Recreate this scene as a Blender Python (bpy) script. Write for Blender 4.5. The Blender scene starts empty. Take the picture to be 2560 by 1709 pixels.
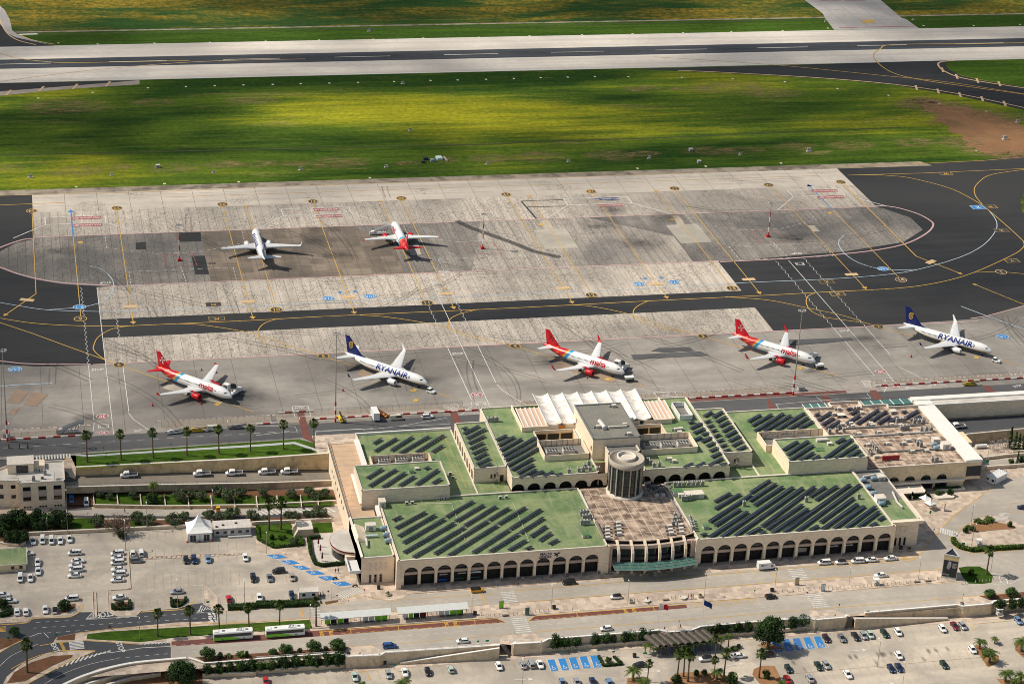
import bpy,bmesh,math,random
from mathutils import Vector,Matrix
from mathutils.geometry import tessellate_polygon
random.seed(7)
AA_='coping';AB_='MULTIPLY';AC_='grey_metal';AD_='sign_green';AE_='light_grey';AF_='paving';AG_='ac_white';AH_='steel_pole';AI_='pale_limestone';AJ_='dark_glass';AK_='tsedan';AL_='wall_stone';AM_='white_metal';AN_='Roughness';AO_='dark_metal';AP_='Base Color';AQ_='brown_soil';AR_='green_roof';AS_='white_coping';AT_='lawn_grass';AU_='rubber';AV_='silver';AW_='window';AX_='ac_dark';AY_='pale_sign';AZ_='Vector';BA_='red_plastic';BB_='bus_green';BC_='car_glass';BD_='soil_bed';BE_='poster';BF_='patch_concrete';BG_='charcoal';BH_='leaf_mid';BI_='parapet';BJ_='MAXIMUM';BK_='taxi_asphalt';BL_='pale_roof';BM_='kerb_dark';BN_='white_sheet';BO_='sign_blue';BP_='oil_stain';BQ_='livery_red';BR_='car_white';BS_='bay_red';BT_='shoulder_pale';BU_='gold_limestone';BV_='block_stone';BW_='interior_dark';BX_='leaf_dark';BY_='casing';BZ_='Object';CA_='Specular IOR Level';CB_='ShaderNodeSeparateXYZ';CC_='tan_patch';CD_='street_asphalt';CE_='white_paint';CF_='blue_paint';CG_='green_metal';CH_='teal_glass';CI_='dark_red';CJ_='hi_yellow';CK_='bus_glass';CL_='lightblue';CM_='livery_white';CN_='perimeter_asphalt';CO_='bare_earth';CP_='dark_street_asphalt';CQ_='SUBTRACT';CR_='lintel_pink';CS_='cloth_dark';CT_='cable_tray';CU_='wing_grey';CV_='bhatch';CW_='timetable';CX_='DIVIDE';CY_='LESS_THAN';CZ_='cracked_concrete';DA_='yellow_paint';DB_='dark_roof';DC_='old_wall';DD_='pink_stone';DE_='orange';DF_='tent_fabric';DG_='bus_grey';DH_='yellow';DI_='leaf_dry';DJ_='structure';DK_='painted';DL_='dry_grass';DM_='fence_strip';DN_='disabled_bay';DO_='retaining_wall';DP_='bastion_paving';DQ_='stairs';DR_='building';DS_='mullions';DT_='canopy_ribs';DU_='planter';DV_='livery_navy';DW_='tail_emblem';DX_='handrail';DY_='bright';DZ_='exit_island';EA_='ShaderNodeTexCoord';EB_='ShaderNodeMapping';EC_='old_taxi_concrete';ED_='rubble_edge';EE_='carpark_asphalt';EF_='black_paint';EG_='orange_yellow';EH_='tan_paint';EI_='meadow_grass';EJ_='brown_roof';EK_='garden_wall_stone';EL_='tank_blue';EM_='plant_pot';EN_='palm_trunk';EO_='cloth_blue';EP_='bus_white';EQ_='barrier_red';ER_='poster_dark';ES_='poster_gold';ET_='netting';EU_='maroon';EV_='purple';EW_='bluebright';EX_='solar_cells';EY_='leaf_olive';EZ_='leaf_bright';FA_='leaf_palm';FB_='category';FC_='lettering';FD_='planter_wall';FE_='arcade_wall';FF_='ARRIVALS';FG_='CHECK-IN';FH_='tower_stone';FI_='grille';FJ_='letter_blue';FK_='headlight';FL_='vehicles behind the terminal';FM_='windscreen';FN_='palm tree';FO_='glass_panel';FP_='yard_wall';FQ_='median_pavement';FR_='cloud_shade_alpha';FS_='ShaderNodeTexNoise';FT_='ShaderNodeTexVoronoi';FU_='ShaderNodeVectorMath';FV_='stand_concrete';FW_='light_concrete';FX_='dark_cracked_concrete';FY_='mid_cracked_concrete';FZ_='brown_slabs';GA_='runway_concrete';GB_='runway_asphalt';GC_='ramp_asphalt';GD_='worn_yellow';GE_='field_grass';GF_='louvre_pink';GG_='louvre_edge';GH_='cloth_white';GI_='shelter_roof';GJ_='barrier_white';GK_='poster_grey';GL_='green_glass';GM_='Coat Weight';GN_='grass_island';GO_='ShaderNodeTexGradient';GP_='dry_grass_patch';GQ_='tyre_rubber';GR_='MAX LENGTH 77M';GS_='red_bus_bay';GT_='forecourt_lawn';GU_='garden_lawn';GV_='terrace_wall';GW_='sunken_lawn';GX_='car_park_wall';GY_='stepped_wall';GZ_='arch_window';HA_='shopfront_frame';HB_='glass_canopy';HC_='screen_posts';HD_='wall_recess';HE_='air_conditioner';HF_='air conditioner';HG_='skin_red_tail';HH_='skin_blue_belly';HI_='livery_yellow';HJ_='flap_fairing';HK_='harp_emblem';HL_='%s %s, %s from the left %s';HM_='side_window';HN_='trucks on the ramp road';HO_='passenger steps';HP_='poster_picture';HQ_='poster_text';HR_='barrel_brown'
RU=random.uniform
sin,cos,pi,rad=math.sin,math.cos,math.pi,math.radians
scene=bpy.context.scene
COL=scene.collection
#survey of the place
CAM=Vector((0,0,354.))
CR=Vector((.9754666714546453,-.215320046964229,.04584812162474575))
CU=Vector((.047730462776504556,.4101625918381712,.910762565754508))
CF=Vector((.21491062282803977,.8862301764394598,-.41037726370225247))
FPX=5370.2379
E_OFF=((940,1200),(1680,1150),(880,1020),(1660,980))
def src(t,u,v):
 k,i=t[0],int(t[1])
 if k=='D':return 1280*i+u/1.83516,v/1.83516
 if k=='E':return E_OFF[i][0]+u/3.915,E_OFF[i][1]+v/3.915
 if k=='F':
  o=((0,1060,5.6),(380,1120,4.05),(2160,960,4.9))[i]
  return o[0]+u/o[2],o[1]+v/o[2]
 return 640*i+u/3.6547,{'A':1280,'B':860,'C':440}[k]+v/3.6547
def G(t,u,v,z=.0):
 x,y=src(t,u,v)
 d=CR*((x-1280)/FPX)-CU*((y-854.5)/FPX)+CF
 return CAM+d*((z-CAM.z)/d.z)
def GP(t,pts,z=.0):
 return[G(t,q[0],q[1],q[2]if len(q)>2 else z)for q in pts]
ZF=-8.
ZP=-11.4
ZR=2.4
ZU=7.1
ORD=['','first','second','third','fourth','fifth','sixth','seventh','eighth','ninth','tenth','eleventh','twelfth','thirteenth','fourteenth','fifteenth','sixteenth','seventeenth','eighteenth','nineteenth','twentieth','twenty-first','twenty-second','twenty-third','twenty-fourth','twenty-fifth','twenty-sixth','twenty-seventh','twenty-eighth','twenty-ninth','thirtieth','thirty-first','thirty-second','thirty-third','thirty-fourth','thirty-fifth','thirty-sixth','thirty-seventh','thirty-eighth','thirty-ninth','fortieth']
#materials
M={}
def nt(name):
 m=bpy.data.materials.new(name);m.use_nodes=True
 t=m.node_tree;b=t.nodes['Principled BSDF']
 return m,t,b
def Nq(t,typ,**kw):
 n=t.nodes.new(typ)
 for k,v in kw.items():setattr(n,k,v)
 return n
def rgba(c):return(c[0],c[1],c[2],1.)
def hexc(h):
 f=lambda s:((s/255+.055)/1.055)**2.4 if s/255>.04045 else s/255/12.92
 return tuple(f(int(h[i:i+2],16))for i in(0,2,4))
def pos_node(t,obj=False):
 if obj:return Nq(t,EA_).outputs[BZ_]
 return Nq(t,'ShaderNodeNewGeometry').outputs['Position']
def Pq(t,fac,a,b,typ='MIX'):
 n=Nq(t,'ShaderNodeMix',data_type='RGBA',blend_type=typ)
 for s,v in((n.inputs[0],fac),(n.inputs[6],a),(n.inputs[7],b)):
  if isinstance(v,(int,float)):s.default_value=v
  elif isinstance(v,tuple):s.default_value=rgba(v)
  else:t.links.new(v,s)
 return n.outputs[2]
def Fq(t,vec,scale,detail=4,rough=.6,dist=.0):
 n=Nq(t,FS_);n.inputs['Scale'].default_value=scale
 n.inputs['Detail'].default_value=detail;n.inputs[AN_].default_value=rough
 n.inputs['Distortion'].default_value=dist
 t.links.new(vec,n.inputs[AZ_]);return n.outputs['Fac']
def Mq(t,fac,stops):
 n=Nq(t,'ShaderNodeValToRGB');cr=n.color_ramp
 while len(cr.elements)<len(stops):cr.elements.new(.5)
 for e,(p,c)in zip(cr.elements,stops):
  e.position=p;e.color=rgba(c)if isinstance(c,tuple)else(c,c,c,1)
 t.links.new(fac,n.inputs['Fac']);return n.outputs['Color']
def Oq(t,op,a,b=.0,c=None):
 n=Nq(t,'ShaderNodeMath',operation=op)
 for s,v in zip(n.inputs,(a,b,c)):
  if v is None:continue
  if isinstance(v,(int,float)):s.default_value=v
  else:t.links.new(v,s)
 return n.outputs[0]
def Gq(t,vec,sx,sy,sz):
 n=Nq(t,EB_);n.inputs['Scale'].default_value=(sx,sy,sz)
 t.links.new(vec,n.inputs[AZ_]);return n.outputs[AZ_]
def Iq(name,c,rough=.6,metal=.0,var=.12,scale=1.5,obj=False,spec=.3,alpha=1.):
 m,t,b=nt(name)
 v=pos_node(t,obj)
 f=Fq(t,v,scale,5,.65)
 f2=Mq(t,f,[(.25,1-var*1.6),(.75,1+var)])
 t.links.new(Pq(t,1.,c,f2,AB_),b.inputs[AP_])
 b.inputs[AN_].default_value=rough;b.inputs['Metallic'].default_value=metal
 b.inputs[CA_].default_value=spec
 if alpha<1:b.inputs['Alpha'].default_value=alpha
 M[name]=m;return m
def Hq(name,c,Xq=None,Zq=.5,Yq=.02,fine=.25,rough=.9,Dz=None,Az=None,Bz=None,crackc=(.05,.048,.045),Cz=.42,patchy=None):
 m,t,b=nt(name);v=pos_node(t)
 col=Pq(t,1.,c,Mq(t,Fq(t,v,fine,6,.7),[(.25,.84),(.75,1.12)]),AB_)
 col=Pq(t,1.,col,Mq(t,Fq(t,v,3.,2,.5),[(.3,.93),(.7,1.05)]),AB_)
 if Xq:
  f=Mq(t,Fq(t,v,Yq,5,.6,.4),[(.42,.0),(.62,Zq)])
  col=Pq(t,f,col,Xq)
 if Bz:
  f=Mq(t,Fq(t,Gq(t,v,*Bz[0]),1.,4,.6),[(.4,.0),(.7,Bz[2])])
  col=Pq(t,f,col,Bz[1])
 if patchy:
  n=Nq(t,FT_,feature='F1',distance='CHEBYCHEV');n.inputs['Scale'].default_value=patchy
  n.inputs['Randomness'].default_value=.15;t.links.new(v,n.inputs[AZ_])
  sv=Nq(t,'ShaderNodeSeparateColor');t.links.new(n.outputs['Color'],sv.inputs[0])
  col=Pq(t,1.,col,Mq(t,sv.outputs[0],[(.1,.78),(.9,1.12)]),AB_)
 if Az:
  jx,jy,w,jc=Az
  sp=Nq(t,CB_);t.links.new(v,sp.inputs[0])
  fs=[]
  for o,s in((sp.outputs[0],jx),(sp.outputs[1],jy)):
   if not s:continue
   a=Oq(t,'FRACT',Oq(t,CX_,o,s))
   fs.append(Oq(t,CY_,a,w/s))
  f=fs[0]
  for g in fs[1:]:f=Oq(t,BJ_,f,g)
  col=Pq(t,Oq(t,AB_,f,.75),col,jc)
 if Dz:
  vv=Nq(t,FU_,operation='ADD')
  nz=Nq(t,FS_);nz.inputs['Scale'].default_value=.8;nz.inputs['Detail'].default_value=3
  t.links.new(v,nz.inputs[AZ_])
  sc=Nq(t,FU_,operation='SCALE');sc.inputs['Scale'].default_value=1.3
  t.links.new(nz.outputs['Color'],sc.inputs[0]);t.links.new(v,vv.inputs[0]);t.links.new(sc.outputs[0],vv.inputs[1])
  fl=Nq(t,EB_);fl.inputs['Scale'].default_value=(1,1,0);t.links.new(vv.outputs[0],fl.inputs[AZ_])
  vo=Nq(t,FT_,feature='DISTANCE_TO_EDGE');vo.inputs['Scale'].default_value=Dz
  t.links.new(fl.outputs[0],vo.inputs[AZ_])
  f=Mq(t,vo.outputs['Distance'],[(.03,.55),(.08,.0)])
  msk=Mq(t,Fq(t,v,.035,3,.6),[(Cz,.0),(Cz+.1,.9)])
  f=Oq(t,AB_,f,msk)
  col=Pq(t,f,col,crackc)
 t.links.new(col,b.inputs[AP_])
 b.inputs[AN_].default_value=rough;b.inputs[CA_].default_value=.15
 M[name]=m;return m
JC=(.07,.065,.06)
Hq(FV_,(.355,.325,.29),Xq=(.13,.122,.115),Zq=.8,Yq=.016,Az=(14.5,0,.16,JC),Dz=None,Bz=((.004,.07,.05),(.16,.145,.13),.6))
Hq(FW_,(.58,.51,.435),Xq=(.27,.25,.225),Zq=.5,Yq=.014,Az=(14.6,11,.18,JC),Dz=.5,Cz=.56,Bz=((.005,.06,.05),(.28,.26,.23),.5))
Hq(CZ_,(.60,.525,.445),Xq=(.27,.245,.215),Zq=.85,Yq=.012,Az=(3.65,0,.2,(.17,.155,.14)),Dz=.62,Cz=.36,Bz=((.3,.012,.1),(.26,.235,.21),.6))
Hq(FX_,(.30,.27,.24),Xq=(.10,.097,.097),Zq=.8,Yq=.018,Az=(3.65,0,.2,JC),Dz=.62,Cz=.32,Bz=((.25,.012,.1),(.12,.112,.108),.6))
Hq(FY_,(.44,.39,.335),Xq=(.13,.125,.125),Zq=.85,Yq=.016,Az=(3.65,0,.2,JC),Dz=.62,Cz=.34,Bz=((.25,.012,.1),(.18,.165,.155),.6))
Hq(FZ_,(.235,.19,.15),Xq=(.11,.095,.085),Zq=.7,Yq=.03,Az=(6.2,6.2,.22,(.09,.08,.07)),patchy=.16)
Hq(BF_,(.44,.40,.34),Xq=(.25,.23,.2),Zq=.6,Yq=.05)
Hq(CC_,(.33,.24,.175),Xq=(.22,.17,.13),Zq=.6,Yq=.08)
Hq(BK_,(.025,.027,.031),Xq=(.05,.05,.05),Zq=.7,Yq=.008,fine=.5,Az=None,Bz=((.006,.15,.1),(.045,.045,.047),.7))
Hq(CN_,(.10,.10,.105),Xq=(.07,.07,.073),Zq=.6,Yq=.03,Bz=((.01,.2,.1),(.13,.13,.13),.5))
Hq(GA_,(.66,.60,.53),Xq=(.42,.385,.34),Zq=.6,Yq=.01,Bz=((.003,.12,.1),(.38,.35,.32),.7))
Hq(GB_,(.055,.062,.075),Xq=(.035,.04,.05),Zq=.7,Yq=.01,Bz=((.003,.1,.1),(.09,.095,.105),.5))
Hq(EC_,(.42,.39,.37),Xq=(.27,.26,.26),Zq=.7,Yq=.02,Az=(12,12,.3,(.2,.19,.18)))
Hq(ED_,(.32,.27,.21),Xq=(.10,.085,.07),Zq=.8,Yq=.12,fine=1.)
Hq(CO_,(.30,.15,.07),Xq=(.36,.20,.10),Zq=.6,Yq=.05,fine=.3,Bz=((.03,.02,.05),(.16,.09,.05),.7))
Hq(AQ_,(.17,.082,.045),Xq=(.1,.052,.03),Zq=.7,Yq=.3,fine=1.2)
Hq(CD_,(.46,.41,.35),Xq=(.31,.28,.245),Zq=.6,Yq=.05,fine=.4,Bz=((.02,.35,.1),(.33,.30,.265),.6))
Hq(CP_,(.062,.066,.075),Xq=(.09,.09,.095),Zq=.6,Yq=.05,fine=.5,Bz=((.02,.35,.1),(.085,.088,.095),.5))
Hq(EE_,(.54,.47,.385),Xq=(.29,.26,.225),Zq=.85,Yq=.05,fine=.6,Bz=((.02,.25,.1),(.36,.32,.275),.6))
Hq(AF_,(.58,.47,.375),Xq=(.42,.34,.28),Zq=.6,Yq=.12,fine=.7,patchy=.6)
Hq(GC_,(.25,.215,.175),Xq=(.17,.15,.125),Zq=.6,Yq=.06)
Hq(BS_,(.19,.075,.06),Xq=(.12,.06,.052),Zq=.6,Yq=.3,fine=1.2)
Hq(BT_,(.36,.31,.26),Xq=(.25,.21,.17),Zq=.6,Yq=.08,fine=.8)
def paint(name,c,worn=.3):
 m,t,b=nt(name);v=pos_node(t)
 f=Mq(t,Fq(t,v,1.1,5,.75),[(.35,worn),(.6,.0)])
 t.links.new(Pq(t,f,c,(.2,.19,.18)),b.inputs[AP_])
 b.inputs[AN_].default_value=.7
 M[name]=m
paint(DA_,(.60,.35,.05),.45);paint(GD_,(.5,.35,.18),.9);paint(CE_,(.68,.66,.62),.5)
paint('worn_white',(.55,.52,.48),.8);paint('pink_paint',(.52,.33,.32),.3);paint('pale_blue',(.42,.53,.62),.4)
paint(CF_,(.015,.19,.50),.15);paint('deep_blue',(.03,.15,.42),.2);paint('red_paint',(.42,.05,.06),.75);paint(EF_,(.025,.025,.025),.2)
paint(EG_,(.68,.38,.05),.15);paint(EH_,(.62,.42,.22),.3)
def grass_mat(name,kind=0):
 m,t,b=nt(name);v=pos_node(t)
 g1,g2,g3=((.020,.052,.008),(.080,.128,.013),(.31,.30,.018))if kind==0 else((.022,.06,.014),(.045,.085,.02),(.09,.12,.022))
 if kind==2:g1,g2,g3=(.035,.075,.010),(.07,.13,.014),(.15,.20,.016)
 big=Fq(t,Gq(t,v,.0045,.011,.01),1.,3,.55,.3)
 st=Fq(t,Gq(t,v,.018,.16,.1),1.,5,.65)
 f=Oq(t,'ADD',Oq(t,AB_,big,.8 if kind==0 else .3),Oq(t,AB_,st,.32))
 f=Oq(t,CQ_,f,.075 if kind==0 else-.1)
 col=Mq(t,f,[(.38,g1),(.50,g2),(.62,g3)])
 if kind==0:
  b1=Mq(t,Fq(t,Gq(t,v,.012,.06,.1),1.,5,.7,.5),[(.60,.0),(.74,.6)])
  col=Pq(t,b1,col,(.27,.19,.09))
 if kind==1:
  b1=Mq(t,Fq(t,Gq(t,v,.008,.03,.1),1.,5,.7,.5),[(.45,.0),(.6,.75)])
  b2=Mq(t,Fq(t,v,.25,4,.8),[(.4,.2),(.6,1.)])
  col=Pq(t,Oq(t,AB_,b1,b2),col,(.40,.25,.03))
 col=Pq(t,1.,col,Mq(t,Fq(t,v,.35,8,.85),[(.3,.45),(.7,1.5)]),AB_)
 col=Pq(t,1.,col,Mq(t,Fq(t,Gq(t,v,.006,.9,.1),1.,3,.7),[(.3,.78),(.7,1.2)]),AB_)
 col=Pq(t,Mq(t,Fq(t,Gq(t,v,.03,.1,.1),1.,6,.8),[(.56,.0),(.68,.45)]),col,(.12,.10,.03))
 t.links.new(col,b.inputs[AP_]);b.inputs[AN_].default_value=.95;b.inputs[CA_].default_value=.05
 M[name]=m
grass_mat(GE_,0);grass_mat(EI_,1);grass_mat(AT_,2)
def green_roof_mat():
 m,t,b=nt(AR_);v=pos_node(t)
 c=Pq(t,Mq(t,Fq(t,v,.09,5,.65,.6),[(.38,.0),(.62,.95)]),(.115,.195,.075),(.27,.315,.145))
 c=Pq(t,Mq(t,Fq(t,Gq(t,v,.5,.06,.5),1.,4,.7),[(.52,.0),(.72,.6)]),c,(.36,.34,.22))
 c=Pq(t,Mq(t,Fq(t,v,.35,6,.85),[(.55,.0),(.70,.6)]),c,(.05,.09,.05));c=Pq(t,Mq(t,Fq(t,v,.8,5,.8),[(.60,.0),(.72,.5)]),c,(.42,.42,.3))
 sp=Nq(t,CB_);t.links.new(v,sp.inputs[0]);c=Pq(t,Oq(t,AB_,Oq(t,CY_,Oq(t,'FRACT',Oq(t,CX_,sp.outputs[0],5.5)),.022),.4),c,(.06,.10,.055))
 c=Pq(t,1.,c,Mq(t,Fq(t,v,2.5,3,.6),[(.3,.9),(.7,1.08)]),AB_)
 t.links.new(c,b.inputs[AP_]);b.inputs[AN_].default_value=.75
 M[AR_]=m
green_roof_mat()
Hq(EJ_,(.58,.44,.33),Xq=(.12,.085,.065),Zq=.95,Yq=.33,fine=1.6,Az=(3.4,4.6,.13,(.85,.78,.7)),Bz=((.5,.25,.1),(.22,.15,.11),.7))
Hq('wave_sheet',(.78,.76,.72),Xq=(.40,.30,.22),Zq=.55,Yq=.45,fine=1.)
Hq('peach_roof',(.60,.42,.28),Xq=(.5,.36,.25),Zq=.5,Yq=.2,Az=(0,3.4,.16,(.28,.2,.15)))
Hq('grey_roof',(.20,.20,.175),Xq=(.28,.25,.21),Zq=.5,Yq=.2,Az=(1.6,0,.1,(.14,.14,.125)))
Hq(DB_,(.17,.165,.155),Xq=(.23,.22,.2),Zq=.5,Yq=.3)
Hq(BL_,(.62,.58,.53),Xq=(.45,.41,.37),Zq=.6,Yq=.15)
def Jq(name,c,course=.55,Xq=.3,dark=(.17,.13,.09)):
 m,t,b=nt(name);v=pos_node(t)
 sp=Nq(t,CB_);t.links.new(v,sp.inputs[0])
 hx=Oq(t,'ADD',sp.outputs[0],sp.outputs[1])
 cb=Nq(t,'ShaderNodeCombineXYZ');t.links.new(hx,cb.inputs[0]);t.links.new(sp.outputs[2],cb.inputs[1])
 br=Nq(t,'ShaderNodeTexBrick');br.inputs['Scale'].default_value=1.
 br.inputs['Brick Width'].default_value=course*2;br.inputs['Row Height'].default_value=course
 br.inputs['Mortar Size'].default_value=.018
 br.inputs['Color1'].default_value=rgba(c);br.inputs['Color2'].default_value=rgba(tuple(k*.86 for k in c))
 br.inputs['Mortar'].default_value=rgba(tuple(k*.68 for k in c))
 t.links.new(cb.outputs[0],br.inputs[AZ_])
 col=Pq(t,Mq(t,Fq(t,v,.25,6,.7,.4),[(.48,.0),(.72,Xq)]),br.outputs['Color'],dark)
 col=Pq(t,Mq(t,Fq(t,Gq(t,v,.9,.9,.12),1.,4,.7),[(.55,.0),(.75,Xq*.6)]),col,dark)
 t.links.new(col,b.inputs[AP_]);b.inputs[AN_].default_value=.9
 M[name]=m
Jq(AI_,(.92,.755,.57),Xq=.15);Jq(BU_,(.90,.71,.46),Xq=.3)
Jq(AL_,(.78,.62,.43),.4,.6);Jq(EK_,(.78,.57,.31),1.2,.7,(.20,.14,.08));Jq(DC_,(.56,.43,.29),.5,.8,(.16,.12,.08))
Jq(DD_,(.58,.43,.34),.5,.3);Jq(BV_,(.93,.76,.56),.6,.15)
Iq(AA_,(.70,.63,.54),.8,var=.15);Iq(AS_,(.80,.77,.72),.8,var=.1);Iq('kerb',(.55,.46,.36),.9)
Iq(BM_,(.22,.18,.15),.9);Iq(AM_,(.78,.77,.75),.45,var=.06);Iq(BN_,(.80,.79,.76),.4,var=.12,scale=.5)
Iq(AG_,(.60,.58,.54),.6,var=.15);Iq(AX_,(.05,.05,.05),.7);Iq(AC_,(.33,.33,.32),.45,.5);Iq(AO_,(.06,.06,.065),.5,.3)
Iq(AH_,(.42,.41,.39),.4,.6);Iq('black',(.015,.015,.017),.6);Iq(AU_,(.02,.02,.022),.85);Iq(BG_,(.045,.045,.05),.6)
Iq('wood_tan',(.42,.27,.15),.8);Iq(GF_,(.62,.44,.34),.7,var=.1);Iq(GG_,(.78,.70,.62),.7);Iq(EL_,(.25,.35,.43),.5,var=.1)
Iq(CG_,(.10,.2,.09),.6);Iq(CH_,(.07,.17,.145),.15,var=.15,spec=.6);Iq(BA_,(.5,.02,.02),.5);Iq(CI_,(.14,.012,.02),.7)
Iq(BW_,(.018,.017,.017),.5);Iq(CR_,(.50,.39,.32),.7);Iq('shutter',(.075,.065,.055),.6);Iq(AD_,(.0,.28,.12),.5);Iq(BO_,(.02,.1,.45),.5)
Iq('navy',(.008,.012,.10),.35);Iq(DE_,(.65,.25,.05),.5);Iq(EM_,(.45,.37,.29),.8);Iq('trunk',(.13,.09,.06),.9,var=.4,scale=4)
Iq(EN_,(.15,.105,.07),.95,var=.45,scale=5);Iq('skin',(.5,.3,.2),.6);Iq('hair',(.03,.02,.015),.8);Iq(CS_,(.02,.022,.03),.9);Iq(EO_,(.04,.08,.18),.9);Iq('cloth_red',(.4,.02,.03),.9);Iq(GH_,(.6,.6,.58),.9)
Iq(DF_,(.86,.85,.82),.7,var=.05);Iq(GI_,(.62,.63,.60),.35,var=.1);Iq(BB_,(.22,.62,.03),.35,var=.05);Iq(EP_,(.78,.78,.76),.3,var=.05);Iq(DG_,(.10,.11,.12),.3)
Iq('taxi_yellow',(.75,.36,.01),.3,var=.05);Iq(CJ_,(.75,.5,.02),.4);Iq(GJ_,(.7,.66,.62),.7);Iq(EQ_,(.32,.03,.03),.6);Iq('flag_blue',(.01,.05,.25),.8);Iq('flag_white',(.75,.74,.72),.8);Iq('flag_red',(.55,.02,.02),.8)
Iq(AY_,(.62,.72,.74),.4);Iq(ER_,(.022,.024,.032),.3);Iq(GK_,(.32,.32,.34),.5,var=.5,scale=.8);Iq(ES_,(.55,.43,.22),.5)
Iq('plank_grey',(.42,.44,.44),.9,var=.1);Iq(ET_,(.40,.36,.30),.9,alpha=.22);Iq(AE_,(.5,.49,.47),.6)
def glass_mat(name,c,rough=.08):
 m,t,b=nt(name);v=pos_node(t)
 t.links.new(Pq(t,Fq(t,v,.5,3),c,tuple(k*1.8+.004 for k in c)),b.inputs[AP_])
 b.inputs[AN_].default_value=rough;b.inputs[CA_].default_value=.6;M[name]=m
glass_mat(BC_,(.012,.014,.017));glass_mat(AJ_,(.010,.011,.013));glass_mat(GL_,(.02,.035,.032));glass_mat(CK_,(.014,.018,.022))
def car_paint(name,c,metal=.0):
 m,t,b=nt(name);v=pos_node(t,True)
 t.links.new(Pq(t,1.,c,Mq(t,Fq(t,v,2.,3),[(.3,.92),(.7,1.05)]),AB_),b.inputs[AP_])
 b.inputs[AN_].default_value=.32;b.inputs['Metallic'].default_value=metal
 b.inputs[GM_].default_value=.5;b.inputs['Coat Roughness'].default_value=.06;M[name]=m
for n,c,me in(('white',(.80,.80,.79),0),(AV_,(.50,.52,.53),.5),('grey',(.22,.235,.25),.4),('black',(.012,.012,.014),0),('navy',(.012,.03,.09),.2),('blue',(.02,.10,.32),.2),(CL_,(.22,.36,.55),.4),('red',(.45,.015,.015),0),(EU_,(.16,.01,.025),.2),('green',(.015,.04,.03),.2),('mint',(.50,.62,.55),.2),('beige',(.50,.44,.36),.4),(EV_,(.045,.015,.025),.3),('cream',(.62,.58,.46),.1),(EW_,(.02,.22,.55),.1),(DH_,(.75,.36,.01),0)):
 car_paint('car_'+n,c,me)
def panel_mat():
 m,t,b=nt(EX_)
 tc=Nq(t,EA_);sp=Nq(t,CB_);t.links.new(tc.outputs[BZ_],sp.inputs[0])
 fx=Oq(t,CY_,Oq(t,'FRACT',sp.outputs[0]),.075)
 fy=Oq(t,CY_,Oq(t,'ABSOLUTE',sp.outputs[1]),.035)
 f=Oq(t,BJ_,fx,Oq(t,AB_,fy,.5))
 nz=Fq(t,tc.outputs[BZ_],.6,2)
 c=Pq(t,nz,(.006,.008,.022),(.014,.018,.045))
 t.links.new(Pq(t,Oq(t,AB_,f,.8),c,(.25,.27,.31)),b.inputs[AP_])
 b.inputs[AN_].default_value=.3;b.inputs[CA_].default_value=.06;M[EX_]=m
panel_mat()
def leaf_mat(name,dark,light):
 m,t,b=nt(name);v=pos_node(t)
 f=Mq(t,Fq(t,v,.55,4,.7),[(.35,.0),(.65,1.)])
 c=Pq(t,f,dark,light)
 c=Pq(t,1.,c,Mq(t,Fq(t,v,6.,2),[(.3,.75),(.7,1.25)]),AB_)
 t.links.new(c,b.inputs[AP_]);b.inputs[AN_].default_value=.75;b.inputs[CA_].default_value=.15;M[name]=m
leaf_mat(BX_,(.010,.022,.008),(.028,.055,.016));leaf_mat(BH_,(.03,.065,.015),(.075,.14,.03));leaf_mat(EY_,(.06,.075,.045),(.14,.165,.095))
leaf_mat(EZ_,(.06,.12,.01),(.18,.26,.02));leaf_mat(DI_,(.10,.075,.05),(.20,.15,.10));leaf_mat(FA_,(.03,.06,.012),(.12,.15,.03));leaf_mat('leaf_skirt',(.09,.065,.03),(.18,.13,.06))
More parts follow.
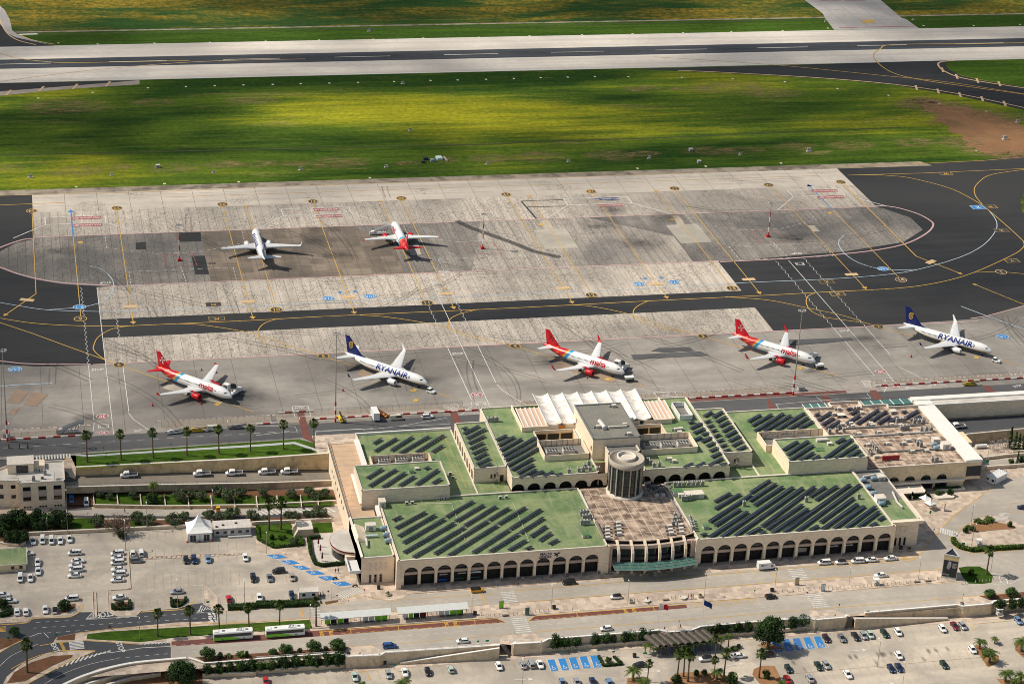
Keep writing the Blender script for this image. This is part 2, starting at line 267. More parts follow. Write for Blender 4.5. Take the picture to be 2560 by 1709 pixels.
#mesh builder
class MB:
 n=0
 def __init__(s):s.v=[];s.f=[];s.m=[];s.sm=[]
 def add(s,vs,fs,m=0,smooth=False):
  o=len(s.v);s.v+=[tuple(q)for q in vs];seen=set()
  for f in fs:
   k=frozenset(f)
   if k in seen:continue
   seen.add(k);s.f.append([i+o for i in f]);s.m.append(m);s.sm.append(smooth)
  return s
 def box(s,cx,cy,cz,sx,sy,sz,rz=0,m=0,top=1.,ry=0,rx=0):
  vs=[]
  for dz in(-.5,.5):
   k=top if dz>0 else 1
   for dx,dy in((-.5,-.5),(.5,-.5),(.5,.5),(-.5,.5)):vs.append(Vector((dx*sx*k,dy*sy*k,dz*sz)))
  R=Matrix.Rotation(rz,3,'Z')@Matrix.Rotation(ry,3,'Y')@Matrix.Rotation(rx,3,'X')
  vs=[R@q+Vector((cx,cy,cz))for q in vs]
  return s.add(vs,[(3,2,1,0),(4,5,6,7),(0,1,5,4),(1,2,6,5),(2,3,7,6),(3,0,4,7)],m)
 def bx(s,x0,x1,y0,y1,z0,z1,m=0):return s.box((x0+x1)/2,(y0+y1)/2,(z0+z1)/2,abs(x1-x0),abs(y1-y0),abs(z1-z0),0,m)
 def bar(s,a,b,w,h=None,m=0):
  a=Vector(a);b=Vector(b);h=h or w;d=(b-a)
  if d.length<1e-6:return s
  d.normalize();up=Vector((0,0,1))if abs(d.z)<.98 else Vector((1,0,0))
  x=d.cross(up).normalized()*w/2;y=d.cross(x).normalized()*h/2
  vs=[a-x-y,a+x-y,a+x+y,a-x+y,b-x-y,b+x-y,b+x+y,b-x+y]
  return s.add(vs,[(3,2,1,0),(4,5,6,7),(0,1,5,4),(1,2,6,5),(2,3,7,6),(3,0,4,7)],m)
 def tube(s,pts,rs,n=8,m=0,cap=True):
  pts=[Vector(q)for q in pts]
  if isinstance(rs,(int,float)):rs=[rs]*len(pts)
  o=[]
  for i,q in enumerate(pts):
   d=(pts[min(i+1,len(pts)-1)]-pts[max(i-1,0)]).normalized()
   up=Vector((0,0,1))if abs(d.z)<.9 else Vector((1,0,0))
   x=d.cross(up).normalized();y=d.cross(x).normalized()
   o.append([q+(x*cos(2*pi*k/n)+y*sin(2*pi*k/n))*rs[i]for k in range(n)])
  return s.loft(o,m,cap)
 def loft(s,rings,m=0,cap=True,smooth=True,closed=True):
  n=len(rings[0]);vs=[q for r in rings for q in r];fs=[]
  for i in range(len(rings)-1):
   for k in range(n if closed else n-1):
    a=i*n+k;b=i*n+(k+1)%n;fs.append((a,b,b+n,a+n))
  s.add(vs,fs,m,smooth)
  if cap and closed:
   s.add(rings[0],[tuple(reversed(range(n)))],m);s.add(rings[-1],[tuple(range(n))],m)
  return s
 def poly(s,pts,m=0):
  pts=[Vector(q)for q in pts]
  tr=tessellate_polygon([pts]);fs=[]
  for a,b,c in tr:
   nrm=(pts[b]-pts[a]).cross(pts[c]-pts[a])
   fs.append((a,b,c)if nrm.z>=0 else(a,c,b))
  return s.add(pts,fs,m)
 def prism(s,pts,z0,z1,m=0,mt=None):
  b=[Vector((q[0],q[1],z0))for q in pts];tp=[Vector((q[0],q[1],z1))for q in pts];n=len(pts)
  s.add(b+tp,[(i,(i+1)%n,(i+1)%n+n,i+n)for i in range(n)],m)
  s.poly(tp,m if mt is None else mt);return s
 def lathe(s,prof,c=(0,0,0),n=12,m=0,ax='z'):
  rings=[]
  for r,h in prof:
   if ax=='z':rings.append([Vector((c[0]+r*cos(2*pi*k/n),c[1]+r*sin(2*pi*k/n),c[2]+h))for k in range(n)])
   elif ax=='y':rings.append([Vector((c[0]+r*cos(2*pi*k/n),c[1]+h,c[2]+r*sin(2*pi*k/n)))for k in range(n)])
   else:rings.append([Vector((c[0]+h,c[1]+r*cos(2*pi*k/n),c[2]+r*sin(2*pi*k/n)))for k in range(n)])
  return s.loft(rings,m,True)
 def strip(s,pts,w,m=0,dz=0):
  MB.n=(MB.n+1)%13;dz+=MB.n*.0008;pts=[Vector(q)for q in pts];L=[];R=[]
  for i,q in enumerate(pts):
   d=(pts[min(i+1,len(pts)-1)]-pts[max(i-1,0)]);d.z=0
   if d.length<1e-6:d=Vector((1,0,0))
   d.normalize();x=Vector((-d.y,d.x,0))*w/2;z=Vector((0,0,dz));L.append(q+x+z);R.append(q-x+z)
  n=len(pts);return s.add(R+L,[(i,i+1,i+1+n,i+n)for i in range(n-1)],m)
 def mesh(s,name,mats,org=None):
  me=bpy.data.meshes.new(name)
  vs=s.v if org is None else[(a-org[0],b-org[1],c-org[2])for a,b,c in s.v]
  me.from_pydata(vs,[],s.f)
  for x in mats:me.materials.append(M[x]if isinstance(x,str)else x)
  me.polygons.foreach_set('material_index',s.m);me.polygons.foreach_set('use_smooth',s.sm);me.update()
  return me
KIDS={}
def obj(name,me,parent=None,loc=None,Dq=None):
 o=bpy.data.objects.new(name,me);COL.objects.link(o)
 if parent is not None:o.parent=parent;KIDS.setdefault(parent.as_pointer(),[]).append(o)
 if loc is not None:o.location=loc
 if Dq:o['label']=Dq
 return o
def Bq(name,Dq,cat,loc=(0,0,0),rz=.0,group=None):
 o=obj(name,None);o.empty_display_size=.5;o.location=loc;o.rotation_euler=(0,0,rz)
 o['label']=Dq;o[FB_]=cat
 if group:o['group']=group
 return o
def Aq(name,mb,mats,parent,Dq=None,Eq=False):
 return obj(name,mb.mesh(name,mats,tuple(parent.location)if Eq else None),parent,Dq=Dq)
def pw(name,mb,mats,parent):return Aq(name,mb,mats,parent,Eq=True)
Ve=Vector
def solo(name,mb,mats,Dq,cat,org=None,group=None):
 o=obj(name,mb.mesh(name,mats,org),loc=org)
 o['label']=Dq;o[FB_]=cat
 if group:o['group']=group
 return o
def Qq(name,mb,mats):
 o=obj(name,mb.mesh(name,mats));o['kind']=DJ_;return o
def dup(root,loc,rz=.0,Dq=None,group=None,scale=None,paint=None):
 r=root.copy();COL.objects.link(r);r.location=loc;r.rotation_euler=(0,0,rz)
 if Dq:r['label']=Dq
 if group:r['group']=group
 if scale:r.scale=scale if isinstance(scale,tuple)else(scale,)*3
 for ch in KIDS.get(root.as_pointer(),[]):
  c=ch.copy();COL.objects.link(c);c.parent=r;KIDS.setdefault(r.as_pointer(),[]).append(c)
  if paint and ch.get(DK_):
   c.material_slots[0].link='OBJECT';c.material_slots[0].material=M[paint]
  for g in KIDS.get(ch.as_pointer(),[]):
   d=g.copy();COL.objects.link(d);d.parent=c
 return r
used_once=set()
def Cq(proto,*a,**k):
 """every placed thing is a copy; the prototypes are deleted at the end"""
 PROTOS.add(proto);return dup(proto,*a,**k)
PROTOS=set()
def purge():
 for r in[o for o in bpy.data.objects if o.get('label','').startswith('proto')and not o.parent]:
  for c in KIDS.get(r.as_pointer(),[]):
   for g in KIDS.get(c.as_pointer(),[]):bpy.data.objects.remove(g)
   bpy.data.objects.remove(c)
  bpy.data.objects.remove(r)
_txt={}
def text_geo(s,size=1.,bold=.0,shear=.0,align='CENTER',space=1.):
 """flat lettering as (verts, faces), centred on the origin, in x/y"""
 key=(s,bold,shear,align,space)
 if key not in _txt:
  cu=bpy.data.curves.new(FC_,'FONT');cu.body=s;cu.size=1;cu.offset=bold;cu.shear=shear
  cu.align_x=align;cu.align_y='CENTER';cu.space_character=space;cu.resolution_u=3
  o=bpy.data.objects.new(FC_,cu);COL.objects.link(o)
  dg=bpy.context.evaluated_depsgraph_get();me=bpy.data.meshes.new_from_object(o.evaluated_get(dg))
  _txt[key]=([tuple(v.co)for v in me.vertices],[tuple(p.vertices)for p in me.polygons])
  bpy.data.objects.remove(o);bpy.data.curves.remove(cu);bpy.data.meshes.remove(me)
 v,f=_txt[key]
 return[(a*size,b*size,0)for a,b,c in v],f
def put_text(mb,s,o,ex,ey,size,m=0,**kw):
 v,f=text_geo(s,size,**kw);o=Ve(o);ex=Ve(ex);ey=Ve(ey)
 mb.add([o+ex*a+ey*b for a,b,c in v],f,m)
#the ground
lay={}
def Lq(name,pts,mat,z,Eq=True,tile=None):
 mb=MB();lay[0]=(lay.get(0,0)+1)%17;z+=lay[0]*.0007
 pts=[Ve((q[0],q[1],z))for q in pts]if tile is None else[Ve((q.x,q.y,z))for q in GP(tile,pts,z)]
 mb.poly(pts);return Qq(name,mb,[mat])
def rect(x0,x1,y0,y1):return[(x0,y0),(x1,y0),(x1,y1),(x0,y1)]
def GX(pts,z=.0):
 """mixed-tile list: (tile,u,v)"""
 return[G(a,b,c,z)for a,b,c in pts]
BIG=6000
Lq('grass_field',[(-BIG,690),(11,690),(11,677),(99.2,677),(99.2,655),(331.5,655),(331.5,683.5),(BIG,683.5),(BIG,BIG),(-BIG,BIG)],GE_,.0)
Lq('street_level_ground',[(-BIG,557.6),(BIG,557.6),(BIG,690),(-BIG,690)],AF_,ZF-.02)
Lq('lower_ground',[(-BIG,-BIG),(BIG,-BIG),(BIG,575),(-BIG,575)],EE_,ZP-.02)
Lq('office_back_yard',[(-400,668),(-2,668),(2,690.6),(-400,690.6)],CN_,-.1)
Lq('terminal_side_yard',[(95,678),(112,678),(112,692),(95,692)],AF_,.12)
r0=Ve((-13.2,1187.6));rd=Ve((605.2+13.2,1192.1-1187.6)).normalized();rn=Ve((-rd.y,rd.x))
def RW(s,n):q=r0+rd*s+rn*n;return(q.x,q.y)
def rstrip(name,n0,n1,mat,z,s0=-2500,s1=3000):return Lq(name,[RW(s0,n0),RW(s1,n0),RW(s1,n1),RW(s0,n1)],mat,z)
rstrip('verge_north',0,27,AT_,.01)
rstrip('meadow',29,3000,EI_,.012)
rstrip('verge_path',26.6,29,'worn_verge' if 'worn_verge' in M else ED_,.015)
rstrip('runway_shoulder',-66.6,0,GA_,.03)
rstrip('runway',-41.6,-24.8,GB_,.05)
mb=MB()
for n in(-1.,-65.6):
 a,b=RW(-2500,n),RW(3000,n);mb.strip([(a[0],a[1],.07),(b[0],b[1],.07)],.9)
for k in range(-10,22):
 s=120.3-13.2+13.2+k*62.5
 a,b=RW(s,-33.3),RW(s+31.5,-33.3);mb.strip([(a[0],a[1],.07),(b[0],b[1],.07)],.9)
Qq('runway_white_lines',mb,[CE_])
Lq('disused_runway',GX([('D1',1440,90),('D1',1425,62),('D1',1340,0),('D1',1300,-40),('D1',1600,-60),('D1',1690,0),('D1',1785,82),('D1',1810,90),('D1',1868,132),('D1',1478,138)]),EC_,.04)
Lq('link_taxiway',GX([('D0',-40,385),('D0',640,368),('D0',640,388),('D0',300,410),('D0',0,440),('D0',-60,450)]),BT_,.035)
Lq('link_taxiway_asphalt',GX([('D0',-40,384),('D0',638,369),('D0',350,393),('D0',0,420),('D0',-60,426)]),BK_,.05)
Lq('north_west_taxiway',GX([('D0',-40,218),('D0',250,212),('D0',165,190),('D0',90,165),('D0',55,140),('D0',45,90),('D0',20,45),('D0',0,28),('D0',-40,10)]),EC_,.045)
Lq('north_west_taxiway_asphalt',GX([('D0',-40,217),('D0',248,211),('D0',150,190),('D0',70,172),('D0',30,150),('D0',0,110),('D0',-40,60)]),BK_,.06)
se=[('D1',550,318),('D1',1180,302),('D1',2030,277),('D1',2000,283),('D1',1988,296),('D1',2000,318),('D1',2060,347),('D1',2150,368),('D1',2349,400),('D1',2700,450),('D1',2700,590),('D1',2349,505),('D1',2050,440),('D1',1750,390),('D1',1480,365),('D1',1200,348),('D1',900,332)]
Lq('south_east_taxiway',GX(se),BK_,.05)
Lq('taxiway_asphalt',[(-400,762),(430,762)]+[(q.x,q.y)for q in GX([('C3',1950,1300),('C3',2339,1190),('C3',2700,1100),('D1',3200,760),('D1',2700,690)])]+[(q.x,q.y)for q in GX([('D1',2349,712),('D1',2150,735),('D1',1910,748),('D1',1490,770)])]+[(393,951),(-400,951)],BK_,.02)
Lq('rubble_verge',[(-400,951),(444,951),(440,957.6),(-400,957.6)],ED_,.03)
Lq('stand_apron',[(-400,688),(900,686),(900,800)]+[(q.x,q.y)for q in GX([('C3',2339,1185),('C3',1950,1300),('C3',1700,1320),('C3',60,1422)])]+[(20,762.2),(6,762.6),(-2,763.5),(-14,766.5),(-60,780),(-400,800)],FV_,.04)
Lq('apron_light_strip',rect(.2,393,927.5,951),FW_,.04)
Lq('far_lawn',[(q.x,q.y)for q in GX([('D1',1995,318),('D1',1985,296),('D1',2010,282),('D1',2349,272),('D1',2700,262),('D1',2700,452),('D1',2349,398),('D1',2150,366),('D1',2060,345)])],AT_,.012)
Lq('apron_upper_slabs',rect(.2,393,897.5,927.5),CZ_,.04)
lft=[(q.x,q.y)for q in GX([('C0',320,577),('C0',150,610),('C0',0,690),('C0',-120,740),('C0',-130,800),('C0',0,840),('C0',130,890),('C0',320,945),('C0',560,985),('C0',700,995)])]
rgt=[(q.x,q.y)for q in GX([('C3',355,715),('C3',700,690),('C3',1235,605),('C3',1415,490),('C3',1300,380),('C3',990,275)])]
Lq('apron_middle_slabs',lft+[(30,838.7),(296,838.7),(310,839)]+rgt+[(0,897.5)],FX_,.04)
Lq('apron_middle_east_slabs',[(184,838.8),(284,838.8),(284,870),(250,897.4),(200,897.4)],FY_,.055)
Lq('brown_slab_field',[(72.6,897.3),(140.2,897.3),(140.2,897.3),(155.3,874),(155.3,838.8),(71.8,838.8)],FZ_,.06)
Lq('apron_lower_slabs',rect(24.8,295.4,805.2,838.6),CZ_,.04)
Lq('apron_south_slabs',rect(24.8,295.4,762.2,786.9),CZ_,.045)
i=0
for t,pts,mt in(('C2',[(195,495),(495,485),(605,655),(305,668)],BF_),('C2',[(270,405),(330,400),(385,488),(300,492)],BF_),('C2',[(1405,450),(1690,437),(1828,603),(1545,618)],BF_),('C2',[(1465,365),(1520,360),(1580,440),(1510,445)],BF_),('C3',[(365,455),(420,450),(475,507),(415,510)],BF_),('C0',[(1635,520),(1832,515),(1840,597),(1640,603)],BK_),('C0',[(1748,732),(1870,728),(1912,898),(1785,900)],BK_),('C0',[(1240,612),(1330,605),(1337,668),(1240,672)],BK_),('B0',[(145,415),(265,435),(175,548),(58,530)],CC_),('B0',[(285,437),(438,460),(335,572),(215,556)],CC_),('B0',[(120,582),(178,588),(135,645),(75,640)],CC_),('B1',[(915,275),(985,220),(1150,290),(1040,330)],CC_),('B2',[(380,200),(460,150),(960,320),(920,355)],CC_),('B0',[(1480,405),(1560,345),(2040,530),(2010,545)],BF_),('B3',[(260,190),(300,180),(385,222),(360,232)],BF_),('C1',[(1370,660),(1480,612),(1510,720),(1420,728)],BF_)):
 Lq('slab_patch',GX([(t,a,b)for a,b in pts]),mt,.075+i*.004);i+=1
Lq(GN_,GX([('C3',2500,100),('C3',2339,160),('C3',2305,220),('C3',2320,320),('C3',2400,420),('C3',2600,470)]),EI_,.06)
def spline_(q,z):return[Ve((a.x,a.y,z))for a in q]
Iq('soil_dark',(.05,.06,.02),.9);Iq('skid',(.05,.05,.052),.9,alpha=.55)
dp=[('D0',40,772,9),('D0',350,785,14),('D0',530,766,9),('D0',800,772,13),('D0',1030,755,11),('D0',1200,752,10),('D0',1350,752,8),('D0',1550,746,16),('D0',1870,748,7),('D0',2040,735,8),('D0',2250,728,12),('D1',120,720,16),('D1',450,712,14),('D1',600,706,10),('D1',900,692,12),('D1',1060,690,12),('D1',1300,673,12),('D1',1560,666,14),('D1',1850,655,14),('D1',1000,405,22),('D1',800,408,10),('D1',1200,430,18),('D0',300,490,24),('D0',700,470,12),('D0',1850,455,3),('D0',1150,462,14),('D1',1900,480,20),('D1',2060,660,14),('D1',2250,540,20),('D1',600,408,12)]
stains=[('C2',900,310,9,4),('C2',1180,595,16,7),('C2',1400,380,10,4),('C2',800,460,12,5),('C0',570,680,8,3),('C1',560,590,9,3),('C1',800,720,12,3),('C1',510,495,6,3),('B0',1800,510,12,3),('B1',850,215,10,3),('B1',1090,405,7,2),('B1',1580,335,7,2),('B2',350,160,7,4),('B3',400,250,5,1.5),('C3',210,560,14,4),('B0',2230,470,9,5),('B0',780,680,6,2),('C3',900,1485,9,2)]
m,t,b=nt(BP_);v=pos_node(t,True)
gr=Nq(t,GO_,gradient_type='SPHERICAL');t.links.new(v,gr.inputs[0])
fs=Oq(t,AB_,gr.outputs['Fac'],Mq(t,Fq(t,pos_node(t),.12,6,.7),[(.30,.0),(.75,.85)]))
b.inputs[AP_].default_value=(.035,.035,.038,1);b.inputs[AN_].default_value=.8;t.links.new(fs,b.inputs['Alpha']);M[BP_]=m
def blotch(nm,mat,q,z,a,c):
 mb=MB();mb.add([(cos(2*pi*k/20),sin(2*pi*k/20),0)for k in range(20)],[tuple(range(20))]);o=obj(nm,mb.mesh(nm,[mat]),loc=(q.x,q.y,z));o.scale=(a,c,1);o['kind']=DJ_
m,t,b=nt(DL_);v=pos_node(t,True)
gr=Nq(t,GO_,gradient_type='SPHERICAL');t.links.new(v,gr.inputs[0])
fs=Oq(t,AB_,Mq(t,gr.outputs['Fac'],[(0,.0),(.4,1.)]),Mq(t,Fq(t,Gq(t,pos_node(t),.1,.4,.1),1.,7,.85),[(.46,.0),(.62,.65)]))
t.links.new(Pq(t,Fq(t,pos_node(t),.2,4),(.20,.13,.05),(.42,.27,.14)),b.inputs[AP_]);b.inputs[AN_].default_value=.95;t.links.new(fs,b.inputs['Alpha']);M[DL_]=m
for i,(t_,u,v_,a)in enumerate(dp):blotch(GP_,DL_,G(t_,u,v_),.03+i*.003,a*1.15,a*.62)
be=GX([('D1',1865,458),('D1',2050,490),('D1',2250,540),('D1',2420,620),('D1',2500,700),('D1',2349,708),('D1',2180,712),('D1',2080,650),('D1',1960,545),('D1',1900,490)]);rj=random.Random(4);bo=[]
for k in range(10):
 for f_ in range(7):q=be[k].lerp(be[(k+1)%10],f_/7);bo.append((q.x+rj.uniform(-3,3),q.y+rj.uniform(-3,3)))
Lq('bare_earth_patch',bo,CO_,.012)
for k in range(34):q=be[k%10].lerp(be[(k+1)%10],rj.random());blotch(GP_,DL_,q,.14+k*.002,rj.uniform(7,16),rj.uniform(4,9))
for i,(t_,u,v_,a,c)in enumerate(stains):
 q=G(t_,u,v_);mb=MB();mb.add([(cos(2*pi*k/20),sin(2*pi*k/20),0)for k in range(20)],[tuple(range(20))])
 o=obj(BP_,mb.mesh(BP_,[BP_]),loc=(q.x,q.y,.16+i*.003));o.scale=(a,c*2.2,1);o['kind']=DJ_
#painted apron lines
Z1=.11
for t_,pts in(('B2',[(1085,100),(1720,68),(1805,105),(1110,142)]),('B2',[(1270,65),(1340,38),(1625,28),(1660,62),(1400,78)]),('C3',[(100,1500),(760,1478),(780,1500),(480,1530),(130,1556)])):Lq('dark_patch',GX([(t_,a,b)for a,b in pts]),CN_,.15)
dm=MB()
for t_,pts in(('D0',[(0,713),(1000,690),(2349,660)]),('D1',[(0,655),(700,632),(1780,585)]),('D0',[(150,158),(2349,122)]),('D1',[(0,121),(1430,92)])):dm.strip([Ve((q.x,q.y,.05))for q in GX([(t_,a,b)for a,b in pts])],1.3)
Qq('drainage_ditches',dm,['soil_dark'])
sk_=MB();sk_.strip(spline_([G('C1',1830,410),G('C1',1950,470),G('C1',2200,560),G('C2',0,610),G('C2',200,690),G('C2',440,745)],.16),3.2);Qq('skid_mark',sk_,['skid'])
Iq(GQ_,(.06,.058,.055),.9,alpha=.24);tm=MB();rn_=random.Random(3)
for k in range(90):
 x=rn_.uniform(-10,420);y=rn_.choice((rn_.uniform(712,760),rn_.uniform(808,945),rn_.uniform(763,800)));a=rn_.choice((-.78,-.78,1.57,0,.05,-.5));L_=rn_.uniform(12,55);c_=rn_.uniform(-.012,.012)
 for o_ in(-1.2,1.2):tm.strip([Ve((x+cos(a+c_*s)*s-sin(a)*o_,y+sin(a+c_*s)*s+cos(a)*o_,.19))for s in[L_*j/8 for j in range(9)]if y+sin(a+c_*s)*s<948]or[(x,y,.19),(x+1,y,.19)],rn_.uniform(.3,.8))
for k in range(60):
 s0_=rn_.uniform(-100,600);n0=rn_.uniform(-38,-28);a_,b_=RW(s0_,n0),RW(s0_+rn_.uniform(60,200),n0);tm.strip([(a_[0],a_[1],.08),(b_[0],b_[1],.08)],.7)
Qq('tyre_marks',tm,[GQ_])
Y=MB();W=MB();PK=MB();BL=MB();K=MB();RD=MB();WY=MB();DB=MB()
def L(mb,t,pts,w=.45,z=Z1,smooth=0):
 if pts is None:t,pts=None,t
 q=GX([(t,a,b)for a,b in pts]if isinstance(t,str)else pts,0)
 if smooth:q=spline(q,smooth)
 mb.strip([Ve((a.x,a.y,z))for a in q],w)
def spline(q,n=8):
 out=[]
 for i in range(len(q)-1):
  p0=q[max(i-1,0)];p1=q[i];p2=q[i+1];p3=q[min(i+2,len(q)-1)]
  for k in range(n):
   t=k/n
   out.append(.5*((2*p1)+(p2-p0)*t+(2*p0-5*p1+4*p2-p3)*t*t+(3*p1-p0-3*p2+p3)*t**3))
 out.append(q[-1]);return out
def head(mb,a,b,size=2.4,z=Z1):
 a=Ve((a.x,a.y,z));b=Ve((b.x,b.y,z));d=(b-a).normalized();n=Ve((-d.y,d.x,0))
 mb.poly([b+d*size,b+n*size*.5,b-n*size*.5])
def arrow(mb,t,a,b,w=.45,size=2.4):
 q=GX([(t[0],*a),(t[1],*b)]);mb.strip([Ve((c.x,c.y,Z1))for c in q],w);head(mb,q[0],q[1],size)
def disc(mbs,t,u,v,r,ring,fill,txt=None,tm=None,rx=1.,flip=True):
 c=G(t,u,v);n=20
 P=lambda k,s:Ve((c.x+r*s*rx*cos(2*pi*k/n),c.y+r*s*sin(2*pi*k/n),0))
 fill.add([P(k,1)+Ve((0,0,Z1+.02))for k in range(n)],[tuple(range(n))])
 for k in range(n):
  ring.add([q+Ve((0,0,Z1+.04))for q in(P(k,1),P(k+1,1),P(k+1,.86),P(k,.86))],[(0,1,2,3)])
 if txt:put_text(tm or ring,txt,(c.x,c.y,Z1+.04),(-1,0,0)if flip else(1,0,0),(0,-1.3,0)if flip else(0,1.3,0),r*1.15,bold=.02)
def vline(x,ya,yb,w=.4):Y.strip([(x,ya,Z1),(x,yb,Z1)],w)
vl=[('C0',297,335,'C0',325,1080,0),('C0',672,560,'C0',738,1290,0),('C0',1070,308,'C0',1212,1330,1),('C0',2035,275,'C0',2305,1285,1),('C0',2250,280,'C1',185,1210,0),('C1',520,247,'C1',895,1240,1),('C1',1140,235,'C1',1555,1145,0),('C1',1335,225,'C1',1800,1195,1),('C1',2300,185,'C2',540,1145,1),('C2',155,185,'C2',725,1075,0),('C2',735,160,'C2',1408,1100,1),('C2',1315,140,'C2',2005,1010,0),('C2',1500,130,'C2',2250,1060,1),('C3',20,90,'C3',875,1015,1),('C3',380,95,'C3',1205,935,0)]
for t1,u1,v1,t2,u2,v2,hd in vl:
 a=G(t1,u1,v1);b=G(t2,u2,v2);x=(a.x+b.x)/2
 vline(x,a.y,b.y,.34)
 if hd:head(Y,Ve((x,b.y+3,0)),Ve((x,b.y,0)),2.6)
 elif a.y>920:head(Y,Ve((x,a.y-3,0)),Ve((x,a.y,0)),2.2)
L(Y,'C0',[(325,1080),(60,1262)],.5);head(Y,G('C0',200,1165),G('C0',60,1262))
L(Y,'C3',[(690,75),(1050,430),(1355,735),(1740,885)],.5);head(Y,G('C3',1500,790),G('C3',1740,885))
for n,(t,u,v)in{'24':('C0',290,320),'23':('C0',1068,294),'22':('C0',2033,260),'21':('C1',520,233),'20':('C1',1328,205),'19':('C1',2285,170),'18':('C2',722,143),'17':('C2',1485,115),'16':('C3',5,83),'15':('C3',665,57)}.items():
 disc(None,t,u,v,2.5,Y,K,n)
for n,(t,u,v)in{'9':('C0',735,1306),'10':('C1',185,1223),'11':('C1',1563,1160),'12':('C2',725,1089),'13':('C2',2012,1026),'14':('C3',1215,949),'1':('C3',2130,877)}.items():
 disc(None,t,u,v,2.7,Y if n not in('14','1')else WY,K,n,None,1.,False)
for n,(t,u,v)in{'6':('B0',1087,190),'5':('B1',615,111),'4':('B2',28,20),'3':('C2',1745,1464),'2':('C3',1010,1377)}.items():
 disc(None,t,u,v,2.3,Y,K,n,None,1.,False)
L(Y,[('C0',-60,1290),('C0',300,1345),('C0',700,1368),('C0',1080,1372),('C0',1400,1360),('C0',2339,1318),('C1',700,1280),('C1',2339,1207),('C2',1200,1145),('C2',2339,1090),('C3',500,1062),('C3',1200,1025),('C3',1600,965),('C3',1900,875),('C3',2230,725),('C3',2320,665),('C3',2339,615),('C3',2280,545),('C3',2010,310),('C3',1860,210),('C3',1650,110),('C3',1300,20),('C3',1090,-2),('D1',1680,803),('D1',1540,805)],None,.45,Z1,5)
L(Y,[('D1',1540,805),('D1',1900,795),('D1',2349,775),('D1',2600,765)],None,.4)
L(Y,[('C3',1960,262),('C3',1900,190),('C3',1885,120),('C3',1930,55),('C3',2040,-10),('D1',2349,780),('D1',2500,770)],None,.4,Z1,5)
L(Y,[('C3',1880,882),('C3',2130,875),('C3',2339,895)],None,.4)
L(Y,[('C0',-60,1320),('C0',300,1440),('C0',640,1565),('B0',1085,190),('B0',2320,622)],None,.42)
L(Y,[('C0',1180,1370),('C0',1020,1400),('C0',900,1470),('C0',858,1545),('B0',860,60),('B0',940,130),('B0',1060,185)],None,.4,Z1,5)
for a in([('C0',1600,1350),('C0',1850,1362),('C0',2250,1425),('C1',60,1465),('C1',350,1565),('B1',615,112),('B1',1790,492)],[('C1',200,1305),('C1',80,1345),('C1',20,1410),('C1',30,1480),('C1',130,1545),('B1',300,30)],[('C1',950,1272),('C1',1200,1290),('C1',1640,1360),('C1',2000,1460),('C1',2339,1550),('B2',28,20),('B2',1225,392)],[('C1',2030,1218),('C1',1850,1265),('C1',1765,1320),('C1',1765,1385),('C1',1850,1440),('C1',2100,1510)],[('C2',540,1180),('C2',700,1188),('C2',1040,1255),('C2',1400,1370),('C2',1745,1464),('B3',480,245),('B3',640,288)],[('C2',1250,1140),('C2',1140,1195),('C2',1108,1255),('C2',1160,1320),('C2',1350,1390),('C2',1580,1430)],[('C2',1950,1105),('C2',2339,1135),('C3',330,1200),('C3',700,1280),('C3',1010,1378),('B3',2280,190)],[('C3',440,1065),('C3',365,1100),('C3',350,1160),('C3',390,1230),('C3',500,1285),('C3',640,1310),('C3',830,1335)],[('C3',2339,1175),('C3',1905,998)]):
 L(Y,a,None,.42,Z1,6 if len(a)>4 else 0)
head(Y,G('C3',2100,1080),G('C3',1905,998),2.4)
for t,u,v,r in(('C0',247,1133,-.35),('C0',1192,1192,0),('C0',2270,1148,0),('C1',847,1105,0),('C1',1745,1074,0),('C2',467,1024,0),('C2',1318,986,0),('C2',2162,945,0),('C3',763,900,0),('C3',1487,786,.6)):
 q=G(t,u,v);TP=None
 WY.box(q.x,q.y,Z1+.02,5.8,2.6,.012,r)
for t,u,v in(('B0',1990,549),('B1',1440,423),('B1',1460,515),('B2',875,322),('B3',292,220),('B3',1905,123),('C2',265,445),('C2',1460,400),('C0',735,607),('C3',567,340)):
 q=G(t,u,v);Y.box(q.x,q.y,Z1+.02,2.,2.4,.012,-pi/4 if t[0]=='B' else 0)
for y,x0,x1 in((762.3,20,386),(839.,30,296),(897.4,0,393)):PK.strip([(x0,y,Z1),(x1,y,Z1)],.75)
L(PK,[('B0',-60,145),('B0',0,155),('B0',200,178),('B0',400,184),('B0',830,187)],None,.75)
L(PK,[('C3',1850,1303),('C3',1990,1283),('C3',2339,1187),('C3',2600,1120)],None,.7)
L(PK,[('C0',320,572),('C0',200,585),('C0',0,655),('C0',-150,730),('C0',-140,790),('C0',0,835),('C0',150,890),('C0',340,940),('C0',600,980),('C0',1000,1000)],None,1.,Z1,4)
L(PK,[('C3',980,272),('C3',1150,285),('C3',1350,340),('C3',1470,400),('C3',1510,450),('C3',1440,530),('C3',1240,625),('C3',900,690),('C3',355,742),('C3',0,765),('C2',1900,785)],None,.9,Z1,4)
W.strip([(24.7,838,Z1),(24.7,702,Z1)],.3)
def zig(x,ya,yb,w=.18,amp=.42,step=2.2):
 n=int(abs(yb-ya)/step);d=(yb-ya)/n
 W.strip([(x+(amp if k%2 else-amp),ya+d*k,Z1)for k in range(n+1)],w)
def wl(t,pts,w=.35,mb=None):L(mb or W,[(t,a,b)if len((t,a,b))==3 else a for a,b in pts],None,w)
zx=[G('B0',800,100).x,G('B0',1110,100).x,G('C1',1610,1260).x,G('C1',1885,1260).x,G('C3',350,1100).x,G('C3',640,1100).x]
zig(zx[0],839,762);zig(zx[1],836,762);zig(zx[2],805,762);zig(zx[3],836,762);zig(zx[4],836,762);zig(zx[5],838,762)
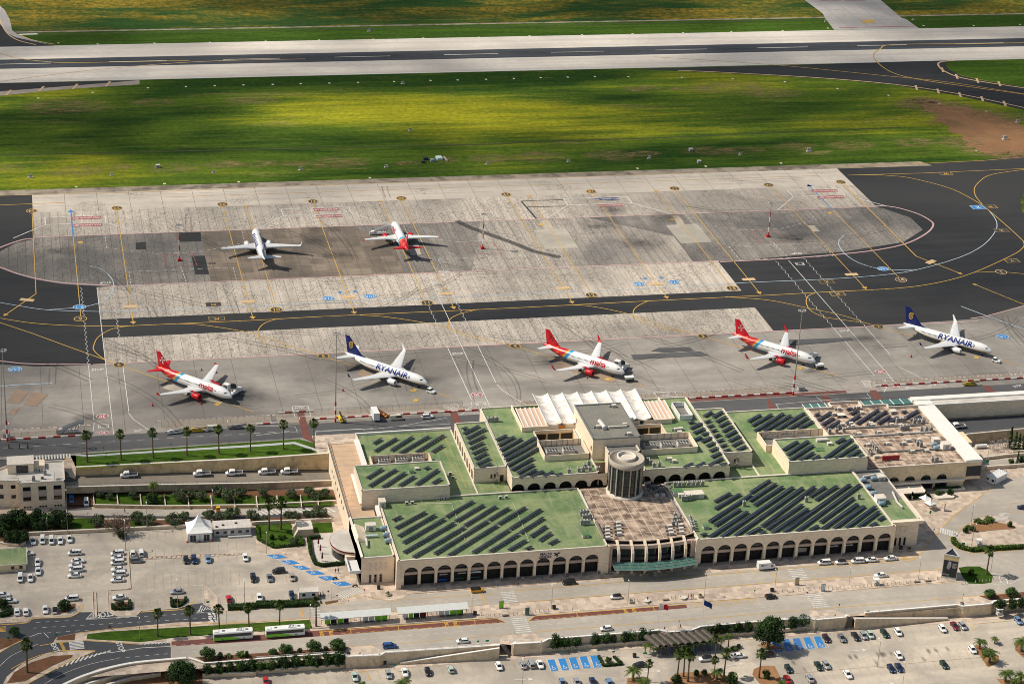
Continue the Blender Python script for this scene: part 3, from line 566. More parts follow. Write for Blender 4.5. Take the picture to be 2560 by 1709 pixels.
for x in((zx[2]+zx[3])/2-.4,(zx[4]+zx[5])/2-1):W.strip([(x,836,Z1),(x,704,Z1)],.3)
for a,b in((zx[0],714),(zx[1],720),(zx[2],714),(zx[3],728),(zx[4],716),(zx[5],734)):W.strip([(a,762,Z1),(a,b,Z1)],.3)
L(W,[('B0',1172,625),('B0',1220,690),('B0',1360,785)],None,.3);L(W,[('B1',2200,370),('B1',2250,420),('B1',2339,480),('B2',130,560)],None,.3);L(W,[('B3',1200,210),('B3',1380,300),('B3',1640,385)],None,.3)
L(W,[('B0',860,720),('B0',855,790),('B0',805,865)],None,.3);L(W,[('B1',1970,530),('B1',1975,570),('B1',1870,650)],None,.3);L(W,[('B3',1040,350),('B3',1083,400),('B3',1060,440)],None,.3)
PK.strip([(11,703.4,Z1),(30,703.4,Z1)],.4);PK.strip([(283,704.6,Z1),(345,705.6,Z1)],.4)
def obox(mb,x0,x1,y0,y1,w=.45):
 for a,b in(((x0,y0),(x1,y0)),((x1,y0),(x1,y1)),((x1,y1),(x0,y1)),((x0,y1),(x0,y0))):mb.strip([(a[0],a[1],Z1),(b[0],b[1],Z1)],w)
for t,c,l1,l2,red in(('C0',((415,380),(965,362),(968,430),(415,443)),'MAX LENGTH 45M','MAX LENGTH 40M',2),('C1',((238,305),(850,285),(873,345),(250,367)),GR_,'MAX LENGTH 72M',1),('C2',((475,210),(1055,190),(1095,247),(510,270)),GR_,'MAX LENGTH 71M',0),('C3',((180,133),(650,118),(705,175),(232,190)),'MAX LENGTH 70M','MAX LENGTH 60M',2)):
 q=[G(t,a,b)for a,b in c];x0=q[3].x;x1=q[2].x;y1=(q[0].y+q[1].y)/2;y0=(q[2].y+q[3].y)/2
 obox(W,x0,x1,y0,y1,.5)
 W.strip([(x0,y0,Z1),(x0-14,897.4,Z1)],.5);W.strip([(x1,y0,Z1),(x1+15,897.4,Z1)],.5)
 for k,(s,yy)in enumerate(((l1,y1-2.2),(l2,y0-2.2))):
  xm=(x0+x1)/2+5
  mbx=RD if(red==2 or(red==1)or k==1)else DB
  if red==2:RD.box(xm,yy,Z1+.02,13,3.2,.01)
  else:(RD if(red==1 or k==1)else DB).box(xm,yy,Z1+.02,12,3.,.01)
  put_text(W,s,(xm,yy,Z1+.04),(-1,0,0),(0,-1.6,0),1.45,bold=.02)
K.strip([(G('C2',80,225).x+2,897.6,Z1),(G('C2',80,225).x,921,Z1)],.9);K.strip([(G('C2',80,225).x,921,Z1),(G('C2',470,210).x,921,Z1)],.6);K.strip([(G('C2',80,225).x+1,913,Z1),(G('C2',470,210).x,912.5,Z1)],.6)
L(BL,[('C0',-60,1145),('C0',0,1157),('C0',250,1200),('C0',450,1225),('C0',800,1237),('C0',1100,1237),('C0',1500,1222),('C0',2339,1188),('C1',500,1165),('C1',1500,1120),('C1',2339,1082),('C2',1200,1030),('C2',2050,980),('C3',0,966),('C3',500,945),('C3',1000,910),('C3',1350,860),('C3',1750,745),('C3',1970,630),('C3',2080,500),('C3',2085,410),('C3',2025,325)],None,.42,Z1,3)
L(BL,[('C0',450,1222),('C0',620,1210),('C0',800,1190),('C0',950,1140),('C0',1030,1050),('C0',1035,970),('C0',980,890),('C0',900,842),('C0',825,822)],None,.42,Z1,4)
L(BL,[('C3',1350,855),('C3',1200,860),('C3',1000,845),('C3',820,790),('C3',700,710),('C3',650,640),('C3',650,590),('C3',695,540)],None,.42,Z1,4)
L(BL,[('C3',2339,1400),('C3',2000,1280),('C3',1760,1190)],None,.5);L(BL,[('B0',-20,392),('B0',120,375),('B0',475,358)],None,.6)
a=G('C0',668,550);b=G('C0',652,330);DBL=MB();DBL.strip([(a.x,a.y,Z1),(a.x,b.y,Z1)],.5);head(DBL,Ve((a.x,b.y-3,0)),Ve((a.x,b.y,0)),3)
a=G('C3',590,310);b=G('C3',385,95);DBL.strip([(a.x,a.y,Z1),(a.x,b.y,Z1)],.5);head(DBL,Ve((a.x,b.y-3,0)),Ve((a.x,b.y,0)),3)
for t,a,b in(('C1',(720,1085),(755,1068)),('C1',(950,1078),(915,1060)),('C2',(1180,975),(1210,942)),('C2',(1400,950),(1370,935))):head(DBL,G(t,*a),G(t,*b),2.2)
for t,u,v,s in(('B0',137,232,'24A'),('C0',727,1198,'9-1'),('C1',660,1118,'22A'),('C1',1040,1100,'20A'),('C2',1160,988,'18A'),('C2',1480,972,'17A'),('C3',1052,849,'14A'),('C3',2143,1468,'1A')):
 disc(None,t,u,v,2.4,BL,DBL,s,None,1.15)
for t,u,v in(('B0',935,661),('B0',948,811),('B1',2017,465),('B3',1030,252),('B3',1146,386)):
 disc(None,t,u,v,1.5 if v in(811,386)else 2.,W,RD,'30',W,1.2)
def boxed(mb,t,u,v,s,w,h,flip=True,fill=None):
 q=G(t,u,v);e=-1 if flip else 1
 if fill is not None:fill.box(q.x,q.y,Z1,w,h,.01)
 obox(mb,q.x-w/2,q.x+w/2,q.y-h/2,q.y+h/2,.28);put_text(mb,s,(q.x,q.y,Z1+.03),(e,0,0),(0,e*1.3,0),h*.62,bold=.02)
for t,u,v,s in(('C0',1980,1304,'M'),('C3',535,967,'X'),('C3',635,1077,'M'),('C3',2030,282,'M'),('C3',2133,498,'X'),('C3',2230,776,'V'),('D1',1990,797,'W'),('C0',1950,1173,'M')):boxed(Y,t,u,v,s,6.2,4.,fill=K)
boxed(W,'C3',1918,287,'X',6.4,5.,fill=DBL)
for t,u,v,s in(('B0',945,751,'C - C'),('C0',955,1066,'C - C'),('B1',2056,547,'B - B'),('C1',1658,981,'B - B'),('B3',1100,330,'A - A'),('C3',290,803,'A - A')):boxed(W,t,u,v,s,3.6,3.)
def gtext(mb,t,u,v,s,size,ex=(-1,0,0),ey=(0,-1.4,0),z=Z1+.01,zz=0,**k):
 q=G(t,u,v,zz);put_text(mb,s,(q.x,q.y,z),ex,ey,size,bold=.02,**k)
for t,u,v,fl in(('B0',893,237,1),('B1',1845,92,1),('C0',962,976,-1),('C1',1712,873,-1),('C3',703,1417,1),('B3',1303,399,-1),('C3',262,708,-1)):gtext(W,t,u,v,'STOP',1.9,(fl,0,0),(0,fl*1.6,0))
for t,u,v in(('B0',1265,792),('B3',1505,380),('B3',2280,385)):gtext(W,t,u,v,'BUS' if t=='B0' else 'STOP',1.7,(.94,.3,0),(-.5,1.3,0))
for t,c,k in(('B1',((320,572),(465,567)),(395,595)),('B1',((1700,558),(1830,552)),(1775,588)),('B2',((1290,445),(1480,440)),(1410,478)),('B3',((845,342),(935,335)),(905,372)),('B3',((2190,260),(2290,252)),(2270,290))):
 a=G(t,*c[0]);b=G(t,*c[1])
 obox(W,a.x+.4,b.x+.4,708,a.y,.35);gtext(W,t,k[0],k[1]-12,'CLEAR',1.25,(-1,0,0),(0,-1.7,0));gtext(W,t,k[0]+6,k[1]+18,'KEEP',1.25,(-1,0,0),(0,-1.7,0))
L(Y,[('D1',1605,92),('D1',1665,108)],None,3.);L(Y,[('D1',1610,108),('D1',1660,92)],None,3.)
L(RD,[('D1',1500,128),('D1',1850,121)],None,1.1);gtext(W,'D1',1660,127,'NO ENTRY TO RUNWAY',1.6,(1,0,0),(0,1.3,0));gtext(RD,'D1',1460,2,'CLOSED',4,(1,0,0),(0,1,0));gtext(RD,'D1',1575,2,'CLOSED',4,(1,0,0),(0,1,0))
L(Y,[('D1',2500,195),('D1',2100,202),('D1',1750,206),('D1',1690,225),('D1',1658,255),('D1',1690,300),('D1',1760,340),('D1',1880,368),('D1',2100,400),('D1',2349,434),('D1',2600,475)],None,.7,Z1,5)
L(Y,[('D1',650,262),('D1',1180,297),('D1',1700,348),('D1',2000,378),('D1',2349,432)],None,.5,Z1,4)
L(WY,[('D1',760,324),('D1',1000,335),('D1',1400,358),('D1',1750,388),('D1',2050,432),('D1',2349,495),('D1',2500,530)],None,.9,Z1,4)
L(WY,[('D1',2030,279),('D1',1970,285),('D1',1955,297),('D1',1975,322),('D1',2040,352),('D1',2150,375),('D1',2349,405)],None,1.1,Z1,4)
for t,u,v in(('D1',1855,404),('D1',1955,420),('D1',2055,436),('D1',2157,455),('D1',2260,476),('D1',2040,352),('D1',2135,371),('D1',2236,386),('D1',1975,322),('D0',40,426),('D0',190,409),('D0',345,398),('D0',495,387)):
 q=G(t,u,v);WY.box(q.x,q.y,Z1+.02,1.3,9,.01,-.3)
L(Y,[('D0',-40,230),('D0',0,245),('D0',80,268),('D0',200,283),('D0',350,289),('D0',870,279)],None,.6,Z1,5);L(WY,[('D0',0,375),('D0',400,325),('D0',900,285),('D0',1400,272)],None,.5,Z1,5)
L(WY,[('D0',0,95),('D0',30,150),('D0',80,185),('D0',165,207)],None,.8,Z1,4);L(WY,[('D0',90,162),('D0',150,185),('D0',250,205)],None,.8,Z1,4);L(W,[('D0',85,160),('D0',172,157)],None,2.4)
L(Y,[('C0',-60,270),('C0',295,256),('C0',600,243)],None,.4);L(Y,[('C0',-60,182),('C0',1500,143),('C0',2339,108)],None,.35)
WY.strip([(103,951,Z1),(326,951,Z1)],.4);WY.strip([(60,942,Z1),(380,942,Z1)],.35)
L(Y,[('D1',1490,770),('D1',1910,750),('D1',2160,738),('D1',2349,722)],None,.4)
def dashes(mb,a,b,on,off,w,z=Z1):
 a=Ve(a);b=Ve(b);d=b-a;n=d.length;d.normalize();s=0
 while s<n:e=min(s+on,n);mb.strip([Ve((*(a+d*s).xy,z)),Ve((*(a+d*e).xy,z))],w);s+=on+off
MAST=[('C0',1640,775),('C1',2070,665),('C2',2339,555)]
for t,u,v in MAST:
 q=G(t,u,v)
 for a,b in(((-7,-6),(7,-6)),((7,-6),(6,7)),((6,7),(-6,7)),((-6,7),(-7,-6))):dashes(RD,(q.x+a[0],q.y+a[1],0),(q.x+b[0],q.y+b[1],0),1.6,.6,.3)
 for a,b in(((-9,9),(-30,18)),((9,9),(30,18)),((-30,18),(-30,34)),((30,18),(30,34)),((-9,9),(9,9)),((0,-7),(1,-24)),((-22,-10),(22,-10)),((-22,-10),(-22,-26)),((22,-10),(22,-26)),((-22,-26),(22,-26))):dashes(W,(q.x+a[0],q.y+a[1],0),(q.x+b[0],q.y+b[1],0),2.2,1.4,.22)
Lq('perimeter_road',[(-400,690.5),(-60,690.5),(10,689.2),(111,691.5),(112,688),(900,688),(900,702.3),(-400,701.3)],CN_,.07)
Lq(DM_,[(-400,702.6),(11.5,702.6),(12.5,710),(-400,710.5)],BT_,.07)
Lq(DM_,[(42,704.5),(82,704.2),(82,711),(42,710.2)],BT_,.07)
Lq('parking_strip',[(84,703.2),(146,704.2),(155,704.4),(153,711.5),(84,711)],BT_,.07)
Lq(DM_,[(176,704),(283,704.5),(278,711),(176,710.5)],BT_,.07)
Lq(DM_,[(316,706),(900,706),(900,713),(315,711.5)],BT_,.07)
Lq('footpath_red',[(176,702.4),(305,702.5),(305,704.4),(176,704.2)],BS_,.085)
for t,c in(('B1',((375,630),(440,628),(495,845),(430,860))),('B1',((430,860),(495,845),(760,925),(690,940),(520,895))),('B1',((1770,625),(1835,620),(1880,718),(1810,728))),('B3',((0,500),(20,510),(75,590),(0,592))),('B3',((480,470),(545,468),(585,525),(520,530))),('B3',((925,425),(985,420),(1050,500),(975,508))),('B3',((1955,382),(2015,378),(2080,440),(2015,446)))):
 Lq('red_crossing',GX([(t,*q)for q in c]),BS_,.1)
for y0 in(696.2,):
 for k in range(0,26):W.strip([(-40+k*5.2,y0+k*.02,.1),(-37.4+k*5.2,y0+k*.02,.1)],.16)
for t,a in(('B1',[(0,745),(360,755),(378,808),(300,800),(0,835)]),('B1',[(540,805),(545,855)]),('B1',[(540,802),(1080,770)]),('B1',[(545,795),(965,775),(975,785),(1330,750),(1770,730),(1745,675),(1340,745)]),('B3',[(70,545),(100,590)]),('B3',[(75,550),(440,520),(700,500),(940,495),(905,450)]),('B3',[(440,480),(500,530)])):
 L(W,t,a,.2,.105)
for c in(((320,1030),(640,1010)),):
 for k in range(12):
  q=G('B0',335+k*27.5,1038-k*1.5);W.box(q.x,q.y,.1,.55,3.4,.012)
for x0,x1 in((-15,18),(40,84),(176,280),(312,420)):dashes(W,(x0,710.4,0),(x1,710.6,0),1.2,0,.35);dashes(RD,(x0,710.4,0),(x1,710.6,0),.6,1.4,.36,Z1+.01)
for nm,mb,mt in(('apron_yellow_lines',Y,DA_),('apron_white_lines',W,CE_),('apron_pink_lines',PK,'pink_paint'),('apron_pale_blue_lines',BL,'pale_blue'),('apron_black_markings',K,EF_),('apron_red_markings',RD,'red_paint'),('apron_worn_yellow_markings',WY,EH_),('apron_navy_markings',DB,'navy'),('apron_blue_markings',DBL,CF_)):
 Qq(nm,mb,[mt])
#streets, car parks and terraces in front
def FX(t,pts,z=ZF):return[G(t,q[0],q[1],z)for q in pts]
def fsheet(name,t,pts,mat,z):return Lq(name,[(q.x,q.y)for q in FX(t,pts,z)],mat,z)
def Kq(name,pts,mat,z):return Lq(name,[(q.x,q.y)for q in GX(pts,z)],mat,z)
z0=ZF
Kq('west_car_park',[('A0',-200,330),('A0',0,320),('A0',235,225),('A0',1690,130),('A0',2330,170),('A1',0,350),('A1',90,388),('A1',770,685),('A1',960,690),('A1',960,740),('A1',740,800),('A1',560,850),('A0',1975,905),('A0',1850,825),('A0',1740,840),('A0',1620,885),('A0',1290,910),('A0',1250,950),('A0',1080,955),('A0',990,905),('A0',720,910),('A0',640,955),('A0',310,965),('A0',240,1005),('A0',-200,1015)],EE_,z0)
xs=G('A0',1985,950,z0).x
Kq('west_street',[('A0',-200,1018),('A0',240,1008),('A0',310,968),('A0',640,957),('A0',720,912),('A0',990,907),('A0',1080,957),('A0',1250,952),('A0',1290,912),('A0',1620,887),('A0',1740,842),('A0',1850,827),('A0',1978,905),('A0',1985,990),('A0',1600,1003),('A0',1000,1062),('A0',720,1095),('A0',520,1135),('A0',480,1190),('A0',380,1215),('A0',280,1180),('A0',200,1170),('A0',-200,1140)],CP_,z0+.01)
Lq('terminal_street',[(xs,581.4),(295,581.4),(300,590.8),(284,590.8),(110,590.8),(104,589.5),(xs,589.6)],CD_,z0+.012)
Kq('exit_road',[('A0',-300,1500),('A0',-60,1300),('A0',0,1275),('A0',200,1165),('A0',280,1180),('A0',380,1215),('A0',520,1185),('A0',780,1165),('A0',1280,1198),('A0',1560,1178),('A0',1560,1340),('A0',1300,1352),('A0',1100,1380),('A0',900,1425),('A0',740,1490),('A0',560,1600),('A0',350,1800),('A0',-300,2100)],CP_,z0+.014)
Lq('bus_street',[(G('A0',1555,1200,z0).x,558.6),(700,560),(700,573.3),(300,573.3),(240,573),(70,573),(G('A0',1555,1200,z0).x,573.)],CD_,z0+.016)
Kq('east_street',[('A3',1340,415),('A3',1400,360),('A3',1530,200),('A3',1740,-20),('B3',1700,1560),('B3',2050,1300),('B3',2339,1200),('B3',2600,1100),('B3',2700,1560),('A3',2600,90),('A3',2339,110),('A3',2200,60),('A3',2150,20),('A3',1900,40),('A3',1760,180),('A3',1680,250),('A3',1690,310),('A3',1850,370),('A3',2339,340),('A3',2700,310),('A3',2700,620),('A3',2050,660),('A3',2040,560),('A3',1950,495),('A3',1770,500),('A3',1600,510),('A3',1340,540)],CD_,z0+.013)
Kq(GS_,[('A0',1560,1178),('A0',1940,1150),('A1',0,1120),('A1',450,1085),('A1',1300,1030),('A1',2200,965),('A1',2280,1003),('A1',1300,1075),('A1',450,1140),('A1',0,1175),('A0',1560,1222)],BS_,z0+.03)
Kq(GS_,[('A2',150,990),('A2',210,942),('A2',1590,836),('A2',1600,872)],BS_,z0+.03)
Kq('grass_verge',[('A0',790,1155),('A0',800,1110),('A0',1000,1085),('A0',2339,1008),('A1',560,975),('A1',580,1055),('A1',0,1085),('A0',1600,1140),('A0',1290,1183),('A0',1000,1165)],AT_,z0+.03)
Kq(BD_,[('A0',510,1165),('A0',530,1135),('A0',690,1105),('A0',680,1165)],AQ_,z0+.04)
Kq(BD_,[('A0',-100,1150),('A0',180,1145),('A0',200,1160),('A0',80,1220),('A0',-100,1290)],AQ_,z0+.03)
Kq('traffic_island',[('A0',10,1600),('A0',60,1500),('A0',200,1380),('A0',430,1285),('A0',640,1262),('A0',870,1262),('A0',700,1330),('A0',480,1440),('A0',250,1560),('A0',100,1640)],AF_,z0+.05)
Kq(BD_,[('A0',60,1560),('A0',130,1460),('A0',280,1370),('A0',470,1310),('A0',665,1298),('A0',660,1320),('A0',480,1400),('A0',230,1540)],AQ_,z0+.07)
Kq(BD_,[('A0',1785,1320),('A0',2339,1285),('A1',0,1285),('A1',845,1228),('A1',795,1285),('A1',0,1332),('A0',2339,1335),('A0',1870,1368)],AQ_,z0+.03)
Kq(BD_,[('A3',1925,762),('A3',2339,725),('A3',2600,705),('A3',2600,765),('A3',2339,780),('A3',2030,800)],AQ_,z0+.03)
Kq(GN_,[('A3',1740,505),('A3',1820,492),('A3',1930,492),('A3',2010,530),('A3',2055,580),('A3',2040,640),('A3',1960,652),('A3',1830,648),('A3',1780,590)],AT_,z0+.05)
Kq('gravel_bed',[('A3',1830,175),('A3',1855,110),('A3',1960,70),('A3',2110,90),('A3',2260,130),('A3',2240,150),('A3',2120,155),('A3',1900,180)],CO_,z0+.05)
Kq(GT_,[('A1',20,115),('A1',320,100),('A1',350,200),('A1',430,230),('A1',420,300),('A1',160,320),('A1',20,260)],AT_,z0+.05)
Kq(GT_,[('A1',510,98),('A1',690,88),('A1',705,180),('A1',530,188)],AT_,z0+.05)
Kq('cafe_terrace',[('A1',520,200),('A1',700,190),('A1',780,440),('A1',800,460),('A1',600,460),('A1',540,440)],BL_,z0+.04)
for i,c in enumerate([(90,388,215,383),(212,440,330,435),(330,490,430,486),(445,537,565,533),(560,585,680,580),(690,637,810,630)]):
 u,v,u2,v2=c;Kq(DN_,[('A1',u,v),('A1',u2,v2),('A1',u2+72,v2+30),('A1',u+72,v+36)],CF_,z0+.02)
for i in range(5):
 Kq(DN_,[('A2',320+i*98,1345-i*9,),('A2',385+i*98,1341-i*9),('A2',425+i*98,1445-i*8),('A2',357+i*98,1450-i*8)],CF_,ZP+.02)if False else None
for i in range(5):
 Lq(DN_,[(q.x,q.y)for q in GX([('A2',322+i*98,1345-i*9),('A2',386+i*98,1340-i*9),('A2',424+i*98,1443-i*8),('A2',357+i*98,1448-i*8)],ZP)],CF_,ZP+.02)
 Lq(DN_,[(q.x,q.y)for q in GX([('A3',28+i*96,1170-i*9),('A3',92+i*96,1163-i*8),('A3',135+i*98,1268-i*9),('A3',65+i*99,1275-i*9)],ZP)],'deep_blue' if i<3 else CF_,ZP+.02)
for i,(t,pts)in enumerate((('A2',[(1045,1568),(1055,1510),(1180,1505),(1300,1600),(1100,1640)]),('A2',[(1440,1568),(1445,1510),(1520,1465),(1720,1450),(1850,1470),(2050,1500),(2070,1568),(1800,1640),(1460,1640)]),('A2',[(2195,1480),(2210,1430),(2280,1400),(2400,1400),(2480,1568),(2260,1560)]),('A3',[(1870,1215),(1930,1210),(2110,1310),(2100,1370),(2010,1413),(1950,1330)]),('A3',[(2250,1190),(2339,1165),(2500,1180),(2480,1400),(2339,1330),(2260,1260)]),('A3',[(2090,1520),(2339,1535),(2500,1600),(2200,1650)]),('A3',[(-60,1450),(0,1460),(50,1568),(-60,1640)]),('A2',[(2240,1210),(2339,1190),(2500,1250),(2339,1250)]))):
 Lq(BD_,[(q.x,q.y)for q in GX([(t,*p_)for p_ in pts],ZP)],CO_,ZP+.03+i*.004)
Lq('lower_footpath',[(86,553.9),(310,554.3),(330,557),(330,559),(84,559)],AF_,ZP+.01)
Y=MB();W=MB();WY=MB();OY=MB()
zs=z0+.045
def fl(mb,t,pts,w=.16,sm=0,z=None,zp=None):
 z=zs if z is None else z
 q=GX([(t,a,b)for a,b in pts]if isinstance(t,str)else pts,z if zp is None else zp)
 if sm:q=spline(q,sm)
 mb.strip([Ve((a.x,a.y,z))for a in q],w)
def dsh(mb,a,b,on,off,w,z):dashes(mb,(a[0],a[1],0),(b[0],b[1],0),on,off,w,z)
Y.strip([(148,588.7,zs),(288.8,590.3,zs)],.3);Y.strip([(xs,589.4,zs),(92,588.8,zs)],.27);fl(Y,'A1',[(985,760),(1100,790),(1220,808),(1310,800),(1480,785),(2200,740)],.22,3)
Y.strip([(xs,581.6,zs),(80,581.6,zs)],.27);Y.strip([(148.6,581.4,zs),(296,582.,zs)],.3);Y.strip([(104,581.5,zs),(143,580.8,zs)],.27)
dsh(W,(90,585.1),(289,585.6),1.5,1.35,.14,zs);dsh(W,(xs,585.3),(80,585.2),1.5,1.35,.14,zs)
dsh(W,(60,566.6),(320,567.3),1.5,1.35,.14,zs);Y.strip([(148.4,563,zs),(310,563.8,zs)],.27);fl(Y,'A1',[(820,1225),(1200,1205),(2339,1110)],.2)
for xa,xb in((235,290),):dsh(Y,(205,573.2),(300,573.2),60,1,.14,zs)
for t,pts in(('A2',[(210,945),(1590,838),(2230,785)]),('A1',[(620,1085),(2200,968),(2280,1000)])):fl(OY,t,pts,.28)
fl(OY,'A2',[(150,990),(205,945)],.3)
for i in range(12):fl(Y,'A2',[(1620+i*52,872-i*5),(1660+i*52,830-i*4)],.12);fl(Y,'A2',[(1650+i*52,866-i*5),(1620+i*52,832-i*4)],.1)
fl(Y,'A2',[(1600,874),(2240,815)],.14)
dsh(OY,(88,570.8),(140,570.2),1.5,.8,.16,zs);dsh(OY,(148,570.3),(192,570.3),1.5,.8,.16,zs)
for t,pts in(('A2',[(845,600),(862,655)]),('A2',[(1690,530),(1725,590)]),('A2',[(2050,520),(2075,565)]),('A2',[(1188,600),(1205,632)]),('A2',[(1365,585),(1385,618)]),('A1',[(865,1065),(870,1115)]),('A1',[(1300,1030),(1300,1080)]),('A1',[(1995,975),(2005,1030)]),('A2',[(585,910),(605,955)]),('A2',[(1285,855),(1310,900)]),('A2',[(2155,665),(2175,700)])):fl(Y,t,pts,.22)
def zebra(a,b,n,d,w=.44,z=zs):
 a=Ve(a);b=Ve(b)
 for k in range(n):
  q=a+(b-a)*(k/(n-1));W.strip([(q.x-d[0]/2,q.y-d[1]/2,z),(q.x+d[0]/2,q.y+d[1]/2,z)],w)
zebra((145.2,588.),(145.2,581.9),7,(4.4,0));zebra((145.3,571.8),(145.3,563.6),8,(5,0));zebra((244.6,589),(244.6,582.3),7,(5.4,0));zebra((245.2,572.7),(245.2,564.5),8,(5.4,0));zebra((82,588.8),(82,582),5,(2.6,0))
a=G('A1',760,765,zs);b=G('A1',950,705,zs)
for k in range(11):q=a+(b-a)*(k/10);W.strip([(q.x-1.,q.y+1.9,zs),(q.x+1.,q.y-1.9,zs)],.34);
for k in range(9):q=G('A1',805+k*16,790-k*4.5,zs);Y.box(q.x,q.y,zs,.3,.6,.012,.5)
a=G('A3',1575,185,zs);b=G('A3',1715,185,zs)
for k in range(8):q=G('A3',1580+k*21,165+k*6,zs);W.strip([(q.x-.9,q.y-1.7,zs),(q.x+.9,q.y+2.1,zs)],.6)
for k in range(7):q=G('A3',2120+k*8,75-k*11,zs);W.strip([(q.x-1.8,q.y+.5,zs),(q.x+1.8,q.y-.5,zs)],.4)
for k in range(6):q=G('A0',705-k*2,1245-k*13,zs);W.strip([(q.x-2.2,q.y,zs),(q.x+2.2,q.y+.2,zs)],.55,dz=.02)
for k in range(4):q=G('A0',15,5+k*16,zs-1);
fl(W,'A0',[(785,975),(880,972),(1130,955),(1250,948)],.22);fl(W,'A0',[(785,975),(850,905)],.18);fl(W,'A0',[(865,970),(935,968),(895,915)],.18)
for k in range(6):fl(W,'A0',[(790+k*14,965-k*11),(868+k*1,966-k*10)],.3)
fl(W,'A0',[(1795,918),(1955,912),(1860,838),(1795,918)],.2)
for k in range(6):fl(W,'A0',[(1815+k*22,912-k*8),(1840+k*20,848+k*9)],.35)
fl(W,'A0',[(1280,1205),(1400,1190),(1560,1180)],.2);fl(W,'A0',[(890,1290),(1040,1275),(1300,1235),(1565,1222)],.25);fl(OY,'A0',[(1562,1182),(1565,1222)],.25)
for k in range(8):fl(W,'A0',[(1320+k*31,1205-k*2),(1350+k*31,1190-k)],.4)
for k in range(12):fl(W,'A0',[(520+k*42,1425-k*13-k*k*.1),(565+k*42-k*1.5,1360-k*9)],.55)
fl(OY,'A0',[(-20,1290),(100,1215),(240,1150)],.25);fl(OY,'A0',[(365,1215),(520,1188),(780,1170),(1000,1182),(1280,1203)],.28)
fl(OY,'A0',[(0,1025),(240,1008),(315,968),(560,960),(660,945),(730,900),(765,840)],.3,3);fl(OY,'A0',[(1000,900),(1080,950)],.25);fl(OY,'A0',[(1250,948),(1290,910),(1620,890),(1720,860),(1770,800),(1760,770)],.3,3)
fl(OY,'A0',[(100,1430),(290,1330),(500,1268),(640,1260),(870,1262)],.25,3);fl(OY,'A0',[(870,1265),(700,1332),(480,1440),(250,1565)],.25)
fl(OY,'A0',[(1000,1062),(2339,990)],.2);fl(OY,'A0',[(1990,903),(2339,890)],.2);fl(OY,'A0',[(700,1100),(1000,1065)],.2)
for a,b in((('A0',330,1003),('A0',760,980)),(('A0',300,1055),('A0',1960,960)),(('A0',340,1105),('A0',860,1070)),(('A0',1060,965),('A0',1860,912)),(('A0',1060,1330),('A0',1800,1267)),(('A0',1570,1215),('A0',1900,1195))):
 p1=G(*a,zs);p2=G(*b,zs);dsh(W,(p1.x,p1.y),(p2.x,p2.y),1.3,1.6,.16,zs)
fl(W,'A0',[(0,1400),(100,1310),(250,1240),(350,1200)],.15,3);fl(W,'A0',[(330,1610),(560,1480),(820,1385),(1060,1335)],.14,4);fl(W,'A0',[(400,1095),(445,1145)],.2);fl(W,'A0',[(270,1135),(355,1105)],.2)
def ft(mb,t,u,v,s,size,ex,ey,z=zs,zp=None):q=G(t,u,v,z);put_text(mb,s,(q.x,q.y,z+.01),ex,ey,size,bold=.02)
ft(W,'A0',958,928,'STOP',2.2,(-1,-.1,0),(.15,-1.9,0));ft(W,'A0',1098,1228,'STOP',2.,(.25,-1.3,0),(1.1,.5,0));ft(W,'A0',503,1235,'EXIT',2.,(.35,-1.3,0),(1.,.45,0))
def cell(t,pts,mat,z,mb):mb.poly([Ve((q.x,q.y,z))for q in GX([(t,*p_)for p_ in pts],z)])
WB=MB();cell('A0',[(1897,918),(1965,916),(1972,955),(1905,958)],0,zs,WB);cell('A0',[(1903,962),(1975,960),(1980,996),(1912,999)],0,zs,WB)
KB=MB()
for u,v in((1935,937),(1942,979)):
 q=G('A0',u,v,zs);KB.box(q.x,q.y,zs+.02,2.6,.35,.01);KB.box(q.x+.2,q.y,zs+.03,.4,2.6,.01,.25);KB.box(q.x-1.1,q.y,zs+.03,.25,1.1,.01,.25)
for t,u,v,s in(('A1',600,1107,'BUS'),('A1',685,1105,'BUS'),('A1',1742,1028,'BUS'),('A1',1823,1024,'BUS'),('A2',1035,898,'BUS'),('A2',1110,890,'BUS')):ft(OY,t,u,v,s,1.7,(0,-1,0),(1,0,0))
ft(Y,'A2',1590,587,'RESERVED',1.1,(1,0,0),(0,1,0));ft(OY,'A0',22,1065,'|||||',2.6,(0,-1,0),(1,0,0))
for t,u0,v0,u1,v1 in(('A1',2065,755,2095,835),('A1',410,870,425,950),('A3',42,548,90,625),('A0',558,1195,588,1255)):
 for k in range(9):q=G(t,u0+(u1-u0)*k/8,v0+(v1-v0)*k/8,zs);OY.box(q.x,q.y,zs,1.,.28,.015)
for k in range(7):fl(OY,'A3',[(1215+k*18,410+k*2),(1240+k*20,430-k*3)],.3)
fl(OY,'A3',[(1205,403),(1350,393)],.2);fl(OY,'A3',[(1215,445),(1300,438),(1350,418),(1400,370),(1530,205),(1720,5)],.3)
for u,v in((590,470),(740,455),(880,445),(1060,440)):fl(OY,'A3',[(u-12,v-20),(u+15,v+18)],.2)
fl(OY,'A3',[(355,515),(1215,447)],.22);fl(WY,'A3',[(470,610),(665,598)],.5);fl(WY,'A3',[(1330,545),(1500,535)],.5)
fl(W,'A3',[(1760,370),(1830,398),(2000,390),(2110,415),(2339,520)],.12,3);fl(W,'A3',[(2339,600),(2210,650),(2060,655)],.2);fl(W,'A3',[(2115,575),(2130,640)],.4);fl(W,'A3',[(2180,600),(2190,650)],.4);fl(OY,'A3',[(1690,310),(1850,372),(2339,340),(2600,325)],.22)
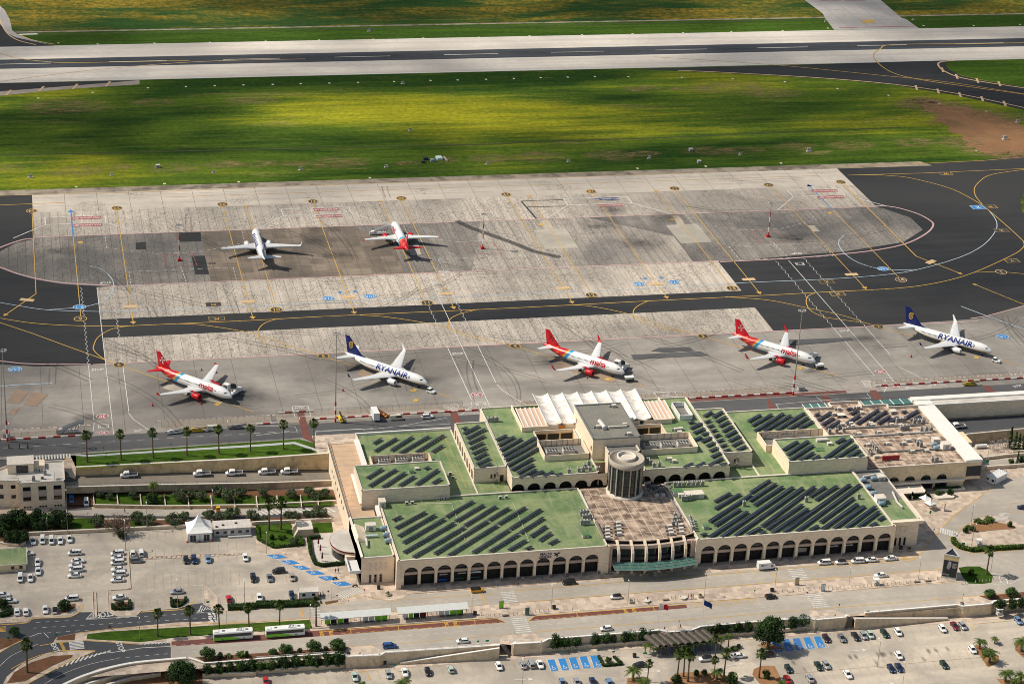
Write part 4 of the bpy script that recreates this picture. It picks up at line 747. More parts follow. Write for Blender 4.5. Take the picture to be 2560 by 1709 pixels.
fl(OY,'A3',[(1660,250),(1680,220),(1760,150),(1850,90)],.22);fl(OY,'B3',[(1700,1560),(2060,1300)],.22);fl(OY,'B3',[(2180,1530),(2230,1450),(2500,1430)],.14);fl(OY,'B3',[(2180,1530),(2420,1545)],.14)
WP=MB()
for u in range(1240,1680,36):pass
def ptick(t,a,b,n,du,dv,mb=None,w=.12,zz=zs):
 for k in range(n):
  p1=G(t,a[0]+(b[0]-a[0])*k/(n-1),a[1]+(b[1]-a[1])*k/(n-1),zz);q=G(t,a[0]+(b[0]-a[0])*k/(n-1)+du,a[1]+(b[1]-a[1])*k/(n-1)+dv,zz)
  (mb or WP).strip([p1,q],w)
ptick('A0',(1210,195),(1660,165),7,8,80);ptick('A0',(1330,330),(2240,265),12,8,75);ptick('A0',(1330,430),(2240,370),12,10,75);ptick('A0',(1330,565),(2180,520),12,10,70);ptick('A0',(1330,640),(2180,590),12,10,70)
ptick('A0',(1220,790),(1500,775),5,15,90);ptick('A0',(2000,760),(2300,745),5,15,70);ptick('A1',(10,590),(360,565),5,12,65)
fl(W,'A0',[(660,692),(775,688)],.25);fl(W,'A0',[(745,723),(850,720)],.2);fl(W,'A0',[(1675,519),(1790,517)],.2);fl(W,'A0',[(1750,668),(1865,665)],.2);fl(W,'A1',[(80,440),(180,475)],.14);fl(W,'A1',[(540,635),(620,670)],.14)
fl(W,'A1',[(85,388),(200,432),(320,487),(440,540),(550,590),(670,640),(780,685),(880,680)],.16)
def wheelchair(q,z,s=1.,fx=1):
 n=14
 for k in range(3,n):
  a=2*pi*k/n+.6;b_=2*pi*(k+1)/n+.6
  W.strip([(q.x+cos(a)*.62*s,q.y+sin(a)*.8*s,z),(q.x+cos(b_)*.62*s,q.y+sin(b_)*.8*s,z)],.2*s)
 W.strip([(q.x-.1*s,q.y+1.3*s,z),(q.x-.05*s,q.y+.4*s,z),(q.x+.6*s*fx,q.y+.3*s,z),(q.x+.9*s*fx,q.y-.6*s,z)],.22*s);W.box(q.x-.15*s,q.y+1.7*s,z,.4*s,.45*s,.01)
for u,v in((172,404),(288,454),(402,502),(518,550),(634,598),(752,647)):wheelchair(G('A1',u,v,zs),zs,.85)
zp=ZP+.05
for u,v in((380,1423),(482,1415),(580,1407),(680,1400),(783,1393)):wheelchair(G('A2',u,v,zp),zp,.8)
for u,v in((92,1249),(192,1241),(287,1231),(385,1223),(487,1214)):wheelchair(G('A3',u,v,zp),zp,.8)
for i in range(6):
 fl(W,'A2',[(320+i*98,1345-i*9),(358+i*98,1450-i*8)]if i<5 else[(790,1310),(828,1412)],.14,0,zp);fl(W,'A3',[(26+i*97,1172-i*9),(66+i*98,1277-i*9)],.14,0,zp)
fl(W,'A2',[(357,1450),(828,1412)],.14,0,zp);fl(W,'A3',[(66,1277),(540,1230)],.14,0,zp)
for pts in([('A2',20,1528),('A2',125,1525)],[('A2',1210,1453),('A2',1300,1450)],[('A2',1960,1400),('A2',2060,1388)],[('A3',735,1265),('A3',840,1258)],[('A3',1000,1568),('A3',1090,1563)]):
 fl(W,None,pts,.3,0,zp);head(W,G(*pts[0],zp),G(*pts[1],zp)+Ve((.9,0,0)),1.6,zp)
ptick('A3',(540,1125),(1800,1010),16,45,95,WP,.1,zp);ptick('A3',(20,1400),(1800,1240),22,85,170,WP,.1,zp);ptick('A1',(-40,1520),(2339,1350),26,38,85,WP,.1,zp)
ptick('A2',(0,1360),(290,1335),4,38,90,WP,.1,zp);ptick('A2',(380,1545),(900,1510),8,30,70,WP,.1,zp)
fl(OY,'A1',[(940,1455),(1010,1450),(1040,1545)],.2,0,zp);fl(WP,'A3',[(0,1490),(1950,1320)],.1,0,zp);fl(OY,'A3',[(1800,1000),(1850,990),(1900,1095)],.18,0,zp);fl(WY,'A3',[(1880,1017),(2230,985)],.3,0,zp)
for nm,mb,mt in(('street_yellow_lines',Y,DA_),('street_white_lines',W,CE_),('street_tan_markings',WY,EH_),('street_orange_lines',OY,EG_),('parking_bay_lines',WP,GD_),('road_symbol_panels',WB,CE_),('road_symbols',KB,EF_)):Qq(nm,mb,[mt])
for i in range(34):
 u=RU(60,1750);v=1385-u*.085+random.choice((0,0,75))if i%2 else 1085-u*.06;q=G('A3',u+20,v if i%2==0 or True else v,ZP)
 mb=MB();mb.add([(cos(2*pi*k/14),sin(2*pi*k/14),0)for k in range(14)],[tuple(range(14))]);o=obj(BP_,mb.mesh(BP_,[BP_]),loc=(q.x,q.y,ZP+.07+i*.001));o.scale=(.8,2.,1);o['kind']=DJ_
#walls and terraces
def Fz(name,Dq,tops,zb,th,mats,cap=.5,cat='wall',batter=.0,group=None,pale=True):
 """wall running along tops; front face drops to zb (a level or one per point)"""
 zb=zb if isinstance(zb,(list,tuple))else[zb]*len(tops)
 org=(tops[0].x,tops[0].y,zb[0]);root=Bq(name,Dq,cat,org,group=group)
 a=MB();c=MB()
 for i in range(len(tops)-1):
  p,q=tops[i],tops[i+1];d=(q-p);d.z=0;d.normalize();n=Ve((-d.y,d.x,0))*th
  b0=Ve((p.x,p.y,zb[i]))-n/th*batter;b1=Ve((q.x,q.y,zb[i+1]))-n/th*batter
  a.add([b0,b1,q,p,b0+n,b1+n,q+n,p+n],[(0,1,2,3),(5,4,7,6),(0,3,7,4),(1,5,6,2)])
  e=n/th*.08;u=Ve((0,0,.22))
  c.add([p-e,q-e,q+n+e,p+n+e,p-e+u,q-e+u,q+n+e+u,p+n+e+u],[(0,3,2,1),(4,5,6,7),(0,1,5,4),(1,2,6,5),(2,3,7,6),(3,0,4,7)])
 pw('masonry',a,[mats[0]],root);pw(AA_,c,[mats[1]],root)
 return root
Lq(GU_,[(q.x,q.y)for q in GX([('B0',695,1015),('B0',2339,930),('B1',350,905),('B1',560,985),('B1',560,1010),('B0',700,1128)])],AT_,.03)
fm=[('B0',730,1003),('B0',2339,893),('B1',390,868),('B1',640,935),('B1',580,970),('B1',350,895),('B0',2339,920),('B0',800,1010)]
Lq(GU_,[(q.x,q.y)for q in GX(fm)],AT_,.05)
Lq('garden_path',[(q.x,q.y)for q in GX([('B0',690,1010),('B0',800,1012),('B0',2339,918),('B1',355,893),('B1',590,970),('B1',560,982),('B1',345,912),('B0',2339,937),('B0',800,1028),('B0',690,1020)])],'plank_grey',.09)
Lq('forecourt_by_garden',[(q.x,q.y)for q in GX([('B1',590,975),('B1',650,940),('B1',720,935),('B1',720,1010),('B1',560,1010),('B1',560,990)])],AF_,.07)
Fz('garden_wall','long ochre retaining wall below the palm lawn beside the ramp road',[G('B0',692,1128,0),G('B0',2339,1046,0),G('B1',560,1008,0),G('B1',660,1000,.6)],[-3.2,-4.6,-6.,-6.],.7,(EK_,AA_))
rr=MB();tp=[G('B0',585,1180,-2.6),G('B0',700,1225,-3.1),G('B0',1400,1195,-3.9),G('B0',2339,1150,-4.9),G('B1',560,1150,-6.2),G('B1',720,1155,-6.4)];bt=[G('B0',585,1300,-3.1),G('B0',700,1298,-3.2),G('B0',1400,1275,-4.),G('B0',2339,1262,-5.),G('B1',560,1242,-6.2),G('B1',720,1240,-6.4)]
n=len(tp);rr.add(bt+[q+Ve((0,2.5,0))for q in tp],[(i,i+1,i+1+n,i+n)for i in range(n-1)]);Qq('ramp_road',rr,[GC_])
sh=MB();sh.poly([Ve((q.x,q.y,z))for q,z in zip([G('B0',300,1060,0),G('B0',640,1008,0),G('B0',690,1120,-.8),G('B0',700,1245,-3.),G('B0',560,1260,-2.9),G('B0',500,1150,-1.)],(.05,.05,-.7,-2.9,-2.8,-.9))]);Qq('ramp_apron',sh,[CN_])
hs=MB();cc=[G('B0',640,1012,.1),G('B0',560,1070,-.1),G('B0',520,1110,-.5),G('B0',510,1140,-.9),G('B0',590,1190,-1.9),G('B0',690,1240,-2.75),G('B0',692,1125,-.55)];hs.poly(cc);Qq('hatched_corner',hs,[AF_])
hy=MB()
for a,b in(((585,1040),(680,1085)),((550,1065),(680,1115)),((528,1095),(680,1150)),((560,1145),(680,1185)),((575,1190),(690,1232))):
 t_=lambda q:(q[1]-1012)/228
 hy.strip([G('B0',a[0],a[1],.15-2.75*max(0,(a[1]-1030)/210)),G('B0',b[0],b[1],.15-2.75*max(0,(b[1]-1030)/210))],.3,0,.12)
Qq('hatched_corner_lines',hy,[EG_])
Fz(GV_,'weathered stone retaining wall behind the olive tree beds',[G('B0',600,1308,-3.2),G('B0',1400,1288,-4.),G('B0',2339,1272,-5.),G('B1',700,1248,-6.3)],[-5.6,-6.4,-7.4,-9.6],.5,(DC_,AA_))
bf=[G('B0',600,1372,-7.4),G('B0',850,1365,-7.4),G('B1',715,1375,-7.6)]
Lq('bed_terrace',[(q.x,q.y)for q in[G('B0',850,1470,-7.5),G('B1',720,1440,-7.5),G('B1',720,1330,-7.5),G('B0',600,1340,-7.5),G('B0',600,1470,-7.5)]],AQ_,-7.45)
edges=[850,1068,1280,1500,1715,1925,2135,2339+2,2339+190,2339+405,2339+560,2339+715]
for i in range(len(edges)-1):
 def Bp(u,v,z=-7.4):return G('B0',u,v,z)if u<=2339 else G('B1',u-2339,v,z)
 u0,u1=edges[i],edges[i+1];sl=(u0-850)/2200
 vb0=1462+25*min(1,sl*1.6)-55*max(0,sl-.7)
 pts=[Bp(u0+12,vb0-3),Bp(u1-8,vb0-3),Bp(u1-18,vb0-100),Bp(u0+4,vb0-98)]
 Lq('planting_bed',[(q.x,q.y)for q in pts],AT_ if i%4!=3 else AT_,-7.38)
 a=Bp(u0,vb0-105,-6.7);b=Bp(u0+12,vb0,-6.7)
 o=MB();o.bar((a.x,a.y,-7.1),(b.x,b.y,-7.1),.3,.8);solo('bed_divider',o,[AA_],'%s stone divider between the olive tree beds, counted from the office'%ORD[i+1],'wall',(a.x,a.y,-7.5),'dividers between the tree beds')
Fz('bed_wall','low ochre wall along the front of the olive tree beds',[G('B0',850,1468,-7.),G('B0',1500,1480,-7.),G('B0',2339,1468,-7.),G('B1',730,1430,-7.)],-8.,.4,(EK_,AA_))
Kq('terrace_road',[('B0',-100,1590),('B0',600,1520),('B0',850,1500),('B0',1500,1508),('B0',2339,1500),('B1',760,1475),('B1',760,1560),('A1',700,30),('A1',0,55),('A0',1500,35),('A0',640,15),('A0',-100,75)],CD_,z0+.01)
Kq('terrace_road_dark_lane',[('A1',0,25),('A1',640,0),('A1',640,30),('A1',0,55),('A0',1900,60),('A0',620,45),('A0',620,25),('A0',1900,38)],CP_,z0+.03)  # narrow lane strip laid in the darker street asphalt
hm=MB()
for k in range(15):
 u=-20+k*48;a=G('B1',u,1515-k*1.5,z0+.04);b=G('B1',u+75,1560-k*2,z0+.04);hm.strip([a,b],.75)
Qq('hatched_lane',hm,[CE_])
Kq('office_forecourt',[('B0',598,1365),('B0',850,1355),('B0',850,1480),('B0',600,1510)],BS_,z0+.02)
Kq('hedge_bed',[('A0',-100,60),('A0',640,60),('A0',1500,70),('A0',1690,50),('A0',1690,120),('A0',240,195),('A0',60,260),('A0',-100,265)],AQ_,z0+.02)
Kq('hedge_bed',[('A0',1950,25),('A0',2339,20),('A1',640,-5),('A1',700,60),('A1',0,100),('A0',1950,75)],AQ_,z0+.02)
Kq(GW_,[('A0',655,55),('A0',860,45),('A0',865,155),('A0',655,170)],AT_,z0+.04);Kq(GW_,[('A0',1185,60),('A0',1310,55),('A0',1310,135),('A0',1200,140)],AT_,z0+.04)
Fz(GX_,'low stone wall along the back of the west car park',[G('A0',235,190,-7.),G('A0',900,158,-7.),G('A0',1690,120,-7.)],ZF,.5,(AL_,AA_))
Fz(GX_,'low stone wall behind the portable office and the small lawn',[G('A0',2300,95,-7.),G('A1',0,90,-7.),G('A1',330,75,-7.),G('A1',690,58,-7.)],ZF,.5,(AL_,AA_))
Fz('curved_wall','curved stone wall round the tree bed at the left car park corner',[G('A0',-60,262,-7.2),G('A0',60,290,-7.2),G('A0',160,295,-7.2),G('A0',235,275,-7.2),G('A0',240,200,-7.2)],ZF,.4,(AL_,AA_))
rt=[('A1',820,1322),('A1',1135,1308),('A1',1175,1285),('A1',2228,1215)]
Fz(DO_,'long limestone retaining wall with white coping, left of the street stairs',[G(*q,ZF+.6)for q in rt],ZP,.6,(AL_,AS_))
Fz(DO_,'limestone retaining wall behind the shrubs and the barrel roof shelter',[G(*q,ZF+.6)for q in(('A1',2339+25,1178),('A2',0,1205),('A2',275,1190),('A2',335,1160),('A2',1290,1085),('A2',1350,1078),('A2',1420,1098),('A2',1640,1080),('A2',1730,1045),('A2',2200,1005),('A3',160,980))],ZP,.6,(AL_,AS_))
Fz(DO_,'angled limestone bastion wall beside the disabled bays on the right',[G(*q,ZF+.6)for q in(('A3',160,982),('A3',375,970),('A3',435,985),('A3',705,962),('A3',730,940))],ZP,.6,(AL_,AS_))
Fz(DO_,'limestone retaining wall right of the stairs below the poster tower',[G(*q,ZF+.6)for q in(('A3',885,920),('A3',1725,848),('A3',1790,862),('A3',2045,838),('A3',2068,815),('A3',2600,770))],ZP,.6,(AL_,AS_))
Lq(DP_,[(q.x,q.y)for q in GX([('A3',375,975),('A3',435,990),('A3',705,968),('A3',730,945),('A3',600,890),('A3',380,900)],ZF)]+[],AF_,ZF+.04)
Lq(DP_,[(q.x,q.y)for q in GX([('A1',830,1325),('A1',1135,1312),('A1',1180,1280),('A1',1050,1212),('A1',860,1228),('A1',795,1290)],ZF)],AF_,ZF+.04)
Lq(DP_,[(q.x,q.y)for q in GX([('A3',1700,850),('A3',1790,870),('A3',2045,845),('A3',2060,820),('A3',1925,765),('A3',1730,775)],ZF)],AF_,ZF+.04)
Lq(DP_,[(q.x,q.y)for q in GX([('A2',1290,1085),('A2',1420,1104),('A2',1640,1086),('A2',1730,1050),('A2',1500,1030)],ZF)],AF_,ZF+.04)
Lq('stair_paving',[(q.x,q.y)for q in GX([('A2',-110,1200),('A2',0,1212),('A2',275,1196),('A2',335,1166),('A2',200,1105),('A2',0,1115),('A2',-110,1130)],ZF)],AF_,ZF+.04)
Fz('shrub_terrace_wall','low wall in front of the round shrubs at the bottom left',[G('A0',1850,1480,-10.2),G('A0',2339,1462,-10.2),G('A1',0,1448,-10.2),G('A1',810,1390,-10.2)],ZP,.5,(AL_,AA_))
Lq('shrub_terrace',[(q.x,q.y)for q in[G('A0',1850,1480,-10.3),G('A1',810,1388,-10.3),G('A1',820,1290,-10.3),G('A0',1800,1350,-10.3)]],AQ_,-10.3)
Fz('bed_retaining_wall','wall with a white rail below the soil bed of round trees',[G('A0',1720,1330,ZF+.5),G('A0',1870,1380,ZF+.5),G('A0',2339,1345,ZF+.5),G('A1',0,1342,ZF+.5),G('A1',735,1288,ZF+.5),G('A1',825,1318,ZF+.5)],-10.4,.4,(AL_,AS_))
Fz(FD_,'low wall in front of the shrub bed left of the barrel roof shelter',[G('A2',305,1245,-10.3),G('A2',1275,1172,-10.3)],ZP,.5,(AL_,AA_))
Fz(FD_,'low wall in front of the shrubs right of the barrel roof shelter',[G('A2',1860,1120,-10.3),G('A2',2339,1085,-10.3),G('A3',385,1045,-10.3)],ZP,.5,(AL_,AA_))
cw=GX([('A0',560,1590),('A0',740,1508),('A0',900,1455),('A0',1100,1402),('A0',1300,1370),('A0',1700,1335)],ZF+.5)
Fz('roadside_wall','curved pale roadside wall along the bend at the bottom left',spline(cw,5),ZP+.4,.7,(AL_,AS_))
Fz(GY_,'upper stepped garden wall below the road bend',[G('A0',720,1590,-9.4),G('A0',1060,1490,-9.4),G('A0',1345,1440,-9.4)],ZP,.5,(AL_,AS_))
Fz(GY_,'lower stepped garden wall below the road bend',[G('A0',930,1590,-10.3),G('A0',1200,1510,-10.3),G('A0',1470,1470,-10.3)],ZP,.5,(AL_,AS_))
Lq('garden_terrace',[(q.x,q.y)for q in GX([('A0',600,1640),('A0',1200,1400),('A0',1850,1370),('A0',1850,1568),('A0',1500,1640)],ZP)],CO_,ZP+.02)
def ramp_wall(a,b,Dq):
 d=(b-a);n=Ve((0,.45,0));root=Bq('ramp_wall',Dq,'wall',(a.x,a.y,ZP))
 mb=MB();zb0=Ve((a.x,a.y,ZP));zb1=Ve((b.x,b.y,ZP))
 mb.add([zb0,zb1,b,a,zb0+n,zb1+n,b+n,a+n],[(0,1,2,3),(5,4,7,6),(1,5,6,2),(0,3,7,4)]);pw('masonry',mb,[AL_],root)
 c=MB();c.bar(a+n/2+Ve((0,0,.1)),b+n/2+Ve((0,0,.1)),.6,.22);pw(AA_,c,[AS_],root)
 f=MB();k=Ve((0,2.6,-.9));f.add([a+n+Ve((0,0,-.8)),b+n+Ve((0,0,-.9)),b+k,a+k],[(0,1,2,3)]);pw('walkway',f,[AF_],root)
ramp_wall(G('A1',1315,1378,ZP+.5),G('A1',2225,1243,ZF+.5),'stone wall of the sloping footpath left of the street stairs')
ramp_wall(G('A3',1645,970,ZP+.6),G('A3',800,972,ZF+.6),'stone wall of the sloping footpath right of the street stairs')
def stairs(t,c,Dq):
 q=[G(t,u,v,z)for u,v,z in c]
 root=Bq(DQ_,Dq,DQ_,tuple(q[3]));mb=MB();n=14
 for k in range(n):
  f0,f1=k/n,(k+1)/n;z=q[0].z+(q[3].z-q[0].z)*f0
  A=q[0]+(q[3]-q[0])*f0;B=q[1]+(q[2]-q[1])*f0;C=q[1]+(q[2]-q[1])*f1;D=q[0]+(q[3]-q[0])*f1
  for p_ in(A,B,C,D):p_.z=z
  zz=Ve((0,0,-.25));mb.add([A,B,C,D,D+zz,C+zz],[(0,3,2,1),(3,4,5,2)])
 pw('steps',mb,[BM_],root)
stairs('A1',[(2235,1215,ZF),(2275,1208,ZF),(2339,1300,ZP),(2310,1320,ZP)],'dark stone stairs from the street to the lower car park, left of centre')
stairs('A3',[(725,950,ZF),(775,945,ZF),(765,1055,ZP),(710,1050,ZP)],'dark stone stairs from the street to the lower car park, right of centre')
#terminal building
def parapet(mb,pts,z,h=.5,th=.4,m=0,closed=True):
 n=len(pts)
 for i in range(n if closed else n-1):
  a=Ve((*pts[i][:2],z+h/2));b=Ve((*pts[(i+1)%n][:2],z+h/2));d=(b-a).normalized()
  mb.bar(a-d*th/2,b+d*th/2-d*.004,th,h,m)
def block(root,x0,x1,y0,y1,zb,zt,wallm=AI_,roofm=AR_,par=.5,cop=AA_,holes=None,sides='SENW',th=.45):
 w=MB()
 if 'S' in sides:w.add([(x0,y0,zb),(x1,y0,zb),(x1,y0,zt),(x0,y0,zt)],[(0,1,2,3)])
 if 'N' in sides:w.add([(x1,y1,zb),(x0,y1,zb),(x0,y1,zt),(x1,y1,zt)],[(0,1,2,3)])
 if 'W' in sides:w.add([(x0,y1,zb),(x0,y0,zb),(x0,y0,zt),(x0,y1,zt)],[(0,1,2,3)])
 if 'E' in sides:w.add([(x1,y0,zb),(x1,y1,zb),(x1,y1,zt),(x1,y0,zt)],[(0,1,2,3)])
 pw('wall',w,[wallm],root)
 r=MB()
 if holes:
  xs=sorted({x0,x1,*[h[0]for h in holes],*[h[1]for h in holes]});ys=sorted({y0,y1,*[h[2]for h in holes],*[h[3]for h in holes]})
  for i in range(len(xs)-1):
   for j in range(len(ys)-1):
    cx,cy=(xs[i]+xs[i+1])/2,(ys[j]+ys[j+1])/2
    if not any(h[0]<cx<h[1]and h[2]<cy<h[3]for h in holes):r.add([(xs[i],ys[j],zt),(xs[i+1],ys[j],zt),(xs[i+1],ys[j+1],zt),(xs[i],ys[j+1],zt)],[(0,1,2,3)])
 else:r.add([(x0,y0,zt),(x1,y0,zt),(x1,y1,zt),(x0,y1,zt)],[(0,1,2,3)])
 pw('roof',r,[roofm],root)
 if par:
  p=MB();i=th/2-.05;parapet(p,[(x0+i,y0+i),(x1-i,y0+i),(x1-i,y1-i),(x0+i,y1-i)],zt-.06,par+.06,th);pw(BI_,p,[cop],root)
def archwall(mb,fr,s0,s1,z0,z1,cs,hw,zsp,dep,m=0,n=12):
 """wall face with round-headed openings; fr(s, z, d) gives the world point at depth d"""
 cuts=[s0]+[(cs[i]+cs[i+1])/2 for i in range(len(cs)-1)]+[s1]
 for i,c in enumerate(cs):
  a,b=cuts[i],cuts[i+1]
  mb.add([fr(a,z0,0),fr(c-hw,z0,0),fr(c-hw,zsp,0),fr(a,zsp,0)],[(0,1,2,3)],m);mb.add([fr(c+hw,z0,0),fr(b,z0,0),fr(b,zsp,0),fr(c+hw,zsp,0)],[(0,1,2,3)],m)
  arc=[(c-hw*cos(pi*k/n),zsp+hw*sin(pi*k/n))for k in range(n+1)]
  for k in range(n):
   (p,q),(r,s)=arc[k],arc[k+1]
   ta=a if k==0 else p;tb=b if k==n-1 else r
   mb.add([fr(p,q,0),fr(r,s,0),fr(tb,z1,0),fr(ta,z1,0)],[(0,1,2,3)],m)
   mb.add([fr(p,q,0),fr(p,q,dep),fr(r,s,dep),fr(r,s,0)],[(0,1,2,3)],m)
  mb.add([fr(a,zsp,0),fr(c-hw,zsp,0),fr(a,z1,0)],[(0,1,2)],m);mb.add([fr(c+hw,zsp,0),fr(b,zsp,0),fr(b,z1,0)],[(0,1,2)],m)
  for s in(c-hw,c+hw):mb.add([fr(s,z0,0),fr(s,zsp,0),fr(s,zsp,dep),fr(s,z0,dep)],[(0,1,2,3)],m)
T=Bq('terminal_building','huge beige airport terminal with green roofs, arched fronts and a round glass tower',DR_,(196,595,ZF))
def front_hall(x0,x1,c0,pitch,hw):
 w=MB();cs=[c0+pitch*i for i in range(12)]
 archwall(w,lambda s,z,d:(s,595+d,z),x0,x1,ZF,2.6,cs,hw,ZF+5.45,1.3)
 w.add([(x0,636,ZF),(x0,595,ZF),(x0,595,2.6),(x0,636,2.6)],[(0,1,2,3)]);w.add([(x1,595,ZF),(x1,636,ZF),(x1,636,2.6),(x1,595,2.6)],[(0,1,2,3)])
 w.add([(x0,595.35,2.6),(x1,595.35,2.6),(x1,595.35,2.2),(x0,595.35,2.2)],[(0,3,2,1)])
 pw(FE_,w,[AI_],T)
 for i,c in enumerate(cs):
  g=MB();g.bx(c-hw,c+hw,596.4,596.5,ZF+5.5,ZF+5.45+hw);
  f=pw(GZ_,g,[AJ_],T)
  mu=MB()
  for k in range(-3,4):mu.bx(c+k*hw/3.6-.05,c+k*hw/3.6+.05,596.30,596.395,ZF+5.6,ZF+5.45+math.sqrt(max(.1,1-(k/3.6)**2))*hw)
  mu.bx(c-hw*.9,c+hw*.9,596.28,596.36,ZF+6.5,ZF+6.58)
  obj(DS_,mu.mesh(DS_,[AO_],tuple(T.location)),f)
  l=MB();l.bx(c-hw,c+hw,595.75,596.38,ZF+4.55,ZF+5.5);pw('lintel',l,[CR_],T)
  b=MB();b.bx(c-hw,c+hw,597.2,597.3,ZF,ZF+4.55);bw=pw('shopfront',b,[BW_],T)
  mu=MB()
  for k in range(-2,3):mu.bx(c+k*hw/2.6-.04,c+k*hw/2.6+.04,597.08,597.195,ZF+.05,ZF+4.5)
  mu.bx(c-hw*.95,c+hw*.95,597.06,597.16,ZF+2.5,ZF+2.58)
  obj(HA_,mu.mesh(HA_,[BG_],tuple(T.location)),bw)
  for s in(-1,1):
   q=MB();q.box(c+s*pitch/2,594.97,ZF+.7,pitch-2*hw+.06,.12,1.4);
   if s==1 or i==0:pw('pier_foot',q,[BM_],T)
 r=MB();r.add([(x0,595.3,2.2),(x1,595.3,2.2),(x1,636,2.2),(x0,636,2.2)],[(0,1,2,3)]);pw('roof',r,[AR_],T)
 p=MB();parapet(p,[(x0+.2,595.15),(x1-.2,595.15),(x1-.2,635.8),(x0+.2,635.8)],2.35,.36,.5);pw(BI_,p,[AA_],T)
 for a in(x0,x1):s=MB();s.bx(a-.6,a+.6,594.9,596.2,ZF,2.55);pw('corner_pier',s,[AI_],T)
front_hall(110.2,180.4,114.5,5.52,2.35);front_hall(211.6,281.5,215.5,5.73,2.42)
sg=[('E0',665,960,2.6,.45,FF_,AE_),('E0',845,948,2.8,.45,FF_,AE_),('E0',985,945,3.6,.6,'CAR RENTAL',AY_),('E0',665,1022,4.2,.7,'OPEN',BO_),('E0',835,1015,4.,.35,'',CH_),('E0',995,1000,4.,.4,'',CH_),('E1',1262,880,3.6,1.6,'DEPARTURES',AC_),('E1',1580,868,3.4,.5,FG_,AE_),('E1',1720,852,3.4,.5,FG_,AE_)]
for t,u,v,w_,h_,s,mt in sg:
 if s in(FF_,'CAR RENTAL','OPEN','DEPARTURES',FG_):s=''
 x=G(t,u,v,ZF+2.2).x;z=ZF+(3.2 if h_<.62 and v<965 else 1.2);
 if h_>1:z=ZF+2.6
 g=MB();g.box(x,596.9,z,w_,.12,h_);pw('shop_sign',g,[mt],T)
tx=MB();qx=G('E0',1712,730,1.)
for k,(s,sz)in enumerate((('MALTA',1.25),('INTERNATIONAL',.48),('AIRPORT',1.05))):put_text(tx,s,(159.4-k*.12,594.90,1.25-[0,.72,1.3][k]),(1,0,0),(0,0,1),sz,bold=.02)
pw('facade_lettering',tx,['navy'],T)
bd=MB();cx,cz=162.9,.75
P2=lambda pts:bd.add([(cx+a,594.90,cz+b)for a,b in pts],[tuple(range(len(pts)))])
P2([(-.9,.75),(-.3,.7),(.25,.1),(.1,-.25),(-.4,.05)]);P2([(-1.,-.3),(-.4,-.15),(.1,.25),(.0,-.1),(-.4,-.45)]);P2([(.0,-.1),(.35,.2),(1.4,.55),(1.2,.85),(.5,.75),(-.1,.25)]);P2([(.2,.1),(.6,.1),(.55,-.5),(.15,-1.),(-.05,-.75),(.15,-.4)])
pw('bird_emblem',bd,['navy'],T)
X0,X1=180.6,211.4
w=MB();w.bx(X0,X1,597.6,598.2,ZF,2.);pw('entrance_wall',w,[BW_],T)
for z,h,y,mt in((-3.,1.1,596.4,BG_),(1.1,1.2,596.6,CR_),(-5.6,.8,596.8,AO_)):
 b=MB()
 for k in range(12):
  a0,a1=k/12,(k+1)/12;xa,xb=182.5+a0*27.5,182.5+a1*27.5;ya,yb=y-1.6*sin(pi*a0),y-1.6*sin(pi*a1)
  b.add([(xa,ya,z-h/2),(xb,yb,z-h/2),(xb,yb,z+h/2),(xa,ya,z+h/2),(xb,yb+1,z+h/2),(xa,ya+1,z+h/2)],[(0,1,2,3),(3,2,4,5)])
 pw('band',b,[mt],T)
g=MB()
for k in range(12):
 a0,a1=k/12,(k+1)/12;xa,xb=182.5+a0*27.5,182.5+a1*27.5;ya,yb=596.9-1.5*sin(pi*a0),596.9-1.5*sin(pi*a1)
 g.add([(xa,ya,ZF),(xb,yb,ZF),(xb,yb,.6),(xa,ya,.6)],[(0,1,2,3)])
pw('entrance_glazing',g,[AJ_],T)
for x,mtx in((181.2,1.6),(210.6,1.6)):
 b=MB();b.box(x,596.4,-3,2.2,1.4,10);pw('side_wall',b,[DD_],T)
for i in range(6):
 x=184.3+i*4.62;yb=594.6-1.5*sin(pi*(i+.5)/6);f=MB();prof=[(yb,ZF),(yb,-1.4),(yb+.25,-.3),(yb+.9,.8),(yb+1.9,1.8),(yb+3.2,2.45),(yb+4.4,2.6),(yb+4.4,2.1),(yb+2.6,1.2),(yb+1.6,0),(yb+1.1,-1.5),(yb+1.,ZF)]
 f.add([(x-.42,a,b)for a,b in prof]+[(x+.42,a,b)for a,b in prof],[tuple(range(12)),tuple(reversed(range(12,24)))]+[((k+1)%12,k,k+12,(k+1)%12+12)for k in range(12)])
 pw('fin',f,[AI_],T)
c=MB();rb=MB();nn=20
for k in range(nn):
 a0,a1=k/nn,(k+1)/nn;f=lambda a,o:(181.9+a*28.6,594.6-1.6*sin(pi*a)-o*4.6,-3.5-o*.5)
 c.add([f(a0,1),f(a1,1),f(a1,0),f(a0,0)],[(0,1,2,3)])
 if k%2==0:rb.bar(Ve(f(a0,1))+Ve((0,0,.08)),Ve(f(a0,0))+Ve((0,0,.08)),.12)
for o in(.02,.33,.66,.98):
 for k in range(nn):rb.bar(Ve(f(k/nn,o))+Ve((0,0,.1)),Ve(f((k+1)/nn,o))+Ve((0,0,.1)),.1)
cg=pw(HB_,c,[CH_],T);obj(DT_,rb.mesh(DT_,[AH_],tuple(T.location)),cg)
r=MB();r.poly([(X0,600.2,2.25),(184,598.6,2.25),(190,597.4,2.25),(196,597,2.25),(202,597.4,2.25),(208,598.6,2.25),(X1,600.2,2.25),(X1,636,2.25),(X0,636,2.25)]);pw('roof',r,[EJ_],T)
p=MB();parapet(p,[(X0,600.2),(184,598.6),(190,597.4),(196,597),(202,597.4),(208,598.6),(X1,600.2)],2.2,.35,.4,closed=False);pw(BI_,p,[DD_],T)
